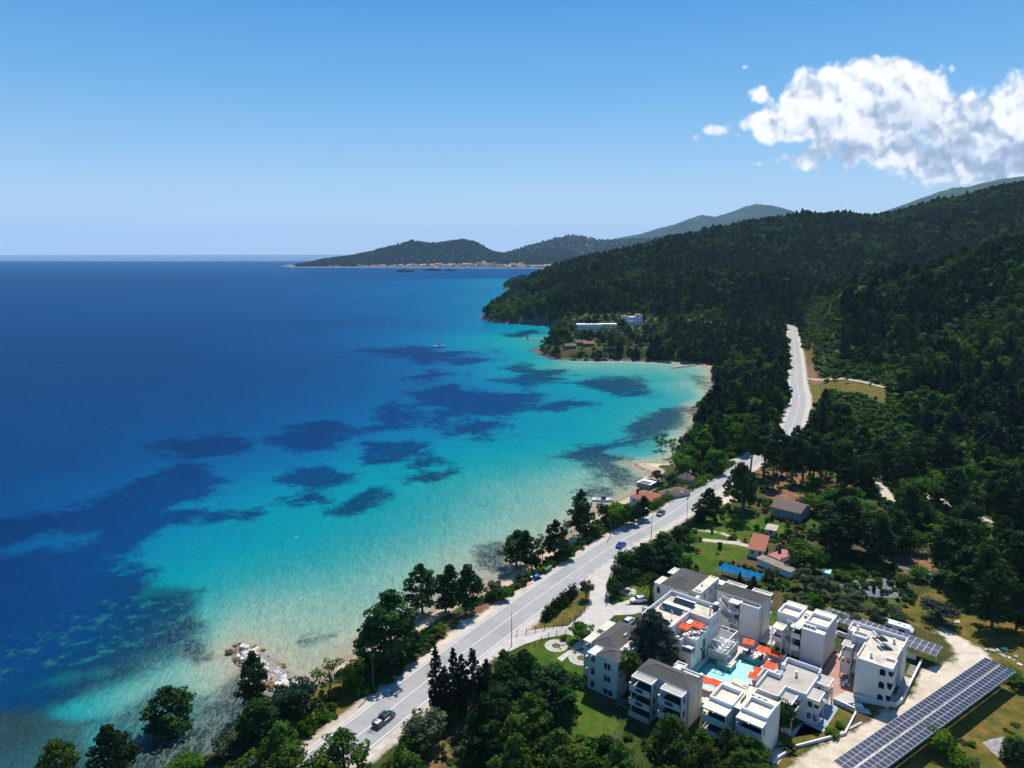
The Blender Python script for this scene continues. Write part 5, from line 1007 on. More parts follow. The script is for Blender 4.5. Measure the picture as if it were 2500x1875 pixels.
b.bx('yard_wall', WHITE, (8.6, 1.2, 0, 16, 1.4, 1.3), (12.0, 1.41, 0, 12.2, 3.0, 1.3), (19.41, .2, 0, 19.6, 3.6, 1.0), (14, .2, 0, 19.4, .4, 1.0)); b.bx('skylight', METAL, (15.2, 1.0, .9, 18.6, 1.8, 1.2))
for z in (2.2, 5.0): b.window('v', 12.3, 12.7, z, z + .8, 19.4, 1)
for z in (2.8, 5.6): b.balcony(15, 13.2, 19.4, 14.6, z, 'new'); b.balcony(8.4, 13.2, 12.9, 14.6, z, 'new')

# R: right block with stained flat roof and solar water heaters
b = Bld('hotel_block', 'rightmost tall white hotel block with a stained flat roof and arched openings', 'hotel block', 30, 5)
b.bx('wall', WHITE, (22.9, 8.2, 0, 27.2, 11.7, 8.3), (27.21, 2.2, 0, 33.3, 11.7, 8.3), (27.21, -.8, 0, 31.3, 2.19, 8.3)); b.bx('wall_fin', WHITE, (33.31, 6.9, 0, 33.9, 11.7, 8.3))
m_ = MB(); wallp(m_, 'u', 27.21, 33.9, -2.1, -.81, 7.8, 8.3); b.part('cornice', m_, WHITE)
m_ = MB(); holes = []
for zf in (0.0, 2.8, 5.6): holes.append((31.6, 32.7, zf + .8, zf + 2.3, 1))
wallp(m_, 'u', 27.21, 33.0, -2.1, -1.9, 0, 7.8, holes); m_.box(27.21, -1.9, 0, 31.0, -.8, 7.79); b.part('front_wall', m_, WHITE)
for zf in (.02, 2.8, 5.6):
    b.balcony(31.01, -1.89, 33.9, 2.18, zf, 'e', 1.0); m_ = MB(); ext(m_, 'u', [(33.01, zf - .22), (33.9, zf - .22), (33.9, zf + 1.0), (33.01, zf + 1.35)], -2.1, -1.9); ext(m_, 'u', [(33.01, zf + 1.35), (33.25, zf + 1.3), (33.01, zf + 2.55)], -2.1, -1.9); b.part('balcony_front', m_, WHITE); b.bx('door', GLASS, (31.32, .2, zf, 31.38, 1.8, zf + 2.1))
r = MB(); r.box(23.1, 8.4, 8.3, 27.2, 11.5, 8.32); r.box(27.2, -1.9, 8.3, 33.6, 11.5, 8.32); r.box(33.31, -1.9, 8.321, 33.7, 2.2, 8.33); b.part('roof', r, STAIN)
p = MB(); p.box(22.9, 8.2, 8.3, 23.1, 11.7, 8.75); p.box(23.1, 11.5, 8.3, 33.9, 11.7, 9.1); p.box(33.7, 6.9, 8.3, 33.9, 11.5, 9.1); p.box(27.2, -2.1, 8.3, 33.9, -1.9, 8.5); p.box(27.2, -1.9, 8.3, 27.4, 4.6, 8.9); p.box(33.7, -1.9, 8.3, 33.9, 2.2, 8.5); p.box(23.1, 8.2, 8.3, 27.2, 8.38, 8.5); p.box(32.0, 1.2, 8.33, 33.6, 1.4, 8.75); b.part('parapet', p, TRIM)
b.bx('tower_wall', WHITE, (24.3, 6.0, 0, 27.2, 8.19, 8.3)); b.flat(24.3, 6.0, 27.2, 8.19, 8.95, .5, .2, STAIN)
b.cover(23.0, 3.3, 25.2, 5.98, 7.3, GREYF)
for zf in (2.8, 5.6 - .9): pass
for zf in (2.4, 4.9): b.balcony(23.1, 3.4, 25.2, 5.98, zf, 'swe', 1.1)
b.bx('lower_wall', WHITE, (23.1, 3.4, .9, 25.2, 3.55, 2.2)); b.pillar(23.2, 3.5, 0, 7.05); b.pillar(25.1, 3.5, 0, 7.05)
for zf in (2.6, 5.2): b.stair('v', 5.9, 3.0, 25.4, 27.0, zf + 2.4, zf)
for u, v in ((24.5, 9.9), (31.8, 9.0), (29.4, .3)): b.chimney(u, v, 8.32, .9, .4)
for i, (u, v) in enumerate(((27.6, 9.2), (29.2, 6.0))):
    t = MB(); t.cyl((u, v, 9.35), (u + 1.2, v - 1.3, 9.35), .28, n=12); r = b.part('water_heater', t, METAL); q = MB(); q.face([(u + .2, v + .35, 9.25), (u + 1.5, v - 1.0, 9.25), (u + 3.2, v - .3, 8.45), (u + 1.9, v + 1.1, 8.45)]); q.face([(u + 1.9, v + 1.1, 8.40), (u + 3.2, v - .3, 8.40), (u + 1.5, v - 1.0, 9.2), (u + .2, v + .35, 9.2)]); b.part('collector', q, GLASS, r)
    k = MB(); [k.cyl((u + a, v + c, 8.3), (u + a, v + c, 9.2), .04, n=4) for a, c in ((.1, 0), (1.1, -1.2))]; b.part('stand', k, METAL, r)
b.bx('drainpipe', METAL, (33.31, 5.2, .2, 33.38, 5.3, 8.2)); b.bx('light', WPLA, (33.91, 9, 7.0, 34.0, 9.2, 7.2)); b.bx('light', WPLA, (33.91, 9, 4.2, 34.0, 9.2, 4.4))

# M: two storeys, big grey roof terrace
b = Bld('hotel_block', 'two storey white hotel block with a wide grey flat roof and little arched balconies', 'hotel block', 18, -13)
b.bx('wall', WHITE, (15.6, -16.8, 0, 22.2, -7.2, 5.35), (13.8, -21, 0, 18.4, -16.81, 5.35), (13.8, -16.8, 0, 15.59, -14.4, 5.35))
r = MB(); r.box(15.6, -16.6, 5.35, 22.0, -7.4, 5.37); r.box(14.0, -20.8, 5.35, 18.2, -16.6, 5.38); r.box(14.0, -16.6, 5.35, 15.6, -14.6, 5.36); b.part('roof', r, GREYF)
p = MB(); p.box(15.4, -7.4, 5.35, 22.2, -7.2, 6.35); p.box(22.0, -9.0, 5.35, 22.2, -7.4, 6.35); p.box(22.0, -16.8, 5.35, 22.2, -9.0, 5.75); p.box(18.4, -16.8, 5.35, 22.0, -16.6, 5.75); p.box(18.2, -21, 5.35, 18.4, -16.8, 5.95); p.box(13.8, -21, 5.35, 18.2, -20.8, 5.75); p.box(13.8, -20.8, 5.35, 14.0, -14.4, 6.2); p.box(14.0, -14.6, 5.35, 16.4, -14.4, 6.3); p.box(16.2, -14.4, 5.35, 16.4, -12.7, 6.3); p.box(15.4, -9.6, 5.35, 15.6, -7.4, 6.35); p.box(15.3, -10.9, 5.35, 16.0, -9.9, 6.5); p.box(12.7, -16.9, 4.2, 12.9, -13.2, 5.8); p.box(12.9, -13.4, 4.2, 15.2, -13.2, 5.8); b.part('parapet', p, TRIM)
b.bx('side_annex', WHITE, (12.9, -16.7, 0, 13.79, -13.41, 4.6)); m_ = MB(); ext(m_, 'u', [(13.0, 5.0), (16.2, 6.2), (16.2, 5.9), (13.0, 4.6)], -12.9, -12.75); b.part('stair_wall', m_, WHITE)
b.chimney(18.6, -11.4, 5.37, 1.0, .4)
for (u0, v0, u1, v1) in ((22.21, -10.6, 24.6, -7.0), (22.21, -16.7, 24.6, -12.8)):
    b.cover(u0, v0, u1, v1, 5.1, GREYF); b.balcony(u0, v0 + .16, u1, v1, 2.6, 'e', 1.0)
    m_ = MB(); wallp(m_, 'u', u0, u1, v0, v0 + .15, 0, 4.84, [(u0 + .3, u0 + 1.2, .8, 2.1, 1), (u0 + .3, u0 + 1.2, 3.3, 4.5, 1), (u0 + 1.45, u1 - .15, .6, 2.3), (u0 + 1.45, u1, 3.5, 4.84)]); b.part('arched_wall', m_, WHITE)
    b.pillar(u1 - .1, v1 - .15, 0, 2.38); b.bx('door', GLASS, (22.205, v0 + .9, 2.6, 22.25, v1 - .6, 4.6)); b.bx('door', GLASS, (22.205, v0 + .9, .05, 22.25, v1 - .6, 2.1))
b.cover(18.45, -21, 20.9, -16.82, 5.1, GREYF); b.balcony(18.41, -22.0, 21.4, -16.82, 2.6, 'se', 1.0); b.pillar(21.3, -21.9, 0, 2.38); b.bx('yard_wall', WHITE, (18.41, -22.6, 0, 21.5, -22.45, 1.1)); b.bx('door', GLASS, (18.405, -20.4, 2.6, 18.45, -17.4, 4.6))
m_ = MB(); [m_.cyl((20.9, v, 4.9), (21.5, v, 4.9), .04, n=5) for v in (-18, -19.6)]; b.part('spout', m_, TRIM)

# G: lower block in front with two balcony towers
b = Bld('hotel_block', 'white hotel block nearest the bottom edge with two cream roof trays and deep balconies', 'hotel block', 15, -30)
b.bx('wall', WHITE, (9.9, -33.4, 0, 14.3, -26.4, 7.95), (15.7, -32.9, 0, 20.45, -26.3, 7.95), (14.31, -32.0, 0, 15.69, -25.4, 8.2))
b.flat(9.9, -33.4, 14.3, -28.1, 8.75, .8, .28); b.flat(15.7, -32.9, 20.45, -28.3, 8.75, .8, .28); b.bx('roof_strip', CREAM, (14.31, -33.0, 8.21, 15.69, -24.9, 8.32)); b.bx('back_roof', CREAM, (15.7, -28.29, 7.951, 20.45, -26.3, 8.15), (9.9, -28.09, 7.951, 14.3, -26.4, 8.1)); b.bx('ledge', TRIM, (20.25, -28.2, 8.151, 20.45, -26.3, 8.5))
for u0, u1, v0, v1 in ((9.8, 14.3, -36.3, -33.41), (15.7, 20.45, -35.3, -32.91)):
    b.cover(u0, v0, u1, v1, 8.15, CREAM, .3, .12, .15); b.bx('gutter_spout', TRIM, ((u0 + u1) / 2 - .05, v0 - .4, 8.0, (u0 + u1) / 2 + .05, v0, 8.08))
    for zf in (.05, 2.8, 5.6):
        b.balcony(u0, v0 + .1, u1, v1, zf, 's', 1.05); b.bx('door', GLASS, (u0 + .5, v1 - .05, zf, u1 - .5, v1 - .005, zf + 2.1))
    m_ = MB(); holes = [(v0 + .7, v0 + 1.5, zf + .5, zf + 2.0, 1) for zf in (.05, 2.8, 5.6)]; wallp(m_, 'v', v0 + .12, v1, u1 - .16, u1, .3, 7.85, holes); b.part('side_wall', m_, WHITE)
    for zf in (.05, 2.8, 5.6): b.bx('railing', TRIM, (u0, v0 + .3, zf + .9, u0 + .06, v1, zf + 1.0))
    b.pillar(u0 + .1, v0 + .2, 0, 7.85, .18)
for u in (16.0, 17.1, 18.2): b.ac(u, -27.6, 8.16)
for v in (-31.2, -30.3, -29.4): b.bx('vent', DARK, (14.9, v, 8.33, 15.0, v + .6, 8.9))
m_ = MB(); ext(m_, 'u', [(11.0, 8.4), (13.8, 8.0), (13.8, 6.9), (11.0, 7.9)], -25.9, -25.75); b.part('stair_wall', m_, WHITE); b.stair('u', 12.0, 14.2, -25.7, -24.7, 5.6, 7.4, False); b.cover(12.0, -24.7, 14.3, -22.6, 6.6, GREYF); b.pillar(12.1, -24.6, 0, 6.35); b.pillar(14.2, -22.7, 0, 6.35)

# I: hip roofed block with two balcony stacks
b = Bld('hotel_block', 'white hotel block with slate hip roof and two front balcony stacks behind bright pines', 'hotel block', 0, -31)
b.bx('wall', WHITE, (-4.8, -33.7, 0, 5.95, -28.8, 8.3)); b.hip(-4.8, -33.7, 5.95, -28.8, 8.3, 9.3, ((-2.3, -31.2), (3.5, -31.2))); b.bx('back_wall', WHITE, (-.1, -28.79, 0, 5.95, -27.5, 8.05), (-.1, -27.49, 0, 2, -26, 8.05)); b.bx('back_roof', CREAM, (-.1, -28.5, 8.051, 5.75, -27.7, 8.1), (.1, -27.7, 8.051, 1.8, -26.2, 8.09)); b.bx('parapet', TRIM, (2.0, -27.69, 8.051, 5.95, -27.5, 8.4), (-.1, -26.19, 8.051, 2, -26, 8.4), (-.1, -27.69, 8.051, .08, -26.2, 8.4), (1.81, -27.69, 8.051, 1.99, -26.2, 8.4), (5.4, -28.1, 8.4, 5.95, -27.4, 8.7), (1.6, -28.2, 8.11, 2.1, -27.72, 8.7))
for u0, u1, gr in ((-4.9, -.4, (-3.5, -1.9)), (1.3, 5.75, (2.7, 4.4))):
    b.cover(u0, -36.2, u1, -33.9, 8.1, GREYF, .3, .15, .2)
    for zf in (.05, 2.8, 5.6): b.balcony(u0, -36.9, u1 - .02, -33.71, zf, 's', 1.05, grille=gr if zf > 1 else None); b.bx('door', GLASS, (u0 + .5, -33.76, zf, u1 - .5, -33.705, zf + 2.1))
    m_ = MB(); wallp(m_, 'v', -36.15, -33.71, u1 - .16, u1, .3, 7.8, [(-35.3, -34.4, zf + .3, zf + 1.9, 1) for zf in (.05, 2.8, 5.6)]); b.part('side_wall', m_, WHITE); b.pillar(u0 + .1, -36.0, 0, 7.8, .18); b.bx('white_lamp', WPLA, (u0 - .1, -36.8, 6.7, u0 + .25, -36.45, 7.0))
for z in (1.2, 4.0, 6.6): b.window('v', -28.4, -28.1, z, z + .7, 5.95, 1)
b.bx('drainpipe', DARK, (5.96, -33.5, .1, 6.0, -33.45, 8.1)); b.bx('drainpipe', DARK, (5.96, -29.2, 2.5, 6.0, -29.15, 8.1))

# H: left block, two hip roofs, arched loggias
b = Bld('hotel_block', 'leftmost white hotel block with two slate hip roofs facing the round stone lawn circles', 'hotel block', -13, -28)
b.bx('wall', WHITE, (-17.3, -30.8, 0, -12.0, -20, 8.3), (-14.0, -34.4, 0, -9.1, -30.81, 8.2), (-11.99, -30.8, 0, -9.4, -20, 7.9))
b.hip(-17.3, -30.8, -12.0, -20.0, 8.3, 9.3, ((-14.65, -28.6), (-14.65, -22.6))); b.hip(-14.0, -34.4, -9.1, -30.0, 8.31, 9.15, ((-11.8, -32.3), (-11.2, -32.1)), .15)
b.bx('flat_roof', STAIN, (-11.8, -29.6, 7.901, -9.6, -20.2, 7.95)); b.bx('parapet', TRIM, (-9.6, -29.6, 7.901, -9.4, -20, 8.2), (-11.79, -20.19, 7.951, -9.61, -20, 8.2)); b.bx('skylight', WPLA, (-13.0, -25.6, 9.0, -12.8, -24.4, 9.06)); b.chimney(-10.7, -28.4, 7.96, .6, .7)
for v0, v1 in ((-31.3, -27.0), (-25.3, -21.0)):
    b.cover(-19.4, v0, -17.31, v1, 8.2, CREAM)
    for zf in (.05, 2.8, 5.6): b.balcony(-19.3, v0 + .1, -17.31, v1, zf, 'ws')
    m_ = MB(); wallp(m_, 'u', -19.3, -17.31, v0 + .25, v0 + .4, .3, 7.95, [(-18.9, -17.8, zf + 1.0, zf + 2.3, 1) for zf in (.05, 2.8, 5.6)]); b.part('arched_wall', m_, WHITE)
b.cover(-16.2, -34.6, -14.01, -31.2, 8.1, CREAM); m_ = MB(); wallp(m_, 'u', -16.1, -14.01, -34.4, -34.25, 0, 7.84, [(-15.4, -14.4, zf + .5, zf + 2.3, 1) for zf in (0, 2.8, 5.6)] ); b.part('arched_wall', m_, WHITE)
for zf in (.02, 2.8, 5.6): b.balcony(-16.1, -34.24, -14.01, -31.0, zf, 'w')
for z in (3.5, 6.2): b.window('u', -12.2, -10.6, z - .3, z + 1.1, -34.4, -1, t=.16)
b.window('u', -12.2, -10.0, .4, 1.6, -34.4, -1, mat=DARK)

# A: two storey block at the back left
b = Bld('hotel_block', 'low white hotel block with a cross hip slate roof beside the date palm', 'hotel block', -17, 12)
b.bx('wall', WHITE, (-21.2, 7.1, 0, -14.0, 19.0, 5.8), (-13.99, 9.0, 0, -11.2, 19.6, 5.55)); b.hip(-21.2, 9.6, -14.0, 19.0, 5.8, 7.0, ((-17.6, 11.6), (-17.6, 16.4))); b.hip(-21.2, 7.1, -14.0, 14.0, 5.81, 6.85, ((-18.2, 9.9), (-17.0, 9.9)))
b.bx('side_roof', CREAM, (-13.7, 9.1, 5.551, -11.4, 19.4, 5.6)); b.bx('parapet', TRIM, (-11.39, 9.0, 5.551, -11.2, 19.6, 5.8), (-13.7, 19.41, 5.551, -11.4, 19.6, 5.8), (-13.2, 9.6, 5.61, -11.4, 9.75, 5.95), (-13.0, 12.6, 5.61, -12.6, 13.0, 6.2))
b.cover(-23.2, 6.9, -21.21, 11.4, 5.7, CREAM); m_ = MB(); wallp(m_, 'u', -23.1, -21.21, 7.1, 7.25, 0, 5.44, [(-22.5, -21.6, 2.9, 4.7, 1)]); b.part('arched_wall', m_, WHITE); b.balcony(-23.1, 7.26, -21.21, 11.3, 2.8, 'w'); b.cover(-23.2, 14.2, -21.21, 18.2, 5.7, STAIN); b.balcony(-23.1, 14.3, -21.21, 18.1, 2.8, 'sw')
b.stair('v', 9.6, 7.2, -13.6, -12.4, 5.0, 2.8, False); m_ = MB(); ext(m_, 'v', [(9.0, 5.55), (9.0, 2.0), (7.0, 2.0), (7.0, 3.4)], -12.3, -12.15); b.part('stair_wall', m_, WHITE); b.bx('landing_wall', WHITE, (-12.1, 7.3, 0, -11.2, 8.99, 5.0)); b.bx('door', CREAM, (-11.8, 7.24, 2.8, -11.4, 7.29, 4.6))
for v in (10.5, 14, 17): b.window('v', v, v + .9, 3.4, 4.8, -11.2, 1)
b = Bld('shed', 'long shed with a bright white flat roof behind the low hotel block', 'shed', -13.5, 21.2)
b.bx('wall', METAL, (-17.3, 19.9, 0, -9.6, 22.0, 3.9)); b.bx('roof', TRIM, (-17.6, 19.7, 3.901, -9.3, 22.2, 4.05)); [b.bx('door', DARK, (-9.59, v, .1, -9.56, v + .8, 2.4)) for v in (20.1, 21.1)]; b.bx('window', GLASS, (-12.5, 19.86, 1.5, -11.5, 19.89, 2.6))

# B: main building with sunken roof, terrace, aqua shaded wall
b = Bld('main_hotel_building', 'main white hotel building with solar racks, dishes and umbrella terrace above the pool', 'hotel building', -7, -7)
b.bx('wall', WHITE, (-14.5, -15.4, 0, -6.8, -.9, 8.3), (-6.79, -6.7, 0, -1.9, -.9, 8.3)); b.bx('terrace_wall', WHITE, (-6.79, -13.4, 0, -2.1, -6.71, 5.6), (-6.79, -15.4, 0, -4.7, -13.41, 5.6), (-4.69, -15.4, 0, -2.1, -14.9, 3.9), (-2.8, -14.89, 0, -2.1, -13.41, 3.9))
r = MB(); r.box(-14.3, -15.2, 8.3, -7.0, -1.1, 8.32); r.box(-7.0, -6.5, 8.3, -2.1, -1.1, 8.33); b.part('roof', r, STAIN)
p = MB(); p.box(-14.5, -1.1, 8.3, -1.9, -.9, 9.3); p.box(-14.5, -15.4, 8.3, -14.3, -1.1, 9.3); p.box(-2.1, -6.7, 8.3, -1.9, -1.1, 8.95); p.box(-6.8, -6.7, 8.3, -2.1, -6.5, 8.6); p.box(-7.0, -15.4, 8.3, -6.8, -6.5, 8.9); p.box(-14.3, -15.4, 8.3, -7.0, -15.2, 8.6); b.part('parapet', p, TRIM)
b.bx('terrace_floor', PAVE, (-6.6, -13.2, 5.601, -2.3, -6.72, 5.62), (-6.6, -15.2, 5.601, -4.9, -13.3, 5.615)); b.bx('terrace_parapet', TRIM, (-2.3, -13.2, 5.601, -2.1, -8.2, 6.4), (-4.69, -13.4, 5.601, -2.1, -13.21, 6.4), (-6.79, -15.4, 5.601, -4.7, -15.2, 6.4), (-4.9, -15.19, 5.601, -4.7, -13.3, 6.4), (-2.3, -8.19, 5.601, -2.1, -6.72, 7.2), (-3.4, -8.2, 5.621, -2.31, -8.05, 6.9))
b.bx('stair_cover', CREAM, (-6.6, -9.5, 7.2, -5.4, -6.9, 7.35)); b.cover(-4.69, -15.35, -2.12, -13.42, 5.2, CREAM)
for v in (-6.0, -4.6, -3.1): b.window('v', v, v + .55, 5.9, 7.2, -1.9, 1, t=.07)
b.window('v', -9.9, -8.4, 2.6, 5.0, -2.1, 1); b.window('v', -14.3, -13.8, 2.6, 4.0, -2.1, 1, t=.06); b.window('v', -12.2, -11.9, 1.2, 2.0, -2.1, 1, t=.05); b.window('u', -9.3, -8.7, 4.2, 5.0, -15.4, -1, t=.07); b.bx('door', DARK, (-2.09, -10.0, 0, -2.04, -8.4, 2.3)); b.bx('wall_lamp', BLACKM, (-2.09, -11.0, 3.0, -1.7, -10.6, 3.2))
for z, v0, v1, u0, u1 in ((8.4, -4.6, -3.2, -12.2, -7.2), (8.4, -9.4, -7.6, -13.2, -8.0)):
    q = MB(); q.face([(u0, v0, z + .15), (u1, v0, z + .15), (u1, v1, z + .75), (u0, v1, z + .75)]); q.face([(u0, v1, z + .70), (u1, v1, z + .70), (u1, v0, z + .10), (u0, v0, z + .10)]); r = b.part('solar_rack', q, GLASS)
    k = MB(); k.box(u0, v1 + .01, z + .55, u1, v1 + .5, z + .8); [k.cyl((u, v1 + .1, 8.3), (u, v1 + .1, z + .6), .04, n=4) for u in (u0 + .2, (u0 + u1) / 2, u1 - .2)]; b.part('rack_frame', k, TRIM, r)
b.bx('roof_slab', CREAM, (-13.6, -6.9, 8.33, -7.3, -5.3, 8.7)); b.chimney(-3.2, -4.0, 8.33, 1.7, .25); b.bx('vent_tower', DARK, (-3.1, -2.6, 8.33, -2.3, -1.4, 10.1)); b.bx('vent_cap', METAL, (-3.2, -2.7, 10.11, -2.2, -1.3, 10.25)); b.bx('cowl', WPLA, (-7.6, -7.0, 8.33, -7.1, -6.5, 9.0))
def dish(b, u, v, z):
    m = MB(); m.cyl((u, v, z), (u, v, z + 1.5), .04, n=5); r = b.part('antenna_mast', m, METAL); d = MB(); d.cyl((u, v, z + 1.6), (u + .1, v + .12, z + 1.68), .15, .5, 14, cap=False); b.part('satellite_dish', d, WPLA, r)
dish(b, -11.6, -11.3, 8.32); dish(b, -9.0, -11.5, 8.32)
# white slatted walkway cover left of the main roof, and forecourt wall
b = Bld('slatted_walkway', 'white slatted walkway cover running along the main building above the white car', 'walkway cover', -16, -2)
b.bx('roof_beam', TRIM, (-15.9, -8.0, 3.0, -14.52, 6.5, 3.12)); s_ = MB(); [s_.box(-16.9, v, 3.121, -14.6, v + .22, 3.26) for v in np.arange(-7.8, 6.3, .95)]; b.part('slats', s_, TRIM); [b.pillar(-15.8, v, 0, 3.0, .2) for v in (-7.5, -3, 1.5, 6)]
b = Bld('planter_wall', 'low white raised planter with dry soil beside the forecourt', 'planter', -17, -14)
b.bx('wall', TRIM, (-19.9, -18.8, 0, -19.7, -13.6, .8), (-19.7, -13.8, 0, -15.6, -13.6, .8), (-15.8, -18.8, 0, -15.6, -13.81, .8)); b.bx('soil', pmat('dry_soil', (0.22, 0.15, 0.05), .95, .3, 3), (-19.69, -18.8, 0, -15.81, -13.81, .6))
b = Bld('low_wall', 'short white wall at the edge of the forecourt near the white car', 'wall', -18, 1.5); b.bx('wall', TRIM, (-23.5, 1.5, 0, -17.5, 1.75, .9)); b.bx('coping', WHITE, (-23.55, 1.45, .901, -17.45, 1.8, 1.0))

# pergola restaurant deck
b = Bld('pergola', 'white beam pergola over dining tables between the main building and the pool', 'pergola', 0, -5)
b.bx('deck', PAVE, (-1.85, -7.4, 0, 2.4, -.6, 1.6)); b.bx('deck_edge', TRIM, (2.2, -7.4, 1.601, 2.4, -.6, 1.95), (-1.85, -7.4, 1.601, 2.19, -7.25, 1.95)); f = MB(); f.box(1.9, -7.4, 4.25, 2.1, -.4, 4.45); f.box(-1.85, -7.4, 4.25, 1.89, -7.25, 4.45); f.box(-1.85, -.55, 4.25, 1.89, -.4, 4.45); f.box(-1.85, -2.1, 4.25, 1.89, -1.98, 4.45); f.box(.2, -1.97, 4.25, .3, -.56, 4.4); b.part('beam_frame', f, TRIM)
for i in range(8): b.bx('rafter', TRIM, (-1.85, -6.7 + i * .6, 4.1, 1.89, -6.62 + i * .6, 4.24))
for u, v in ((2.0, -7.3), (2.0, -4), (2.0, -.5), (.2, -7.3), (-1.7, -.5)): b.pillar(u, v, 1.6 if v < -.6 else 0, 4.24, .12)
r = MB(); [r.cyl((2.3, v, 1.95), (2.3, v, 2.6), .03, n=4) for v in np.arange(-7.3, -.6, 1.1)]; r.cyl((2.3, -7.3, 2.6), (2.3, -.7, 2.6), .035, n=4); b.part('railing', r, TRIM)

# ------------------------------------------------------------------ pool and decks
def hsheet(name, P, z, mat, th=.0):
    Q = [HW(*p) for p in P]; return sheet(name, Q, 5 + z, mat, src=False, th=th)
POOL = [(-1.2, -7.6), (.7, -7.6), (.8, -8.7), (4.1, -8.7), (4.1, -5.4), (3.5, -5.4), (3.4, -1.6), (5.2, -2.2), (9, -2.2), (8.9, -8.6), (9.6, -11.5), (6, -12.1), (6.1, -14.2), (4.2, -18.3), (-.9, -18.9), (-1.2, -14.4)]
PWALL = pmat('pool_tile_wall', (0.10, 0.68, 0.66), .4, .08, 3); PFLOOR = pmat('pool_tile_floor', (0.50, 0.88, 0.88), .5, .04, 1)
def inner(P, d):
    out = []; n = len(P); ar = sum(P[i][0] * P[(i + 1) % n][1] - P[(i + 1) % n][0] * P[i][1] for i in range(n)); sg = 1 if ar > 0 else -1
    for i in range(n):
        a, b_, c = Vector(P[i - 1]), Vector(P[i]), Vector(P[(i + 1) % n]); e1 = (b_ - a).normalized(); e2 = (c - b_).normalized(); n1 = Vector((-e1.y, e1.x)) * sg; n2 = Vector((-e2.y, e2.x)) * sg
        q = n1 + n2; q = q / max(.3, q.dot(n1)); out.append(tuple(b_ + q * d))
    return out
# paved deck with the pool cut out of it; the ground sheet dips under the basin
DZ = .06
outer = [(-3.9, -24.0), (9.8, -24.0), (13.7, -17), (13.7, -8), (15.3, -5), (14, 1.1), (8.4, 1.1), (4.4, 5.9), (-1.9, 5.9), (-1.9, -15.4), (-3.9, -16)]
pb = empty('swimming_pool', (*HW(4, -9), 5.0), HA, 'turquoise hotel swimming pool with stepped corners among the white blocks', 'swimming pool')
def hp(name, mb, mat, parent): return mb.build(name, mat, parent, off=(4, -9, 0))
import mathutils.geometry as mg
def fill_with_hole(mb, outer, hole, z):
    tris = mg.tessellate_polygon([[Vector((*p, 0)) for p in outer], [Vector((*p, 0)) for p in hole]]); pts = [(*p, z) for p in outer + hole]
    for t in tris:
        a, b_, c = (Vector(pts[i]) for i in t); q = [pts[i] for i in t]
        mb.face(q if (b_ - a).cross(c - a).z > 0 else q[::-1])
m_ = MB(); fill_with_hole(m_, outer, POOL, DZ)
for i in range(len(outer)):
    a, c = outer[i], outer[(i + 1) % len(outer)]; m_.face([(*a, 0), (*c, 0), (*c, DZ), (*a, DZ)])
hp('pool_deck', m_, PAVE, pb)
m_ = MB(); P2 = POOL
for i in range(len(P2)):
    a, c = P2[i], P2[(i + 1) % len(P2)]; m_.face([(*a, DZ), (*c, DZ), (*c, -1.25), (*a, -1.25)]); m_.face([(*a, -1.25), (*c, -1.25), (*c, DZ), (*a, DZ)])
hp('pool_wall', m_, PWALL, pb)
m_ = MB(); m_.face([(*p, -1.2) for p in (P2 if sum(P2[i][0] * P2[(i + 1) % len(P2)][1] - P2[(i + 1) % len(P2)][0] * P2[i][1] for i in range(len(P2))) > 0 else P2[::-1])]); hp('pool_floor', m_, PFLOOR, pb)
def water_mat():
    m, nt, out = new_mat('pool_water'); t = node(nt, 'ShaderNodeBsdfTransparent'); t.inputs[0].default_value = (0.80, 0.97, 0.98, 1); g = node(nt, 'ShaderNodeBsdfGlossy', i_Roughness=.05); fr = node(nt, 'ShaderNodeFresnel', i_IOR=1.33); mx = node(nt, 'ShaderNodeMixShader')
    nt.links.new(fr.outputs[0], mx.inputs[0]); nt.links.new(t.outputs[0], mx.inputs[1]); nt.links.new(g.outputs[0], mx.inputs[2]); nt.links.new(mx.outputs[0], out.inputs[0]); return m
m_ = MB(); m_.face([(*p, DZ - .12) for p in (P2 if sum(P2[i][0] * P2[(i + 1) % len(P2)][1] - P2[(i + 1) % len(P2)][0] * P2[i][1] for i in range(len(P2))) > 0 else P2[::-1])]); hp('pool_water', m_, water_mat(), pb)
hsheet('courtyard', [(-25, -20), (-15, -12), (-15, 7), (-11, 9), (-6.7, 14.5), (8, 14.5), (8, 6), (4.4, 6), (4.4, 5.9), (-1.9, 5.9), (-1.9, -15.4), (-4, -16), (-4, -24), (-9, -24), (-9, -20)], .03, CONC)
hsheet('brick_court', [(19.7, -7.2), (25, -7.2), (26.7, -2.6), (27.1, 8), (22.6, 12.2), (19.7, 12.2)], .035, TILE_T)
hsheet('terrace', [(24.7, -6.9), (27.0, -7.0), (28.8, -4.5), (27.3, -2.2), (26.0, -2.4), (24.8, -6.0)], .55, CONC, th=.52); hsheet('terrace', [(28.9, -7.5), (31.8, -6.6), (31.0, -5.0), (28.2, -5.4)], .045, CONC)
hsheet('pavement', [(21.0, -23), (22.2, -17.5), (24.9, -18), (26.1, -17.8), (26.2, -8.6), (24.7, -6.9), (22.3, -6.9), (22.2, -22.9)], .04, pmat('bluish_concrete', (0.33, 0.35, 0.37), .9, .08, 1))
hsheet('pavement', [(20.6, -36.5), (22.2, -36.5), (22.8, -26), (20.6, -26)], .04, CONC); hsheet('pavement', [(27.2, -4.4), (34.9, -1.4), (35.2, 12), (34.0, 12), (33.9, -2.1), (27.2, -2.3)], .04, CONC)
hsheet('garden_steps', [(28.0, -5.8), (30.0, -5.2), (29.4, -4.4), (28.2, -4.7)], .3, TRIM, th=.26)
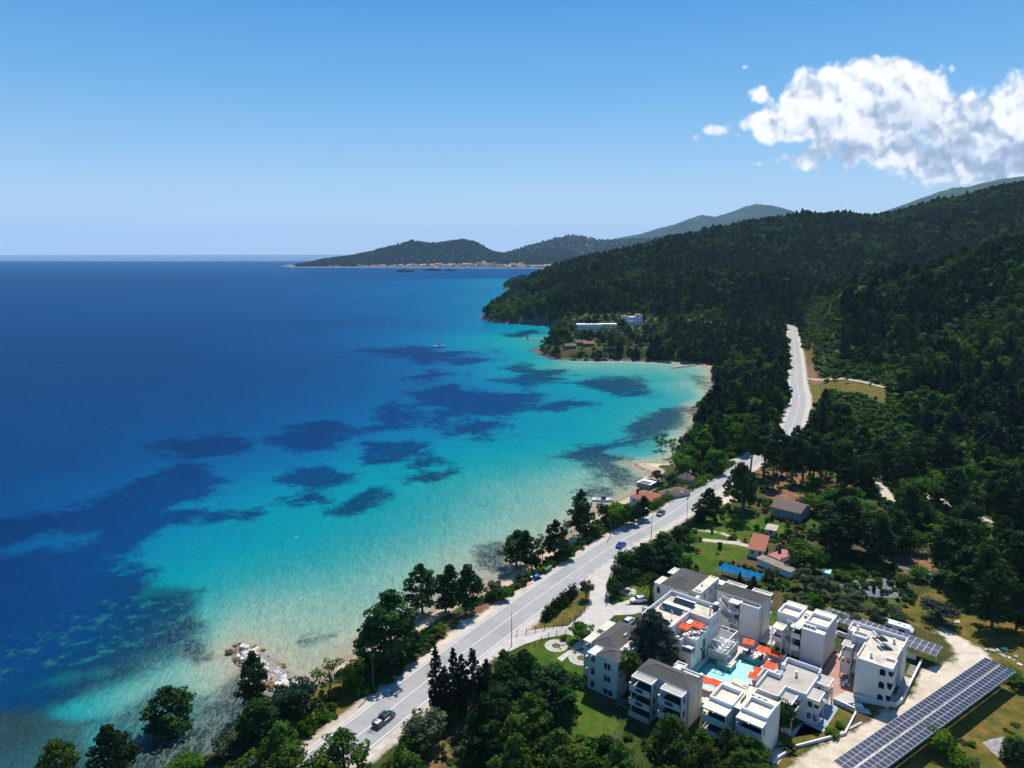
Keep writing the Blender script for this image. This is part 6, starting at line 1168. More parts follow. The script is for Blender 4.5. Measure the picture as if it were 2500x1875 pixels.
def hwall(label, pts, h=.9, w=.25, z=0.0, mat=None, name='garden_wall'):
    c = np.mean(np.array(pts), 0); r = empty(name, (*HW(*c), 5.0), HA, label, 'wall'); m = MB(); cp = MB()
    for a, b_ in zip(pts[:-1], pts[1:]):
        a, b_ = Vector(a), Vector(b_); d = (b_ - a).normalized(); n_ = Vector((-d.y, d.x)) * w / 2; n2 = n_ * 1.25
        m.prism([tuple(a + n_), tuple(a - n_), tuple(b_ - n_), tuple(b_ + n_)], z, h); cp.prism([tuple(a + n2), tuple(a - n2), tuple(b_ - n2), tuple(b_ + n2)], h + .002, h + .08)
    m.build('wall', mat or WHITE, r, off=(c[0], c[1], 0)); cp.build('coping', TRIM, r, off=(c[0], c[1], 0)); return r
hwall('long white garden wall curving round the right hotel block', [(27.5, -3.2), (31, -2.4), (34.8, -.9), (35.5, 2), (35.7, 20)], .9)
hwall('low white wall edging the small ochre lawn by the gravel yard', [(29.3, -8.2), (29.4, -16), (23.5, -25.5), (21.9, -31), (22.4, -38)], .5, .22)
hwall('white wall under the small solar canopy', [(16.5, 20.2), (34.5, 20.6)], 1.1); hwall('low wall between the lawns of the two right blocks', [(20.8, 15.5), (21.3, 9.8)], .6, .2)
hwall('white wall closing the terrace below the brick court', [(24.9, -7.2), (29.0, -7.8)], 1.0)
m_ = MB(); x0, y0 = 0, 0
for i in range(6): m_.box(34.0, 13.2 + i * .8, .05, 35.5, 13.5 + i * .8, .12)
c_ = empty('stepping_stones', (*HW(34.8, 15), 5), HA, 'row of pale stone steps in the grass strip behind the right block', 'steps'); m_.build('stone', CONC, c_, off=(34.8, 15, 0))
# ------------------------------------------------------------------ garden furniture
def umbrella(u, v, z, label, rz=0.0, size=2.5, group='orange parasols of the hotel', half=False):
    r = empty('parasol', (*HW(u, v), 5 + z), HA + rz, label, 'parasol', group); h = size / 2; ap = (0, 0, 2.75); cs = [(-h, -h, 2.15), (h, -h, 2.15), (h, h, 2.15), (-h, h, 2.15)]; m = MB()
    for i in range(4):
        a, c = cs[i], cs[(i + 1) % 4]; mid = ((a[0] + c[0]) / 2 * .97, (a[1] + c[1]) / 2 * .97, 2.2); m.face([ap, a, mid]); m.face([ap, mid, c]); m.face([a, (a[0], a[1], 2.0), (c[0], c[1], 2.0), c])
    m.build('canopy', ORANGE, r); k = MB(); k.cyl((0, 0, 0), (0, 0, 2.74), .035, n=6); k.box(-.3, -.3, 0, .3, .3, .06); k.build('pole', METAL, r); f = MB(); f.face([(0, 0, 2.86), (-.3, -.25, 2.66), (.3, -.25, 2.66)]); f.face([(0, 0, 2.86), (.3, .25, 2.66), (-.3, .25, 2.66)]); f.face([(0, 0, 2.86), (.3, -.25, 2.66), (.3, .25, 2.66)]); f.face([(0, 0, 2.86), (-.3, .25, 2.66), (-.3, -.25, 2.66)]); f.build('vent_flap', ORANGE, r)
umbrella(-5.5, -12.0, 5.62, 'orange parasol on the upper terrace nearer the cedar'); umbrella(-3.6, -9.5, 5.62, 'orange parasol on the upper terrace nearer the windows')
umbrella(4.4, .3, .08, 'first orange parasol behind the pool, nearest the pergola', .25); umbrella(8.0, -.6, .08, 'second orange parasol of the row behind the pool'); umbrella(10.6, -.4, .08, 'third orange parasol of the row behind the pool')
umbrella(11.6, -5.8, .08, 'orange parasol beside the little roof gate of the grey roofed block'); umbrella(10.5, -9.3, .08, 'orange parasol half hidden behind the grey roofed block', .5); umbrella(10.4, -11.6, .08, 'orange parasol at the pool corner beside the grey roofed block', .2)
umbrella(5.0, -19.2, .08, 'orange parasol over the near end of the pool'); umbrella(2.6, -19.6, .08, 'orange parasol mostly hidden by the hip roofed block corner')
def table(u, v, z, label, group):
    r = empty('dining_table', (*HW(u, v), 5 + z), HA, label, 'table', group); m = MB(); m.cyl((0, 0, .70), (0, 0, .75), .42, n=14); m.build('table_top', WPLA, r); m = MB(); m.cyl((0, 0, .03), (0, 0, .70), .04, n=6); m.cyl((0, 0, 0), (0, 0, .03), .25, n=10); m.build('pedestal', BLACKM, r)
def chair(u, v, z, a, label, group, mat=None):
    r = empty('chair', (*HW(u, v), 5 + z), HA + a, label, 'chair', group); mat = mat or WPLA; m = MB(); m.box(-.24, -.24, .42, .24, .24, .47); m.build('seat', mat, r); m = MB(); m.box(-.24, .2, .471, .24, .25, .9); m.build('backrest', mat, r)
    for x in (-.21, .21):
        for y in (-.21, .21): m = MB(); m.cyl((x, y, 0), (x, y, .42), .02, n=4); m.build('leg', mat, r)
def dset(u, v, z, where, n=3, mat=None):
    table(u, v, z, 'round white table ' + where, 'white tables ' + where)
    for k in range(n): a = 2 * math.pi * k / n + u; chair(u + math.cos(a) * .75, v + math.sin(a) * .75, z, a - math.pi / 2, 'light chair ' + where, 'chairs ' + where, mat)
for u, v in ((-5.9, -14.2), (-3.0, -12.6), (-4.6, -10.9), (-2.9, -9.0)): dset(u, v, 5.62, 'on the upper terrace of the main building')
for u in (-.9, .6, 1.7):
    for v in (-6.5, -5.0, -3.5, -2.0): dset(u, v, 1.6, 'under the white pergola', 2)
dset(25.0, .4, .04, 'in the shade of the brick court', 4); dset(24.2, -15.2, .05, 'on the ground floor patio by the ochre lawn', 2)
def lounger(u, v, a, i):
    r = empty('sun_lounger', (*HW(u, v), 5.07), HA + a, 'sun lounger in the row between the pool edge and the orange parasols', 'sun lounger', 'sun loungers behind the pool'); m = MB(); m.box(-.32, -.95, .28, .32, .35, .36); m.build('bed', WPLA if i % 3 else DARK, r); m = MB(); m.face([(-.32, .35, .36), (.32, .35, .36), (.32, .95, .75), (-.32, .95, .75)]); m.face([(-.32, .95, .70), (.32, .95, .70), (.32, .35, .30), (-.32, .35, .30)]); m.build('backrest', WPLA if i % 3 else DARK, r)
    for x, y in ((-.28, -.85), (.28, -.85), (-.28, .3), (.28, .3)): m = MB(); m.box(x - .03, y - .03, 0, x + .03, y + .03, .28); m.build('leg', WPLA, r)
for i, (u, v) in enumerate([(5.0, -.9), (6.0, -1.0), (6.9, -1.1), (8.0, -1.2), (8.9, -1.3), (9.9, -2.6), (10.0, -3.6), (10.1, -4.6), (7.4, .1), (8.7, .2), (11.8, -2.4), (12.0, -3.4)]): lounger(u, v, .1 * (i % 3), i)
# chrome fish fountain on the pool jetty
r = empty('dolphin_fountain', (*HW(2.2, -7.6), 5.06), HA + .6, 'pale blue leaping dolphin statue on the paved tongue of the pool', 'statue'); m = MB(); m.tube([(0, 0, .1), (.1, 0, .8), (.5, 0, 1.4), (1.1, 0, 1.5), (1.5, 0, 1.2)], [.08, .2, .26, .18, .06], 8); m.build('body', pmat('pale_blue_paint', (.4, .6, .68), .35, .05, 2), r)
m = MB(); m.face([(.6, 0, 1.6), (.9, 0, 1.9), (.9, 0, 1.65)]); m.face([(0, -.3, .15), (0, .3, .15), (.12, 0, .4)]); m.build('fin', pmat('pale_blue_fin', (.35, .55, .62), .35, .05, 2), r); m = MB(); m.box(-.3, -.4, 0, .8, .4, .12); m.build('plinth', WPLA, r)
r = empty('pool_ladder', (*HW(5.9, -12.6), 5.06), HA, 'thin metal ladder rail standing at the pool edge', 'ladder'); m = MB(); m.cyl((0, -.2, -.9), (0, -.2, .9), .03, n=5); m.cyl((0, .2, -.9), (0, .2, .9), .03, n=5); m.cyl((0, -.2, .9), (0, .2, .9), .03, n=5); m.build('rail', METAL, r)
def sail(label, P, z):
    c = np.mean(np.array(P), 0); r = empty('shade_sail', (*HW(*c), 5), HA, label, 'shade sail'); m = MB(); Q = [(p[0] - c[0], p[1] - c[1]) for p in P]; m.prism(Q, z, z + .06); m.build('cloth', YSAIL, r)
    for q in Q: m = MB(); m.cyl((q[0] * .97, q[1] * .97, 0), (q[0] * .97, q[1] * .97, z), .05, n=5); m.build('post', WPLA, r)
sail('yellow shade roof between the near pool edge and the lower block', [(6.2, -17.0), (9.0, -18.0), (10.5, -21.0), (7.8, -22.2)], 1.9); sail('yellow shade roof between the two lower blocks', [(6.6, -24.5), (8.6, -24.3), (9.2, -28.6), (6.8, -29.0)], 1.9)
r = empty('flat_roof_annex', (*HW(10.8, -22.6), 5), HA, 'small low annex with a grey flat roof between the pool and the lower block', 'annex'); m = MB(); m.box(-1.3, -1.3, 0, 1.3, 1.5, 2.4); m.build('wall', WHITE, r); m = MB(); m.box(-1.4, -1.4, 2.401, 1.4, 1.6, 2.6); m.build('roof', TRIM, r)

# ------------------------------------------------------------------ solar canopies
PV = pmat('solar_cells', (0.013, 0.02, 0.05), 0.35, 0.2, 2, spec=0.2); PVF = pmat('panel_frame', (0.5, 0.51, 0.51), 0.5, .04, 1)
def pv_mesh(w, l, split):
    m = MB(); m.box(0, 0, 0, w, l, .04); m.cur = 1
    if split: m.box(.05, .05, .041, w - .05, l / 2 - .03, .05); m.box(.05, l / 2 + .03, .041, w - .05, l - .05, .05)
    else: m.box(.05, .05, .041, w - .05, l - .05, .05)
    return m.mesh('solar_panel', [PVF, PV])
def canopy(name, label, A_, Bp, wid, zc, n, rows, split, tilt, cat='solar canopy', posts=9, sgn=1):
    A_, Bp = Vector(A_), Vector(Bp); d = Bp - A_; L = d.length; ang = math.atan2(d.y, d.x); r = empty(name, (A_.x, A_.y, 5), ang, label, cat); w = L / n; l = (wid - .25 * (rows - 1) * split) / rows; pm = pv_mesh(w - .03, l - .03, split)
    zf = lambda y: zc + y * math.tan(tilt)
    for j in range(rows):
        y0 = j * (l + (.25 if split else 0))
        for i in range(n):
            o = bpy.data.objects.new('solar_panel', pm); COL.objects.link(o); o.parent = r; o.location = (i * w, sgn * (y0 if sgn > 0 else y0 + l), zf(y0 if sgn > 0 else y0 + l) if sgn > 0 else zc - (y0 + l) * math.tan(tilt)); o.rotation_euler = (tilt if sgn > 0 else tilt, 0, 0)
    f = MB(); 
    for y in (0.02, wid / 2, wid - .02): yy = sgn * y; z_ = zc + yy * math.tan(tilt) - .14; f.box(-.1, yy - .06, z_ - .12, L + .1, yy + .06, z_)
    f.build('frame', PVF if split else METAL, r)
    for i in range(posts):
        x = .4 + (L - .8) * i / (posts - 1); q = MB(); yy = sgn * wid * .5; q.box(x - .09, yy - .09, 0, x + .09, yy + .09, zc + yy * math.tan(tilt) - .26); q.build('post', METAL, r); q = MB(); ya, yb = sgn * .2, sgn * (wid - .2); q.cyl((x, ya, zc + ya * math.tan(tilt) - .3), (x, yb, zc + yb * math.tan(tilt) - .3), .06, n=5); q.build('brace', METAL, r)
    return r
Lp = G0(*zz('L', 150, 1140), 9.0); Rp = G0(*zz('L', 1790, 20), 9.0); ext_ = Vector(Lp) + (Vector(Lp) - Vector(Rp)).normalized() * 4.0 * 0
canopy('solar_canopy', 'very long solar panel canopy beside the pale gravel yard at the lower right', Lp, Rp, 5.7, 4.0, 46, 2, True, math.radians(4), sgn=-1, posts=10)
p0, p1 = HW(14.2, 26.6), HW(38.8, 24.0)
canopy('solar_canopy', 'narrow two row solar panel canopy between the hotel and the caravan', p0, p1, 4.6, 3.3, 19, 2, False, math.radians(5), sgn=-1, posts=6)

# ------------------------------------------------------------------ vehicles
RUB = pmat('tyre_rubber', (.015, .015, .016), .9); RIM = pmat('alloy_rim', (.4, .4, .42), .35, .05, 3, metal=.7); LAMP = pmat('headlamp_glass', (.7, .72, .75), .15); RLAMP = pmat('tail_lamp', (.35, .01, .01), .3)
def paint(n, c, r=.25): return pmat(n, c, r, .02, 1, spec=.6, coat=.6)
def loft(sections, mat, name, parent, closed=True):
    # sections: list of (x, [(y, z)...]) cross-sections
    m = MB(); n = len(sections[0][1])
    for x, s in sections: m.v += [(x, y, z) for y, z in s]
    for i in range(len(sections) - 1):
        for j in range(n if closed else n - 1): k = (j + 1) % n; m.f.append((i * n + j, i * n + k, (i + 1) * n + k, (i + 1) * n + j)); m.m.append(0)
    m.f.append(tuple(range(n))[::-1]); m.f.append(tuple((len(sections) - 1) * n + j for j in range(n))); m.m += [0, 0]
    o = m.build(name, mat, parent, smooth=False); return o
def sect(hw, zb, zt, r=.12): return [(-hw, zb), (hw, zb), (hw + .02, (zb + zt) / 2), (hw - r * .5, zt - r * .3), (hw - r * 1.6, zt), (-hw + r * 1.6, zt), (-hw + r * .5, zt - r * .3), (-hw - .02, (zb + zt) / 2)]
def vehicle(name, label, cat, loc, yaw, col, L=4.4, W_=1.8, H=1.45, kind='hatch', group=None):
    r = empty(name, loc, yaw, label, cat, group); hw = W_ / 2; P = paint('car_paint', col); h0 = .32; hb = .92 if kind != 'suv' else 1.02; x0, x1 = -L / 2, L / 2
    loft([(x0, sect(hw - .15, h0 + .1, hb - .15)), (x0 + .25, sect(hw - .02, h0, hb - .02)), (x0 + L * .3, sect(hw, h0 - .05, hb + .03)), (x1 - L * .27, sect(hw, h0 - .05, hb)), (x1 - .3, sect(hw - .05, h0, hb - .17)), (x1, sect(hw - .22, h0 + .1, hb - .32))], P, 'body', r)
    ch = {'hatch': (x0 + .15, x0 + .75, .25 * L, .27 * L - .75), 'suv': (x0 + .1, x0 + .5, .22 * L, .24 * L - .65), 'sedan': (x0 + .75, x0 + 1.35, .22 * L, .24 * L - .8), 'pickup': (x0 + 1.85, x0 + 2.05, .25 * L, .27 * L - .75)}[kind]
    a, b_, c_, d_ = ch; c_ = c_ + .0; top = [(x, sect(hw - .2, hb + .02, H - .03, .08)) for x in (b_, d_)]
    loft([(a, sect(hw - .06, hb - .1, hb + .04, .05)), (b_, sect(hw - .2, hb - .1, H - .04, .06)), (d_, sect(hw - .2, hb - .1, H - .04, .06)), (c_, sect(hw - .06, hb - .1, hb + .02, .05))], GLASS, 'windows', r)
    m = MB(); m.prism([(b_ - .02, -hw + .26), (d_ + .05, -hw + .28), (d_ + .05, hw - .28), (b_ - .02, hw - .26)], H - .045, H); rf = m.build('roof', P, r)
    for s in (-1, 1):
        for x in (x0 + L * .19, x1 - L * .19):
            m = MB(); m.cyl((x, s * (hw - .2), .33), (x, s * (hw + .015), .33), .33, n=14); w = m.build('wheel', RUB, r); q = MB(); q.cyl((x, s * (hw + .016), .33), (x, s * (hw + .03), .33), .2, n=10); q.build('rim', RIM, w)
        m = MB(); m.box(x1 - .28, s * (hw - .5), hb - .42, x1 - .03, s * (hw - .22), hb - .27); m.build('headlight', LAMP, r); m = MB(); m.box(x0 - .01, s * (hw - .4), hb - .35, x0 + .12, s * (hw - .16), hb - .15); m.build('tail_light', RLAMP, r)
        m = MB(); m.box(d_ + .1, s * (hw + .03), hb + .02, d_ + .25, s * (hw + .2), hb + .16); m.build('mirror', P, r)
    m = MB(); m.prism([(b_ + .1 + (c_ - d_) * 0, -.5), (b_ + .12, .5), (b_ + .1, .5)], H, H + .001)
    if kind == 'pickup':
        m = MB(); m.box(x0 + .12, -hw + .18, hb + .032, a - .05, hw - .18, hb + .04); m.build('cargo_bed', BLACKM, r); q = MB()
        for s in (-1, 1): q.box(x0 + .1, s * (hw - .05), hb + .03, a, s * (hw - .16), hb + .13)
        q.build('bed_rail', P, r)
    return r
def road_pose(px, py, off):             # a place on the road next to a spot of the photograph, and its heading
    x, y = G0(px, py, 5.4); i = min(range(1, len(RF_) - 1), key=lambda i: (RF_[i] + Vector(((RF_[i + 1] - RF_[i]).normalized().y, -(RF_[i + 1] - RF_[i]).normalized().x)) * off - Vector((x, y))).length)
    d = (RF_[i + 1] - RF_[i - 1]).normalized(); p = RF_[i] + Vector((d.y, -d.x)) * off; return (p.x, p.y, road_z(p.y) + .05), math.atan2(d.y, d.x)
loc, yw = road_pose(932, 1755, 5.6)
pk = vehicle('pickup_truck', 'dark teal pickup truck carrying a long ladder on the near part of the road', 'pickup truck', loc, yw, (.008, .05, .065), 5.3, 1.9, 1.78, 'pickup')
m = MB(); m.box(-2.45, -.55, 1.0, -1.1, .6, 1.12); m.build('crate_bars', METAL, pk)
ld = empty('ladder', (loc[0], loc[1], loc[2] + 1.95), yw + .02, 'long aluminium ladder lying on the roof of the dark teal pickup', 'ladder'); m = MB()
for s in (.3, .72): m.box(-3.2, s - .03, 0, 1.9, s + .03, .09)
m.build('side_rail', METAL, ld); m = MB(); [m.box(x, .33, .02, x + .06, .69, .07) for x in np.arange(-3.1, 1.8, .36)]; m.build('rungs', METAL, ld); m = MB(); [m.box(x, .2, -.75, x + .06, .26, -.02) for x in (-2.6,)]; [m.box(x, -.6, -.08, x + .06, .8, -.02) for x in (-2.6, .2)]; m.box(.2, -.6, -.16, .26, -.5, -.08); m.build('rack', BLACKM, pk, loc=(0, 0, 1.95))
loc, yw = road_pose(1528, 1333, 6.4); vehicle('car', 'bright blue car driving away on the right lane of the road', 'car', loc, yw, (.004, .06, .42), 4.3, 1.8, 1.42, 'sedan')
loc, yw = road_pose(1611, 1252, 2.2); vehicle('car', 'dark grey hatchback coming down the left lane of the road', 'car', loc, yw + math.pi, (.07, .08, .11), 4.2, 1.8, 1.5, 'hatch')
x, y = G0(*zz('N', 1230, 1290), 5.5); vehicle('car', 'white car with a dark windscreen parked on the lawn under the date palm', 'car', (x, y, 5.0), math.radians(190), (.75, .76, .78), 4.3, 1.85, 1.5, 'suv')
x, y = G0(*zz('H', 800, 190), 5.5); vehicle('car', 'silver car parked under the cedar behind the dry planter', 'car', (x, y, 5.03), HA + 1.57, (.55, .6, .6), 4.3, 1.8, 1.45, 'hatch')
x, y = G0(*zz('H', 730, 1600), 5.5); vehicle('car', 'dark green car in deep shade between the two hip roofed blocks', 'car', (x, y, 5.0), HA + .2, (.01, .09, .10), 4.3, 1.8, 1.45, 'hatch')
# caravan
r = empty('caravan', (*HW(28.9, 30.0), 5.0), HA, 'long white caravan parked on dry grass behind the narrow solar canopy', 'caravan'); WP = paint('caravan_white', (.78, .78, .8), .3)
prof = [(-3.4, .5), (-3.45, 2.3), (-3.2, 2.65), (2.3, 2.65), (3.2, 1.9), (3.4, 1.1), (3.35, .5)]; m = MB(); ext(m, 'u', prof, -1.15, 1.15); m.build('body', WP, r); m = MB(); m.box(3.16, -.9, 1.2, 3.42, .9, 1.85); m.box(-2.4, -1.17, 1.4, -1.2, -1.152, 2.0); m.box(.4, -1.17, 1.4, 1.6, -1.152, 2.0); m.build('window', GLASS, r)
for x_, y_, s in ((-1.7, .1, .45), (.1, .2, .25), (1.3, -.1, .22)): m = MB(); m.box(x_ - s, y_ - .22, 2.651, x_ + s, y_ + .22, 2.72); m.build('roof_hatch', WPLA if x_ < -1 else DARK, r)
for s in (-1, 1): m = MB(); m.cyl((-.2, s * 1.0, .33), (-.2, s * 1.17, .33), .33, n=12); m.build('wheel', RUB, r)
m = MB(); m.cyl((3.3, -.3, .5), (4.4, 0, .5), .05, n=5); m.cyl((3.3, .3, .5), (4.4, 0, .5), .05, n=5); m.build('drawbar', BLACKM, r)
# motorbikes near the planter
for k, (u, v) in enumerate(((-21.0, -16.2), (-21.3, -15.4))):
    r = empty('motorbike', (*HW(u, v), 5.03), HA + 2.2, 'small dark motorbike parked at the corner of the dry planter', 'motorbike', 'motorbikes by the planter')
    for x in (-.6, .6): m = MB(); m.cyl((x, -.06, .3), (x, .06, .3), .3, n=12); m.build('wheel', RUB, r)
    m = MB(); m.tube([(-.6, 0, .45), (-.3, 0, .75), (.2, 0, .7), (.5, 0, .85)], [.08, .16, .15, .06], 6); m.build('body', BLACKM, r); m = MB(); m.cyl((.5, -.3, 1.0), (.5, .3, 1.0), .025, n=5); m.cyl((.6, 0, .3), (.48, 0, 1.0), .03, n=5); m.build('handlebar', METAL, r)

# ------------------------------------------------------------------ lamps, poles, cables
LPOLE = pmat('lamp_post_grey', (.33, .34, .35), .5, .05, 2, metal=.3); WOOD = pmat('pole_wood', (.09, .065, .05), .9, .2, 3)
def lamp(px, py, label, h=8.5, toroad=-1):
    x, y, z = gh(px, py); i = min(range(1, len(RF_) - 1), key=lambda i: (RF_[i] - Vector((x, y))).length); d = (RF_[i + 1] - RF_[i - 1]).normalized(); a = math.atan2(d.y, d.x) + math.pi / 2
    r = empty('street_lamp', (x, y, z), a, label, 'street lamp', 'street lamps along the right side of the road'); m = MB(); m.tube([(0, 0, 0), (0, 0, h * .5), (0, 0, h)], [.11, .085, .06], 8); m.build('post', LPOLE, r); m = MB(); m.cyl((0, 0, h - .03), (2.0, 0, h + .75), .04, n=6); m.build('arm', LPOLE, r); m = MB(); m.box(1.85, -.14, h + .68, 2.6, .14, h + .84); m.build('lamp_head', WPLA, r); m = MB(); m.cyl((0, 0, 0), (0, 0, .25), .2, n=8); m.build('base', CONC, r)
for p_, l_ in [((1249, 1577), 'street lamp nearest the viewer, beside the round dark pines'), ((1411, 1503), 'street lamp at the left of the hotel driveway'), ((1590, 1313), 'street lamp level with the grey hatchback'), ((1677, 1268), 'street lamp beyond the grey hatchback near the garden wall'), ((1741, 1237), 'short street lamp by the tree opposite the beach houses')]: lamp(*p_, l_)
def upole(px, py, h, label, tr=False):
    x, y, z = gh(px, py); r = empty('utility_pole', (x, y, z), math.radians(60), label, 'utility pole', 'wooden poles on the sea side of the road'); m = MB(); m.tube([(0, 0, 0), (0, 0, h)], [.15, .1], 8); m.build('pole', WOOD, r); m = MB(); m.box(-.5, -.05, h - .5, .5, .05, h - .4); m.build('crossarm', WOOD, r)
    if tr: m = MB(); m.box(-.4, -.3, h - 1.9, .4, .3, h - .9); m.build('transformer', LPOLE, r)
    return Vector((x, y, z + h - .4))
pp = [upole(912, 1688, 8.5, 'wooden pole casting a long shadow near the pickup'), upole(1270, 1421, 9.5, 'wooden pole among the pines near the blue bin'), upole(1491, 1308, 9, 'wooden pole on the dry verge near the blue car'), upole(1676, 1201, 9, 'wooden pole in front of the brown roofed house'), upole(1683, 1206, 10, 'taller wooden pole with a lamp beside the brown roofed house', True), upole(1741, 1162, 8, 'wooden pole half lost in the trees at the road bend')]
for a, b_ in ((0, 1), (1, 2), (2, 4), (4, 5)):
    m = MB(); A_, B_ = pp[a], pp[b_]; P_ = [A_.lerp(B_, t / 10) - Vector((0, 0, 1.2 * 4 * (t / 10) * (1 - t / 10))) for t in range(11)]; m.tube(P_, [.015] * 11, 4); c_ = empty('power_cable', tuple(A_), 0, ['thin sagging cable between the two nearest wooden poles', 'thin cable between the poles above the dumpsters', 'thin cable reaching the pole with the lamp', 'thin cable leading to the pole in the trees'][(0, 1, 2, 4).index(a)], 'cable'); m.build('wire', BLACKM, c_, off=tuple(A_))
# bins, kayaks
def bin_(px, py, col, label, w, name='dumpster', yaw=1.0):
    x, y, z = gh(px, py); r = empty(name, (x, y, z), yaw, label, 'bin'); P = pmat('bin_plastic', col, .5, .08, 3); m = MB(); m.prism([(-w / 2, -.4), (w / 2, -.4), (w / 2, .4), (-w / 2, .4)], .2, 1.15); m.build('body', P, r); m = MB(); m.prism([(-w / 2 - .05, -.45), (w / 2 + .05, -.45), (w / 2 + .05, .45), (-w / 2 - .05, .45)], 1.151, 1.3); m.build('lid', P, r)
    for a in (-1, 1):
        for c in (-1, 1): m = MB(); m.cyl((a * (w / 2 - .15), c * .33 - .04, .1), (a * (w / 2 - .15), c * .33 + .04, .1), .1, n=8); m.build('wheel', RUB, r)
bin_(1335, 1398, (.015, .10, .05), 'front green dumpster on the left road verge', 1.5); bin_(1342, 1393, (.02, .10, .05), 'green dumpster just behind the front one', 1.5); bin_(1310, 1415, (.006, .10, .50), 'bright blue bin on the left road verge', 1.3, 'blue_bin')
def kayak(px, py, col, label, yaw):
    x, y, z = gh(px, py); r = empty('kayak', (x, y, z + .15), yaw, label, 'kayak'); P = pmat('kayak_hull', col, .4, .04, 2); S_ = []
    for i in range(9): t = i / 8 * 2 - 1; w = .36 * (1 - t * t) ** .7 + .01; S_.append((t * 1.9, [(-w, 0.12 + .1 * t * t), (-w * .6, -.08 + .15 * t * t), (w * .6, -.08 + .15 * t * t), (w, .12 + .1 * t * t), (0, .2 + .1 * t * t)]))
    loft(S_, P, 'hull', r); m = MB(); m.cyl((0, 0, .15), (0, 0, .24), .24, n=10); m.build('cockpit', BLACKM, r)
for p_, c_, l_, a_ in [((1295, 1424), (.7, .7, .68), 'white kayak lying on the bank left of the blue bin', .75), ((1289, 1428), (.65, .05, .02), 'red kayak next to the white one on the bank', .8), ((1303, 1408), (.45, .72, .68), 'pale green kayak behind the blue bin', .7), ((1168, 1464), (.8, .28, .02), 'orange kayak lying under the slim tree on the beach', .2)]: kayak(*p_, c_, l_, a_)
x, y, z = gh(902, 1630); r = empty('covered_boat', (x, y, z), .6, 'small boat under a bright blue cover on the sand', 'boat'); S_ = []
for i in range(9): t = i / 8 * 2 - 1; w = .8 * (1 - abs(t) ** 2.4) ** .6 + .02; S_.append((t * 2.0, [(-w, .6), (-w * .5, .1), (w * .5, .1), (w, .6), (0, .85)]))
loft(S_, pmat('blue_tarp', (.01, .13, .55), .5, .1, 2), 'cover', r); S_ = [(x_, [(y_ * .97, z_ - .12) for y_, z_ in s_]) for x_, s_ in S_]; loft(S_, WPLA, 'hull', r)

# ------------------------------------------------------------------ fences, hedges, stone circles
def fence(label, pts, h=1.2, st=2.4, mat=None, zb=5.0, mesh_=True, rails=3):
    L = [Vector(p[:2]) for p in pts]; r = empty('fence', (L[0].x, L[0].y, zb), 0, label, 'fence'); R_ = resample(L, st); o = (L[0].x, L[0].y, 0)
    for p in R_: m = MB(); m.box(p.x - .07, p.y - .07, 0, p.x + .07, p.y + .07, h + .15); m.build('post', BLACKM, r, off=o)
    m = MB()
    for a, b_ in zip(L[:-1], L[1:]):
        for k in range(rails): z_ = h * (.15 + .8 * k / (rails - 1)); m.cyl((a.x, a.y, z_), (b_.x, b_.y, z_), .018, n=4)
        n_ = int((b_ - a).length / .35)
        for i in range(n_): p = a.lerp(b_, i / n_); m.cyl((p.x, p.y, .1), (p.x, p.y, h), .01, n=3, cap=False)
    m.build('rails', BLACKM, r, off=o); return r
fence('thin black fence of posts and wire round the lawn edge by the road path', flat([(1306, 1577), (1326, 1564), (1348, 1553), (1371, 1547), (1389, 1552)]))
fence('dark fence curving from the road to the driveway gate round the dry strip', flat([(1262, 1552), (1300, 1545), (1345, 1533), (1385, 1527), (1400, 1515), (1422, 1500), (1437, 1482)]), 1.4)
fence('dark gate fence on the right side of the hotel driveway', flat([(1482, 1476), (1481, 1450), (1484, 1430), (1490, 1410)]), 1.5, 1.5, rails=6)
fence('low fence below the road hidden by trees at the bottom', flat([(1000, 1775), (1040, 1745), (1080, 1720), (1110, 1738), (1180, 1780)]), 1.2)
fence('fence line running along the shaded path at the bottom', flat([(1300, 1850), (1330, 1870), (1350, 1895)]), 1.2)
def hedge(label, pts, w, h, mat, zs=None, leaf=.42, name='hedge', dens=1.0, sharp=False):
    L = [Vector(p[:2]) for p in pts]; R_ = resample(L, w * .42); rg = np.random.default_rng(len(pts) + int(w * 10) + int(abs(L[0].x))); bl = []
    o = (L[0].x, L[0].y); z0 = hz(*o)
    for p in R_:
        z = hz(p.x, p.y) - z0
        for k in range(3):
            if sharp: bl.append((p.x - o[0] + rg.normal(0, w * .14), p.y - o[1] + rg.normal(0, w * .14), z + h * (.22 + .28 * k), w * (.5 - .12 * k), h * .34))
            else: bl.append((p.x - o[0] + rg.normal(0, w * .2), p.y - o[1] + rg.normal(0, w * .2), z + h * rg.uniform(.35, .72), w * rg.uniform(.3, .45), h * .38))
    c, n, s, v = blobs_to_leaves(bl, 55 * dens, leaf, rg); r = empty(name, (*o, z0), 0, label, 'hedge'); f = bpy.data.objects.new('foliage', quads_mesh('foliage', c, n, s, v, mat, rg)); COL.objects.link(f); f.parent = r
    m = MB(); [m.cyl((p.x - o[0], p.y - o[1], hz(p.x, p.y) - z0 - .1), (p.x - o[0], p.y - o[1], hz(p.x, p.y) - z0 + h * .5), .06, n=4) for p in R_[::3]]; m.build('stems', BARK, r)
hedge('row of small dark conifers between the road and the dry strip', flat([(1335, 1512), (1372, 1478), (1405, 1450)]), 2.6, 3.0, L_PINE, sharp=True, leaf=.42, dens=2.2)
hedge('bushy green hedge between the beach houses and the road', flat([(1590, 1245), (1625, 1222), (1660, 1198), (1668, 1185)]), 3.6, 2.6, L_BROAD)
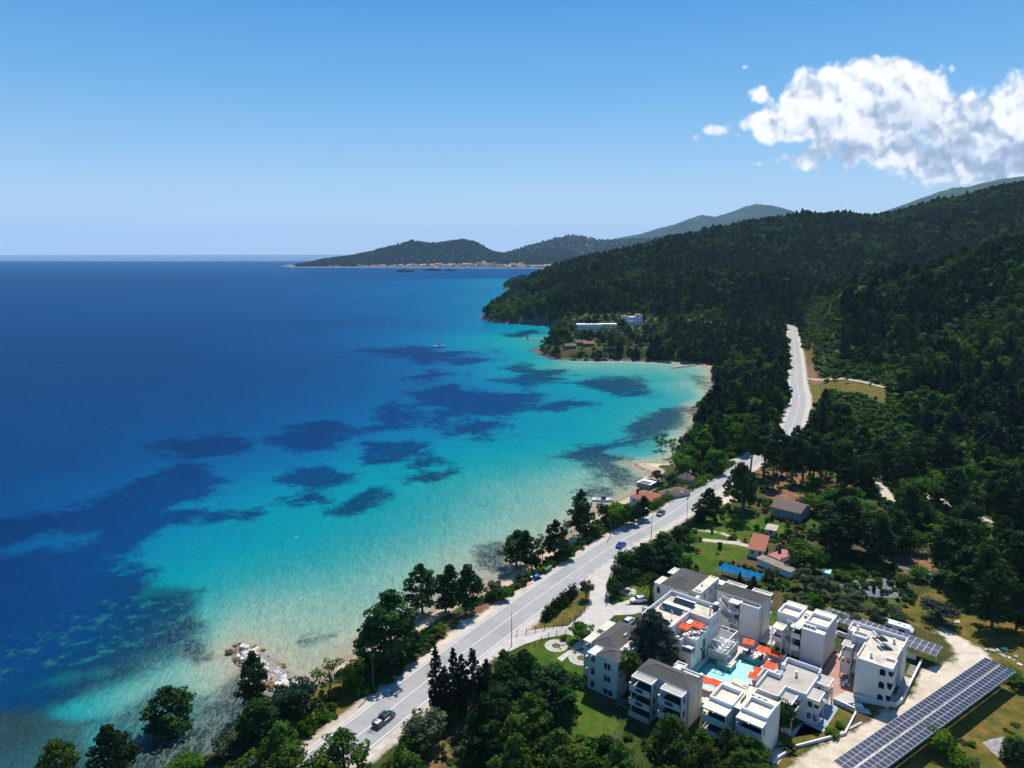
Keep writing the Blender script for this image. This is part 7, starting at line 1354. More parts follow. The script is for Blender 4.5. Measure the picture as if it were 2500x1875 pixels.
hedge('yellow green clipped hedge behind the hotel blocks', [HW(5.5, 17.2), HW(11, 16.8), HW(14, 17.5)], 1.6, 1.6, L_YELLOW, leaf=.3); hedge('dark hedge beside the road wall above the garden', flat([(1640, 1310), (1680, 1290), (1720, 1268)]), 2.6, 2.2, L_DARK)
hedge('yellow green hedge between the small solar canopy and the middle block', [HW(14.5, 17.4), HW(18.5, 18.4)], 1.5, 1.5, L_YELLOW, leaf=.3); hedge('low hedge of shrubs along the beach road verge beyond the lay-by', flat([(1180, 1466), (1225, 1442), (1262, 1425)]), 2.2, 1.6, L_BROAD)
hedge('scrubby green row on the verge between the beach houses and the road bend', flat([(1690, 1195), (1740, 1165), (1790, 1133)]), 3, 2.0, L_SCRUB)
for k, (px, py, l_) in enumerate([(1710, 1320, 'small red flowering bush at the left garden path'), (1820, 1322, 'red flowering bush beside the terracotta roof'), (1795, 1318, 'orange yellow flowering bush near the red one'), (1703, 1350, 'red flowering bush on the left lawn edge')]):
    X_, Y_, Z_ = gh(px, py); tree('bush', X_, Y_, 1.5, 2.0, l_, 'red' if k != 2 else 'yellow')
def ringstone(px, py, r0, r1, label):
    x, y = G0(px, py, 5); r = empty('stone_circle', (x, y, 5.0), 0, label, 'paved circle'); rg = random.Random(int(px)); m = MB(); n = 22
    for k in range(2):
        for i in range(n):
            if rg.random() < .06: continue
            a0 = 2 * math.pi * (i + .04) / n; a1 = 2 * math.pi * (i + .96) / n; ra = r0 + (r1 - r0) * k / 2 + .03; rb = r0 + (r1 - r0) * (k + 1) / 2 - .03
            m.prism([(ra * math.cos(a0), ra * math.sin(a0)), (rb * math.cos(a0), rb * math.sin(a0)), (rb * math.cos(a1), rb * math.sin(a1)), (ra * math.cos(a1), ra * math.sin(a1))], .0, .07 + rg.uniform(0, .02))
    m.build('paving', CONC, r); m = MB(); m.cyl((0, 0, .0), (0, 0, .06), r0 - .1, n=16); m.build('bed', pmat('bed_grass', (.07, .11, .02), .95, .3, 3), r)
ringstone(1358, 1577, 1.0, 2.7, 'paved stone ring on the lawn nearest the thin fence'); ringstone(1420, 1607, 1.0, 3.0, 'paved stone ring touching the leftmost hotel block'); ringstone(1533, 1444, .9, 2.4, 'paved stone ring beside the white car'); ringstone(1558, 1385, .3, 1.3, 'small pale stone circle under the dark trees')
sheet('stone_path', [(1360, 1607), (1372, 1615), (1400, 1590), (1425, 1580), (1440, 1560), (1430, 1555), (1405, 1570), (1395, 1583)], 5.035, CONC); sheet('stone_path', [(1498, 1476), (1512, 1482), (1545, 1470), (1542, 1462)], 5.036, CONC)
x, y = G0(*zz('N', 1050, 750), 5); r = empty('thatched_sunshade', (x, y, 5), 0, 'small thatched sunshade on a dark post on the entrance lawn', 'sunshade'); m = MB(); m.cyl((0, 0, 2.0), (0, 0, 2.9), 1.2, .05, 14); m.build('thatch', pmat('thatch', (.3, .25, .2), .95, .2, 5), r); m = MB(); m.cyl((0, 0, 0), (0, 0, 2.1), .5, n=8); m.build('post', BLACKM, r)

# ------------------------------------------------------------------ palms
def palm(x, y, h, R, label, fan=False, nf=46, mat=None):
    r = empty('palm_tree', (x, y, 5), 0, label, 'palm'); rg = np.random.default_rng(int(h * 7)); m = MB(); m.tube([(0, 0, -.2), (.1, 0, h * .5), (0, 0, h)], [.42, .34, .38], 9); m.build('trunk', BARK, r); C_, N_, S_, V_ = [], [], [], []
    for i in range(nf):
        a = i * 2.4; el = math.radians(75 - 105 * (i / nf)); L = R * rg.uniform(.85, 1.1); d = Vector((math.cos(a), math.sin(a), 0)); n_ = 26 if not fan else 30
        for k in range(n_):
            t = (k + 1) / n_
            if fan: p = d * (L * .55 * math.cos(el)) + Vector((0, 0, L * .55 * math.sin(el))); q = rg.normal(size=3) * L * .16; C_.append((p.x + q[0], p.y + q[1], h + p.z + q[2] - .1 * abs(q[0])))
            else: rad = L * t; C_.append((d.x * rad * math.cos(el) + rg.normal(0, .12), d.y * rad * math.cos(el) + rg.normal(0, .12), h + rad * math.sin(el) - .55 * L * t * t + rg.normal(0, .06)))
            v = Vector((-d.y, d.x, rg.normal(0, .5) + .6)); N_.append(tuple(v.normalized())); S_.append(.75 * (1 - .45 * t)); V_.append(rg.uniform(.1, 1.0))
    f = bpy.data.objects.new('fronds', quads_mesh('fronds', np.array(C_), np.array(N_), np.array(S_), np.array(V_), mat or L_PALM, rg)); COL.objects.link(f); f.parent = r
x, y = G0(*zz('N', 1560, 790), 5 + 4.6); palm(x, y, 4.6, 3.9, 'date palm with long arching fronds beside the low hotel block')
x, y = G0(*zz('H', 810, 900), 5 + 7.2); palm(x, y, 7.2, 3.0, 'tall fan palm between the two hip roofed hotel blocks', True, 60)
x, y = G0(1925, 1815, 6.4); palm(x, y, .9, 1.8, 'small pale fan palm at the bottom corner of the gravel yard', False, 14)
# ------------------------------------------------------------------ houses by the shore and in the gardens
TERRA = pmat('terracotta_tiles', (0.27, 0.085, 0.045), 0.85, 0.25, 2.5, bump=.3, bscale=9, col2=(0.22, 0.10, 0.07), c2scale=.8, c2amt=.5); BROWNT = pmat('brown_tiles', (0.14, 0.095, 0.08), .9, .25, 2.5, bump=.3, bscale=9, col2=(.08, .06, .055), c2scale=.8)
PINK = pmat('pink_sheet_roof', (0.33, 0.09, 0.10), .7, .08, 1); SHEETR = pmat('weathered_sheet_roof', (0.24, 0.18, 0.135), .85, .2, 1.5, col2=(.14, .1, .08), c2scale=.5); PLAST = pmat('house_plaster', (0.55, 0.52, 0.47), .9, .08, .6); WPL = pmat('white_plaster', (0.74, 0.75, 0.77), .85, .04, .6)
def house(k, A_, B_, C_, ze, zg, rise, kind, label, rmat, wmat=None, name='house', cat='house', ov=.4, chim=None, wins=3, depth=None):
    a = Vector(G0(*zz(k, *A_), ze)); b_ = Vector(G0(*zz(k, *B_), ze)); c = Vector(G0(*zz(k, *C_), ze)); d = (b_ - a); L = d.length; d.normalize(); n_ = Vector((-d.y, d.x)); Dp = depth or max(2.5, abs((c - b_).dot(n_))); sg = 1 if (c - b_).dot(n_) > 0 else -1
    ang = math.atan2(d.y, d.x); cen = a + d * (L / 2) + n_ * sg * Dp / 2; zg = hz(cen.x, cen.y) - .1 if zg is None else zg; r = empty(name, (cen.x, cen.y, zg), ang, label, cat); hx, hy = L / 2, Dp / 2; H = ze - zg
    m = MB(); m.box(-hx + ov, -hy + ov, -.3, hx - ov, hy - ov, H - .03); w = m.build('wall', wmat or PLAST, r); m = MB()
    P = [(-hx, -hy, H), (hx, -hy, H), (hx, hy, H), (-hx, hy, H)]
    if kind == 'hip':
        i_ = min(hy, hx * .9); R0, R1 = (-hx + i_, 0, H + rise), (hx - i_, 0, H + rise); m.face([P[0], P[1], R1, R0]); m.face([P[1], P[2], R1]); m.face([P[2], P[3], R0, R1]); m.face([P[3], P[0], R0])
    elif kind == 'gable':
        R0, R1 = (-hx, 0, H + rise), (hx, 0, H + rise); m.face([P[0], P[1], R1, R0]); m.face([P[2], P[3], R0, R1]); q = MB(); q.face([P[1], P[2], R1]); q.face([P[3], P[0], R0]); q.build('gable', wmat or PLAST, r)
    elif kind == 'mono': P2_ = [(p[0], p[1], p[2] + (rise if p[1] > 0 else 0)) for p in P]; m.face(P2_); m.face([(p[0], p[1], p[2] - .1) for p in P2_][::-1])
    else: m.box(-hx, -hy, H + .001, hx, hy, H + .3)
    if kind in ('hip', 'gable'): m.face(P[::-1])
    rf = m.build('roof', rmat, r)
    if chim: m = MB(); m.box(chim[0] - .35, chim[1] - .35, H - .2, chim[0] + .35, chim[1] + .35, H + rise + chim[2]); ch_ = m.build('chimney', pmat('chimney_render', (.12, .08, .07), .9), rf)
    for i in range(wins):
        x = -hx + ov + (L - 2 * ov) * (i + .5) / wins; y_ = -hy + ov
        if sg < 0: pass
        m = MB(); m.box(x - .45, y_ - .05, H * .4, x + .45, y_ - .001, min(H - .3, H * .4 + 1.2)); f = m.build('window', TRIM, r); m = MB(); m.box(x - .37, y_ - .07, H * .4 + .08, x + .37, y_ - .051, min(H - .38, H * .4 + 1.12)); m.build('pane', GLASS, f)
    return r
house('Q', (290, 955), (830, 1092), (1000, 912), 6.2, 3.2, 1.5, 'hip', 'beach house with a bright terracotta hip roof and dark chimney at the water', TERRA, WPL, chim=(-3.6, -1.5, .9))
house('Q', (880, 850), (1110, 950), (1310, 720), 6.6, 3.6, 1.5, 'hip', 'beach house with a brown tiled roof behind the green hedge', BROWNT); house('Q', (1288, 548), (1560, 618), (1685, 560), 8.0, 4.4, 1.8, 'hip', 'taller beach house with a brown pyramid roof nearest the road', BROWNT)
house('Q', (1290, 735), (1490, 775), (1545, 700), 6.2, 4, .8, 'hip', 'small orange tiled extension between the brown roofed beach houses', TERRA, wins=1)
r = empty('stone_terrace', (*G0(*zz('Q', 700, 690), 2.0), 2.0), .9, 'stepped stone terrace with pale slabs on the shore beside the beach houses', 'terrace'); m = MB(); m.box(-4, -3, -1, 4, 3, 1.0); m.build('wall', pmat('dark_stone', (.16, .15, .14), .9, .3, 2), r); m = MB(); m.box(-4.1, -3.1, 1.001, 4.1, -2.3, 1.15); m.box(-4.1, 2.3, 1.001, 4.1, 3.1, 1.15); m.box(-1, -2.3, 1.001, 1, 2.3, 1.3); m.build('slab', TRIM, r)
hl = house('M', (330, 440), (650, 495), (1005, 290), 7.6, 5, .7, 'mono', 'garden house with a wide terracotta roof behind the hotel', TERRA, wins=2); house('M', (690, 545), (985, 672), (1120, 385), 7.0, 5, .2, 'mono', 'garden house wing with a pink sheet roof', PINK, wins=1, chim=(-2.3, -1.0, 2.4))
house('M', (480, 605), (1110, 868), (1190, 800), 7.0, 5, .3, 'mono', 'long low shed with a weathered brown roof below the pink roof', SHEETR, WPL, 'shed', 'shed', wins=0); house('M', (640, 85), (850, 122), (968, 32), 7.2, None, .5, 'hip', 'small hut with a pale weathered roof in the gardens', pmat('pale_sheet_roof', (.42, .36, .3), .9, .2, 1.5), PLAST, 'hut', 'hut', wins=1)
house('7', (497, 378), (705, 428), (772, 370), 8.4, None, 1.6, 'gable', 'brown gabled house standing among dark pines', BROWNT, pmat('grey_render', (.26, .26, .26), .9), wins=2); house('M', (1650, 850), (1820, 895), (1840, 870), 6.6, 5, .2, 'mono', 'tiny shed with a pale green roof in the olive grove', pmat('pale_green_sheet', (.3, .55, .45), .6), PLAST, 'shed', 'shed', wins=0, depth=2.6)
# blue netting over the vegetable beds
a, b_, c = (Vector(G0(*zz('1', *p), 8.2)) for p in ((920, 125), (1290, 228), (1376, 180))); d = (b_ - a).normalized(); n_ = Vector((-d.y, d.x)); L = (b_ - a).length; Dp = abs((c - b_).dot(n_)); r = empty('netting_frame', (a.x, a.y, 5), math.atan2(d.y, d.x), 'bright blue shade netting on a frame over vegetable beds', 'netting')
NET = pmat('blue_netting', (0.001, 0.10, 0.24), .95, .2, .6, spec=.05, col2=(.10, .28, .42), c2scale=.5, c2amt=.25)
for i in range(3):
    m = MB(); u0 = L * i / 3 + .05; u1 = L * (i + 1) / 3 - .05; n1 = 6
    for q in range(n1): y0 = Dp * q / n1; y1 = Dp * (q + 1) / n1; z0, z1 = 2.6 - .25 * math.sin(math.pi * q / n1), 2.6 - .25 * math.sin(math.pi * (q + 1) / n1); m.face([(u0, y0, z0), (u1, y0, z0), (u1, y1, z1), (u0, y1, z1)])
    m.build('net', NET, r)
for i in range(7):
    for y in (0, Dp): m = MB(); m.cyl((L * i / 6, y, 0), (L * i / 6, y, 2.62), .05, n=5); m.build('post', METAL, r)
hedge('leafy vegetable rows under and before the blue netting', [a + d * 1 - n_ * 1.5, a + d * (L - 1) - n_ * 1.5], 3, 1.4, L_OLIVE, name='vegetable_bed')
CLOTH = pmat('grey_ground_cloth', (.10, .105, .12), .8, .35, .8, col2=(.24, .245, .26), c2scale=.7, c2amt=.7)
sheet('ground_cloth', [zz('7', *p) for p in [(960, 885), (1100, 872), (1300, 865), (1430, 925), (1400, 1000), (1150, 985), (980, 925)]], 5.07, CLOTH); sheet('ground_cloth', [zz('7', *p) for p in [(1290, 755), (1340, 745), (1620, 845), (1590, 870)]], 5.07, CLOTH)
sheet('rubble_slab', [zz('L', *p) for p in [(1760, 940), (1850, 905), (1990, 880), (2080, 960), (2060, 1080), (1950, 1120), (1860, 1040)]], 5.06, pmat('grey_slab', (.26, .24, .23), .9, .3, 1, col2=(.4, .34, .28), c2scale=.5))
for k_, (p, ro) in enumerate([((1190 / .7, 0), 0)][:0]): pass
r = empty('timber_plank', (*G0(*zz('L', 350, 780), 5.05), 5.05), HA + 1.2, 'pale plank lying beside the gravel yard and the small ochre lawn', 'plank'); m = MB(); m.box(-3, -.22, 0, 3, .22, .12); m.build('board', CONC, r)

# ------------------------------------------------------------------ villas on the point
def villa(px, py, blocks, label, yaw=0.0, cat='villa'):
    x, y, z = gh(px, py); r = empty('villa', (x, y, z), yaw, label, cat)
    for (x0, y0, x1, y1, h, rk, n) in blocks:
        m = MB(); m.box(x0, y0, -2, x1, y1, h); w = m.build('wall', WPL, r); m = MB()
        if rk == 'flat': m.box(x0 - .5, y0 - .8, h + .002, x1 + .5, y1 + .5, h + .4); m.build('roof', TRIM, r)
        else:
            cx_, cy_ = (x0 + x1) / 2, (y0 + y1) / 2; P = [(x0 - .5, y0 - .5, h + .002), (x1 + .5, y0 - .5, h + .002), (x1 + .5, y1 + .5, h + .002), (x0 - .5, y1 + .5, h + .002)]; T_ = (cx_, cy_, h + 1.6); [m.face([P[i], P[(i + 1) % 4], T_]) for i in range(4)]; m.face(P[::-1]); m.build('roof', TERRA, r)
        for i in range(n):
            for zf in np.arange(1.2, h - 1.2, 3.0): xx = x0 + (x1 - x0) * (i + .5) / n; m = MB(); m.box(xx - .6, y0 - .06, zf, xx + .6, y0 - .002, zf + 1.5); m.build('window', GLASS, r)
    return r
villa(*zz('a', 1400, 352), [(-11, 0, -4, 7, 8.5, 'hip', 2), (-3.99, 2, 4, 9, 7.5, 'flat', 2), (4.01, 0, 11, 8, 10.0, 'hip', 2), (-3.99, -2.5, 10, -.01, 3.2, 'flat', 4)], 'tall white villa with terracotta roofs at the edge of the forest on the point')
villa(*zz('a', 1080, 392), [(-14, 0, 12, 10, 5.0, 'flat', 7)], 'low villa with a long flat white roof on the olive point', .05); villa(*zz('a', 1220, 385), [(-8, 0, 8, 8, 4.4, 'flat', 3)], 'low wing with a tan flat roof beside the white roofed villa', -.1).children[1].data.materials[0] = CREAM
for p_, l_, rm in [((1060, 522), 'brown cottage with an orange roof among the trees of the point', TERRA), ((1000, 512), 'cottage with a brown roof left of the orange roofed one on the point', BROWNT), ((920, 540), 'small cottage half hidden by pines near the tip of the point', BROWNT)]:
    x, y, z = gh(*zz('a', *p_)); r = empty('cottage', (x, y, z), .2, l_, 'cottage'); m = MB(); m.box(-5, -3, -1, 5, 3, 2.8); m.build('wall', pmat('brown_wall', (.22, .13, .09), .9), r); m = MB(); m.face([(-5.6, -3.6, 2.8), (5.6, -3.6, 2.8), (5.6, 0, 4.6), (-5.6, 0, 4.6)]); m.face([(5.6, 3.6, 2.8), (-5.6, 3.6, 2.8), (-5.6, 0, 4.6), (5.6, 0, 4.6)]); m.build('roof', rm, r); m = MB(); m.box(-2, -3.06, .6, -.8, -3.002, 2.0); m.build('window', GLASS, r)
# trees of the point: olives and dark pines round the villas
PT = gp([(1330, 798), (1420, 782), (1560, 768), (1640, 772), (1645, 830), (1560, 868), (1440, 882), (1300, 886), (1310, 840)]); Pn = np.array(PT)
VX = [(-1e9, 0)] + [(o.location.x, o.location.y) for o in COL.objects if o.parent is None and o.type == 'EMPTY' and o.name.startswith(('villa', 'cottage'))]
X, Y = np.meshgrid(np.arange(Pn[:, 0].min() - 10, Pn[:, 0].max() + 10, 8.2), np.arange(Pn[:, 1].min() - 15, Pn[:, 1].max() + 15, 8.2)); X = X.ravel() + rng.uniform(-3.5, 3.5, X.size); Y = Y.ravel() + rng.uniform(-3.5, 3.5, Y.size); Hh, sd = height(X, Y)
ok = (sd > 4) & (poly_sdf(X, Y, PT) > -3)
for x, y, z in zip(X[ok], Y[ok], Hh[ok]):
    if min(math.hypot(x - a, (y + 5 - b_) * .8) for a, b_ in VX) < 11: continue
    if rng.random() < .8: tree('olive', x, y, rng.uniform(4, 5.5), rng.uniform(6, 8), 'grey green olive tree on the point below the villas', rng.choice(['olive', 'scrub']), 'olive trees on the point')
    else: tree('pine', x, y, rng.uniform(8, 11), rng.uniform(8, 10), 'dark pine on the rocky point below the villas', None, 'pines on the rocky point')

# ------------------------------------------------------------------ rocks
def rock_mesh(seed, mat):
    g = np.random.default_rng(seed); V, F_ = [], []
    import bmesh
    bm = bmesh.new(); bmesh.ops.create_icosphere(bm, subdivisions=1, radius=1.0); s = g.uniform(.55, 1.1, 3)
    for v in bm.verts: k = g.uniform(.62, 1.15); v.co = Vector((v.co.x * s[0] * k, v.co.y * s[1] * k, v.co.z * .6 * s[2] * k))
    me = bpy.data.meshes.new('rock'); bm.to_mesh(me); bm.free(); me.materials.append(mat); return me
RW = pmat('pale_boulder', (.58, .52, .46), .9, .2, 1.5, bump=.4, bscale=3, col2=(.4, .3, .2), c2scale=.3, c2amt=.5, objrand=.25); RB = pmat('ochre_boulder', (.22, .13, .05), .9, .4, 1.2, bump=.4, bscale=3, col2=(.05, .04, .03), c2scale=.6, objrand=.4); RG = pmat('grey_boulder', (.20, .18, .165), .9, .3, 1.2, bump=.4, bscale=3, col2=(.07, .065, .06), c2scale=.4, objrand=.35)
RM = {k: [rock_mesh(i * 7 + j, m) for j in range(4)] for i, (k, m) in enumerate((('w', RW), ('b', RB), ('g', RG)))}
def rocks(poly, n, s0, s1, kinds, label, group, zof=0.0, lift=0.0, z=None):
    P = np.array(poly); c = 0; t_ = 0
    while c < n and t_ < n * 60:
        t_ += 1; x = rng.uniform(P[:, 0].min(), P[:, 0].max()); y = rng.uniform(P[:, 1].min(), P[:, 1].max())
        if not inpoly(x, y, P)[0]: continue
        d = poly_sdf(np.array([x]), np.array([y]), P)[0]; kd = kinds(d) if callable(kinds) else kinds; me = RM[kd][c % 4]; o = bpy.data.objects.new('boulder', me); COL.objects.link(o); s = rng.uniform(s0, s1)
        o.location = (x, y, max(hz(x, y), -.2) + zof + lift * min(1, d / 4)); o.scale = (s * rng.uniform(.8, 1.4), s, s * rng.uniform(.7, 1.1)); o.rotation_euler = (rng.uniform(-.3, .3), rng.uniform(-.3, .3), rng.uniform(0, 6.28)); tag(o, label, 'boulder', group); c += 1
BW = [g0(x, y) for x, y in [(490, 1405), (520, 1390), (556, 1398), (590, 1425), (640, 1465), (655, 1480), (640, 1500), (600, 1515), (560, 1480), (520, 1450)]]
rocks(BW, 108, .6, 1.35, lambda d: 'b' if d < 1.2 and rng.random() < .7 else 'w', 'pale or ochre boulder in the rock breakwater at the lower left', 'boulders of the rock breakwater', .3, .9)
BWm = MB()
for i in range(2600):
    x, y = rng.uniform(np.array(BW)[:, 0].min(), np.array(BW)[:, 0].max()), rng.uniform(np.array(BW)[:, 1].min(), np.array(BW)[:, 1].max())
    if not inpoly(x, y, BW)[0]: continue
    d = poly_sdf(np.array([x]), np.array([y]), BW)[0]; s = rng.uniform(.15, .42); zc_ = max(hz(x, y), -.1) + .15 + .75 * min(1, d / 4); k_ = 8; tp_ = rng.uniform(0, 6.28); BWm.v += [(x + s * math.cos(tp_ + j * 1.571), y + s * math.sin(tp_ + j * 1.571), zc_) for j in range(4)] + [(x, y, zc_ + s * .8), (x, y, zc_ - s)]; b0 = len(BWm.v) - 6
    for j in range(4): BWm.f.append((b0 + j, b0 + (j + 1) % 4, b0 + 4)); BWm.f.append((b0 + (j + 1) % 4, b0 + j, b0 + 5)); BWm.m += [0, 0]
tag(BWm.build('rubble', RW), 'small pale rubble filling the gaps of the breakwater', kind='stuff')
bwp = np.array(BW); cb = bwp.mean(0); m = MB(); Q_ = [tuple(cb + (p - cb) * .9) for p in bwp]; Q2 = [tuple(cb + (p - cb) * .6) for p in bwp]; n_ = len(Q_)
for i in range(n_): j = (i + 1) % n_; m.face([(*Q_[i], -1), (*Q_[j], -1), (*Q2[j], 1.25), (*Q2[i], 1.25)][::-1])
m.face([(*q, 1.25) for q in Q2]); tag(m.build('breakwater_core', RG), kind='structure')
def strip(pts, wout, win): 
    L = [Vector(g0(x, y)) for x, y in pts]; return [tuple(p) for p in offset_line(L, -wout)] + [tuple(p) for p in offset_line(L, win)][::-1]
rocks(strip([(1360, 999), (1372, 1010), (1392, 1030), (1402, 1045)], 2.5, 2.5), 26, .3, .8, 'b', 'brown stone on the little spit of the sandy cove', 'stones of the cove spit'); rocks([g0(x, y) for x, y in [(1355, 998), (1375, 996), (1400, 1010), (1408, 1028), (1398, 1034), (1372, 1016)]], 18, .3, .7, 'w', 'pale stone on the little spit of the sandy cove', 'stones of the cove spit')
rocks(strip([(1500, 905), (1488, 886), (1500, 876), (1522, 866)], 3, 5), 22, .8, 2.0, 'g', 'dark shore rock below the dense pines of the bay', 'shore rocks below the dense pines'); rocks(strip([(1526, 850), (1538, 832), (1536, 812)], 3, 5), 12, .8, 2, 'g', 'dark shore rock at the inner corner of the bay', 'rocks at the inner bay corner')
rocks(strip([(1190, 777), (1160, 764), (1146, 757), (1172, 748)], 4, 8), 36, 1.0, 2.6, 'g', 'grey rock at the tip of the olive point', 'rocks at the tip of the point'); rocks(strip([(1380, 781), (1260, 780), (1195, 777)], 2, 4), 20, .6, 1.6, 'w', 'pale rock along the straight shore of the point', 'pale rocks along the point shore')
rocks(strip([(1120, 700), (1070, 697), (1036, 690), (1052, 676)], 4, 7), 30, 1.0, 2.6, 'g', 'dark rock along the forested cape beyond the point', 'rocks along the forested cape'); rocks(strip([(1110, 630), (1086, 624), (1094, 614)], 5, 9), 10, 1.5, 4, 'g', 'rock at the foot of the farthest wooded cape', 'rocks at the farthest cape')
rocks(gp([(2400, 1580), (2490, 1580), (2500, 1630), (2440, 1620)]), 12, .4, 1.2, 'w', 'pale block in the rubble heap at the right edge', 'blocks of the rubble heap'); rocks(gp([(2290, 1510), (2340, 1500), (2360, 1530), (2300, 1540)]), 5, .3, .8, 'w', 'pale stone under the round grey green tree', 'stones under the round tree')

# ------------------------------------------------------------------ piers and boats
DECKW = pmat('pier_planks', (.34, .31, .28), .85, .15, 2)
def pier(p0, p1, w, label):
    a, b_ = Vector(G0(*p0, .8)), Vector(G0(*p1, .8)); d = b_ - a; r = empty('pier', (a.x, a.y, 0), math.atan2(d.y, d.x), label, 'pier'); m = MB(); m.box(0, -w / 2, .6, d.length, w / 2, .85); m.build('deck', DECKW, r); m = MB(); [m.cyl((x, y, -1.5), (x, y, .6), .15, n=6) for x in np.arange(1, d.length, 4) for y in (-w * .4, w * .4)]; m.build('piles', DECKW, r); return r
pier(zz('a', 600, 469), zz('a', 716, 459), 2.2, 'thin pier reaching from the tip of the point to the small boat'); pier(zz('a', 1712, 685), zz('a', 1885, 664), 2.4, 'long thin pier in the shallow inner corner of the bay')
def boat(px, py, L, label, yaw, name='small_boat', blue=False, cabin=True):
    x, y = G0(px, py, 0); r = empty(name, (x, y, 0), yaw, label, 'boat'); S_ = []
    for i in range(9):
        t = i / 8; w = L * .17 * (1 - max(0, t - .45) ** 2 * 3.2) if t > .45 else L * .17 * (.82 + .4 * t); w = max(.03, w); zt = L * .1 * (1 + .5 * t * t); S_.append((L * (t - .5), [(-w, zt), (-w * .75, 0), (0, -.3), (w * .75, 0), (w, zt)]))
    loft(S_, WPLA, 'hull', r); m = MB(); m.box(-L * .35, -L * .11, L * .1, L * .1, L * .11, L * .12); m.build('deck', DECKW if not blue else pmat('blue_canvas', (.02, .1, .4), .6), r)
    if cabin: m = MB(); m.prism([(-L * .05, -L * .1), (L * .2, -L * .07), (L * .2, L * .07), (-L * .05, L * .1)], L * .12, L * .24); m.build('cabin', GLASS, r)
    return r
boat(*zz('a', 590, 467), 9, 'small white boat moored at the end of the thin pier', .1); boat(*zz('a', 735, 371), 9, 'white motorboat beached in the little cove behind the point', .3); boat(*zz('a', 690, 462), 5, 'little boat near the shore end of the thin pier', .3, cabin=False)
boat(*zz('6', 1365, 822), 7.5, 'white covered boat moored beside the leafy shore trees', -.2, cabin=True)
x, y = G0(*zz('b', 1167, 793), 0); r = empty('sailboat', (x, y, 0), math.radians(12), 'white sailing boat with bare mast anchored alone in the blue bay', 'sailboat'); L = 11.5; S_ = []
for i in range(11): t = i / 10; w = 1.75 * math.sin(math.pi * min(1, .25 + t * .75)) ** .8 if t < .97 else .05; zt = 1.1 + .35 * t * t; S_.append((L * (t - .5), [(-w, zt), (-w * .8, .15), (0, -.5), (w * .8, .15), (w, zt)]))
loft(S_, WPLA, 'hull', r); m = MB(); m.prism([(-1.5, -.9), (2.4, -.6), (2.4, .6), (-1.5, .9)], 1.2, 1.75); m.build('cabin', GLASS, r); m = MB(); m.cyl((1.0, 0, 1.2), (1.0, 0, 17.5), .13, .09, 7); m.build('mast', METAL, r); m = MB(); m.cyl((1.0, 0, 2.6), (-4.2, 0, 2.7), .16, n=6); m.build('boom', pmat('sail_cover', (.02, .06, .2), .7), r); m = MB(); m.cyl((5.5, 0, 1.4), (1.0, 0, 17.2), .035, n=4); m.cyl((-5.4, 0, 1.2), (1.0, 0, 17.4), .03, n=4); m.build('stay', METAL, r); m = MB(); m.box(-4.8, -1.2, 2.5, -2.2, 1.2, 2.6); m.build('sprayhood', pmat('navy_canvas', (.02, .04, .12), .8), r)
x, y = G0(*zz('b', 818, 632), 0); r = empty('buoy', (x, y, 0), 0, 'small orange and white buoy floating left of the sailing boat', 'buoy'); m = MB(); m.cyl((0, 0, -.3), (0, 0, 1.0), 1.3, .9, 12); m.build('float', WPLA, r); m = MB(); m.cyl((0, 0, 1.0), (0, 0, 2.4), .5, .15, 8); m.build('topmark', ORANGE, r)
for q, (px, py) in enumerate(((722, 1311), (727, 1312))): x, y = G0(px, py, 0); r = empty('float', (x, y, 0), 0, 'tiny white float on the turquoise shallows left of the beach pines', 'float', 'tiny white floats'); m = MB(); m.cyl((-.25, 0, .05), (.25, 0, .05), .16, n=8); m.build('ball', WPLA, r); m = MB(); m.cyl((0, 0, .1), (0, 0, .4), .03, n=5); m.build('stick', METAL, r)
NAVY = pmat('dark_ship_paint', (.006, .009, .02), .4, .1, .05); NAVY2 = pmat('grey_ship_paint', (.05, .06, .09), .4, .1, .05)
def yacht(px, py, L, label, yaw):
    x, y = G0(px, py, 0); r = empty('large_yacht', (x, y, 0), yaw, label, 'yacht'); S_ = []
    for i in range(11): t = i / 10; w = L * .075 * (1 - max(0, t - .55) ** 2 * 4.6); w = max(.3, w); zt = L * .065 * (1 + .55 * t * t); S_.append((L * (t - .5), [(-w, zt), (-w * .8, 0), (0, -2), (w * .8, 0), (w, zt)]))
    loft(S_, NAVY, 'hull', r)
    for k, (a, b_, z0, z1) in enumerate(((-.38, .2, .065, .10), (-.3, .12, .10, .132), (-.2, .05, .132, .155))): m = MB(); w = L * (.062 - .01 * k); m.prism([(L * a, -w), (L * b_, -w * .8), (L * (b_ + .05), 0), (L * b_, w * .8), (L * a, w)], L * z0 + .01, L * z1); m.build('deck_house', NAVY2 if k else NAVY, r)
    m = MB(); m.cyl((-L * .08, 0, L * .155), (-L * .1, 0, L * .21), L * .008, L * .004, 6); m.build('mast', NAVY2, r)
yacht(*zz('b', 936, 288), 88, 'dark large yacht lying alone off the town, leftmost of three', math.radians(4)); yacht(*zz('b', 1122, 280), 88, 'middle dark large yacht lying off the town harbour', math.radians(-3)); yacht(*zz('b', 1243, 281), 60, 'smallest dark yacht, right of the middle one off the town', math.radians(2))
for q, xx in enumerate((868, 905, 1010, 960)): boat(*zz('b', xx, 262), 22, ['white boat left of the leftmost dark yacht', 'white boat behind the leftmost dark yacht', 'white boat between the first two dark yachts', 'white boat right behind the leftmost dark yacht'][q], q * .3)

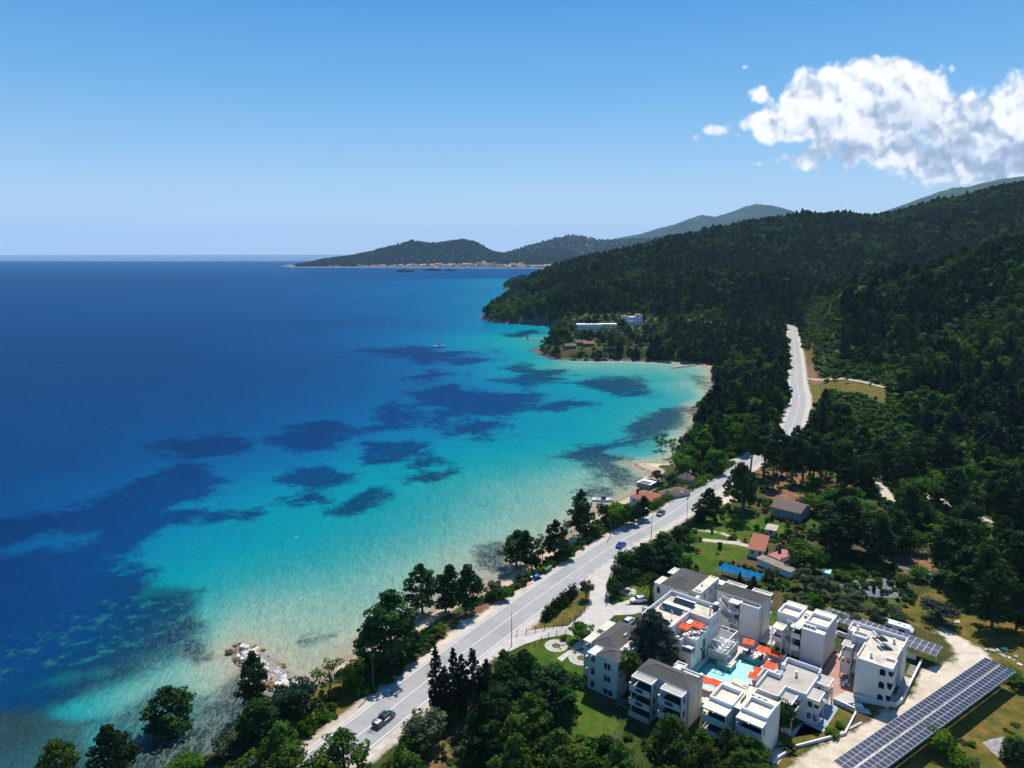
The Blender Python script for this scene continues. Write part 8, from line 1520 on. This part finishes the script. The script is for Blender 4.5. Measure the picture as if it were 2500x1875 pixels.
# ------------------------------------------------------------------ the far town
RT = pmat('town_roof', (.42, .19, .11), .9, .25, .02, objrand=.3); RT2 = pmat('town_pale_roof', (.5, .38, .30), .9, .2, .02, objrand=.2); TW = pmat('town_wall', (.62, .54, .46), .9, .15, .02, objrand=.2)
def hm(w, d, h, rise, rm):
    m = MB(); m.box(-w / 2, -d / 2, -3, w / 2, d / 2, h); m.cur = 1; a, b_ = w / 2 + .5, d / 2 + .5; i_ = b_ * .8; R0, R1 = (-a + i_, 0, h + rise), (a - i_, 0, h + rise); P = [(-a, -b_, h), (a, -b_, h), (a, b_, h), (-a, b_, h)]; m.face([P[0], P[1], R1, R0]); m.face([P[1], P[2], R1]); m.face([P[2], P[3], R0, R1]); m.face([P[3], P[0], R0]); return m.mesh('town_house', [TW, rm])
HMS = [hm(13, 10, 7, 2.4, RT), hm(18, 11, 8, 2.6, RT), hm(11, 9, 5.5, 2, RT), hm(15, 12, 9, 2, RT2), hm(24, 12, 10, 2.5, RT), hm(12, 12, 8, .6, RT2)]
cnt = 0; g = np.random.default_rng(5)
while cnt < 290:
    xx = g.uniform(455, 1960) if g.random() < .1 else (g.normal(775, 40) if g.random() < .2 else g.uniform(860, 1930)); px = 650 + xx / 2.765; u = (px - CX) / (F * C); ci = int(np.interp(u, HL[0, :, 0] / HL[0, :, 1], np.arange(HL.shape[1]))); row = min(HL.shape[0] - 1, abs(g.normal(0, 3.6)) if xx > 880 else abs(g.normal(0, 1.6))); r0 = int(row); fr_ = row - r0; p = HL[r0, ci] * (1 - fr_) + HL[min(r0 + 1, HL.shape[0] - 1), ci] * fr_
    o = bpy.data.objects.new('town_house', HMS[g.integers(0, 6)]); COL.objects.link(o); o.location = (p[1] * u + g.uniform(-6, 6), p[1] + g.uniform(4, 30), p[2] - .3); o.rotation_euler = (0, 0, g.uniform(-.5, .5)); s = g.uniform(.8, 1.35); o.scale = (s, s, s); tag(o, 'small red or tan roofed house of the town below the far headland', 'house', 'houses of the far town'); cnt += 1
m = MB(); us = np.linspace(-.31, .06, 40)
fo = np.interp(us, [-.32, -.21, -.1, 0, .1], [4620, 4560, 4420, 4330, 4250]); [m.face([(us[i] * (fo[i] - 9), fo[i] - 9, .25), (us[i + 1] * (fo[i + 1] - 9), fo[i + 1] - 9, .25), (us[i + 1] * (fo[i + 1] + 4), fo[i + 1] + 4, 1.6), (us[i] * (fo[i] + 4), fo[i] + 4, 1.6)]) for i in range(39)]; tag(m.build('beach', pmat('town_sand', (.55, .46, .36), .95, .2, .02)), kind='structure')
x, y = G0(*zz('b', 160, 250), 0); r = empty('islet', (x, y, 0), 0, 'tiny dark rocky islet off the left tip of the headland', 'islet'); m = MB(); m.cyl((-10, 0, -2), (-10, 0, 11), 55, 14, 12); m.cyl((60, 10, -2), (60, 10, 5), 50, 16, 12); m.build('rock', RG, r)
for k_, (px, py, hh_) in enumerate(((1842.5, 498, 95), (1857.5, 498, 80))):
    x, y, z = DD(px, py + 3, 8700); r = empty('antenna_mast', (x, y, z - 20), 0, ['left thin antenna mast on top of the far mountain', 'right thin antenna mast on top of the far mountain'][k_], 'antenna mast'); m = MB()
    for a in range(3): q = a * 2.094; m.cyl((4 * math.cos(q), 4 * math.sin(q), 0), (1.2 * math.cos(q), 1.2 * math.sin(q), hh_), .7, .5, 4)
    for j in range(12): z0 = hh_ * j / 12; w0 = 4 - 2.8 * j / 12; m.cyl((w0, 0, z0), (-w0 * .5, w0 * .86, z0 + hh_ / 12), .35, n=3)
    m.build('lattice', METAL, r); m = MB(); m.cyl((0, 0, hh_), (0, 0, hh_ + 14), .5, .3, 4); m.build('aerial', METAL, r)
# ------------------------------------------------------------------ scrub filling the near ground between things
bpy.context.view_layer.update()
BL = []
for o in COL.objects:
    if o.parent is None and o.get('category') in ('house', 'shed', 'hut', 'netting', 'hotel block', 'hotel building', 'caravan', 'car', 'solar canopy', 'planter', 'wall', 'annex', 'terrace', 'paved circle', 'pergola', 'pickup truck'):
        pts = []
        for c in o.children_recursive:
            if c.type == 'MESH': M_ = o.matrix_world.inverted() @ c.matrix_world; pts += [tuple(M_ @ Vector(q)) for q in c.bound_box]
        if pts: a = np.array(pts); BL.append((o.matrix_world.inverted(), a[:, :2].min(0) - .9, a[:, :2].max(0) + .9))
def clear_of(X, Y):
    ok = np.ones(len(X), bool)
    for M_, lo, hi in BL:
        u = M_[0][0] * X + M_[0][1] * Y + M_[0][3]; v = M_[1][0] * X + M_[1][1] * Y + M_[1][3]; ok &= ~((u > lo[0]) & (u < hi[0]) & (v > lo[1]) & (v < hi[1]))
    return ok
CXp = [HW(*p) for p in [(-25, -20), (-20, 9), (-6.7, 15.5), (20, 14), (36, 14), (36, -1), (29, -8), (29, -16), (22, -37), (9.5, -37.5), (-5, -37.5), (-16, -36)]]
DRV = flat([(1443, 1411), (1273, 1543), (1190, 1600), (1385, 1552), (1500, 1502), (1600, 1490), (1484, 1474), (1519, 1352)])
X_, Y_, H_, W_ = [], [], [], []
def fill(poly, step, keep, h0, h1, w0, w1, thr=-1.0, lawns=True, z=5.0):
    P = np.array(flat(poly, z)); x, y = np.meshgrid(np.arange(P[:, 0].min(), P[:, 0].max(), step), np.arange(P[:, 1].min(), P[:, 1].max(), step)); x = x.ravel() + rng.uniform(-.5, .5, x.size) * step; y = y.ravel() + rng.uniform(-.5, .5, y.size) * step
    ok = inpoly(x, y, P) & (rng.random(x.size) < keep) & (vnoise(x, y, 9, 17) + .5 * vnoise(x, y, 4, 18) > thr); ok &= (line_dist(x, y, RCn) > 8.2) & ~inpoly(x, y, CXp) & ~inpoly(x, y, DRV) & clear_of(x, y)
    if lawns:
        for q in ZONES['lawn'] + ZONES['gravel']: ok &= ~inpoly(x, y, gp(q)) | (rng.random(x.size) < .04)
    x, y = x[ok], y[ok]; X_.append(x); Y_.append(y); H_.append(rng.uniform(h0, h1, len(x))); W_.append(rng.uniform(w0, w1, len(x)))
fill([(1640, 1240), (1750, 1195), (1900, 1230), (2120, 1330), (2260, 1430), (2210, 1500), (2060, 1480), (1880, 1440), (1800, 1400), (1660, 1400)], 2.1, .8, .06, .22, .09, .26, -.22)
fill([(1850, 1150), (2000, 1140), (2100, 1200), (2120, 1330), (2020, 1330), (1860, 1230)], 2.6, .6, .05, .2, .1, .26, -.1)
fill([(2080, 1340), (2200, 1300), (2420, 1330), (2500, 1500), (2350, 1500), (2200, 1430)], 2.6, .5, .05, .16, .1, .22, .0)
fill([(960, 1720), (1100, 1640), (1260, 1590), (1320, 1640), (1320, 1760), (1270, 1960), (900, 1960)], 1.9, .8, .05, .2, .1, .24, -.25)
fill([(560, 1740), (700, 1690), (800, 1680), (860, 1800), (900, 1960), (200, 1960), (420, 1850)], 2.0, .8, .06, .22, .1, .26, -.2)
fill([(1260, 1790), (1500, 1760), (1700, 1790), (1760, 1960), (1260, 1960)], 2.2, .7, .05, .16, .1, .22, -.2)
fill([(2500, 1640), (2340, 1760), (2200, 1900), (2150, 1960), (2700, 1960), (2700, 1640)], 2.0, .35, .03, .10, .08, .2, .12)
fill([(2300, 1700), (2420, 1640), (2440, 1680), (2230, 1850), (2160, 1900)], 1.6, .5, .03, .09, .08, .18, -.1)
fill([(1640, 1345), (1690, 1290), (1750, 1255), (1880, 1262), (1930, 1295), (1860, 1325), (1830, 1350), (1760, 1395), (1650, 1392)], 2.2, .38, .05, .26, .08, .22, -.1, False)
fill([(1280, 1640), (1330, 1620), (1480, 1790), (1340, 1800)], 3.0, .3, .02, .06, .06, .12, .15, False)
# bushes on the bank between beach and road
L_ = resample(ROADL, 1.5); Ls = [p for p in L_ if p.y < 330]
for k in range(4):
    bx_, by_ = [], []
    for p, q in zip(Ls[:-1], Ls[1:]):
        d = (q - p).normalized(); o_ = -(3.2 + 1.9 * k + rng.uniform(-1, 1)); c = p + Vector((d.y, -d.x)) * o_; bx_.append(c.x); by_.append(c.y)
    bx_ = np.array(bx_); by_ = np.array(by_); s_ = height(bx_, by_)[1]; ok = (s_ > 5.5) & (rng.random(len(bx_)) < .7) & (vnoise(bx_, by_, 14, 6) > -.25) & ~inpoly(bx_, by_, gp(ZONES['gravel'][1]))
    X_.append(bx_[ok]); Y_.append(by_[ok]); H_.append(rng.uniform(.08, .26, ok.sum())); W_.append(rng.uniform(.12, .28, ok.sum()))
X = np.concatenate(X_); Y = np.concatenate(Y_); ok = clear_of(X, Y); X, Y, Hs, Ws = X[ok], Y[ok], np.concatenate(H_)[ok], np.concatenate(W_)[ok]; Z = height(X, Y)[0]; n = len(X); print('near scrub', n)
sn = [lib('bush', 'scrub', 41, 22, 1.25), lib('bush', 'broad', 42, 22, 1.25), lib('bush', 'olive', 43, 22, 1.2), lib('bush', 'ypine', 44, 22, 1.25), lib('bush', 'yellow', 45, 16, 1.2)]
instance_stuff('scrub', np.stack([X, Y, Z - .1], -1), Hs, Ws, sn, rng.choice(5, n, p=[.36, .24, .1, .24, .06]), 'low mixed scrub and weeds between the gardens, trees and fields')
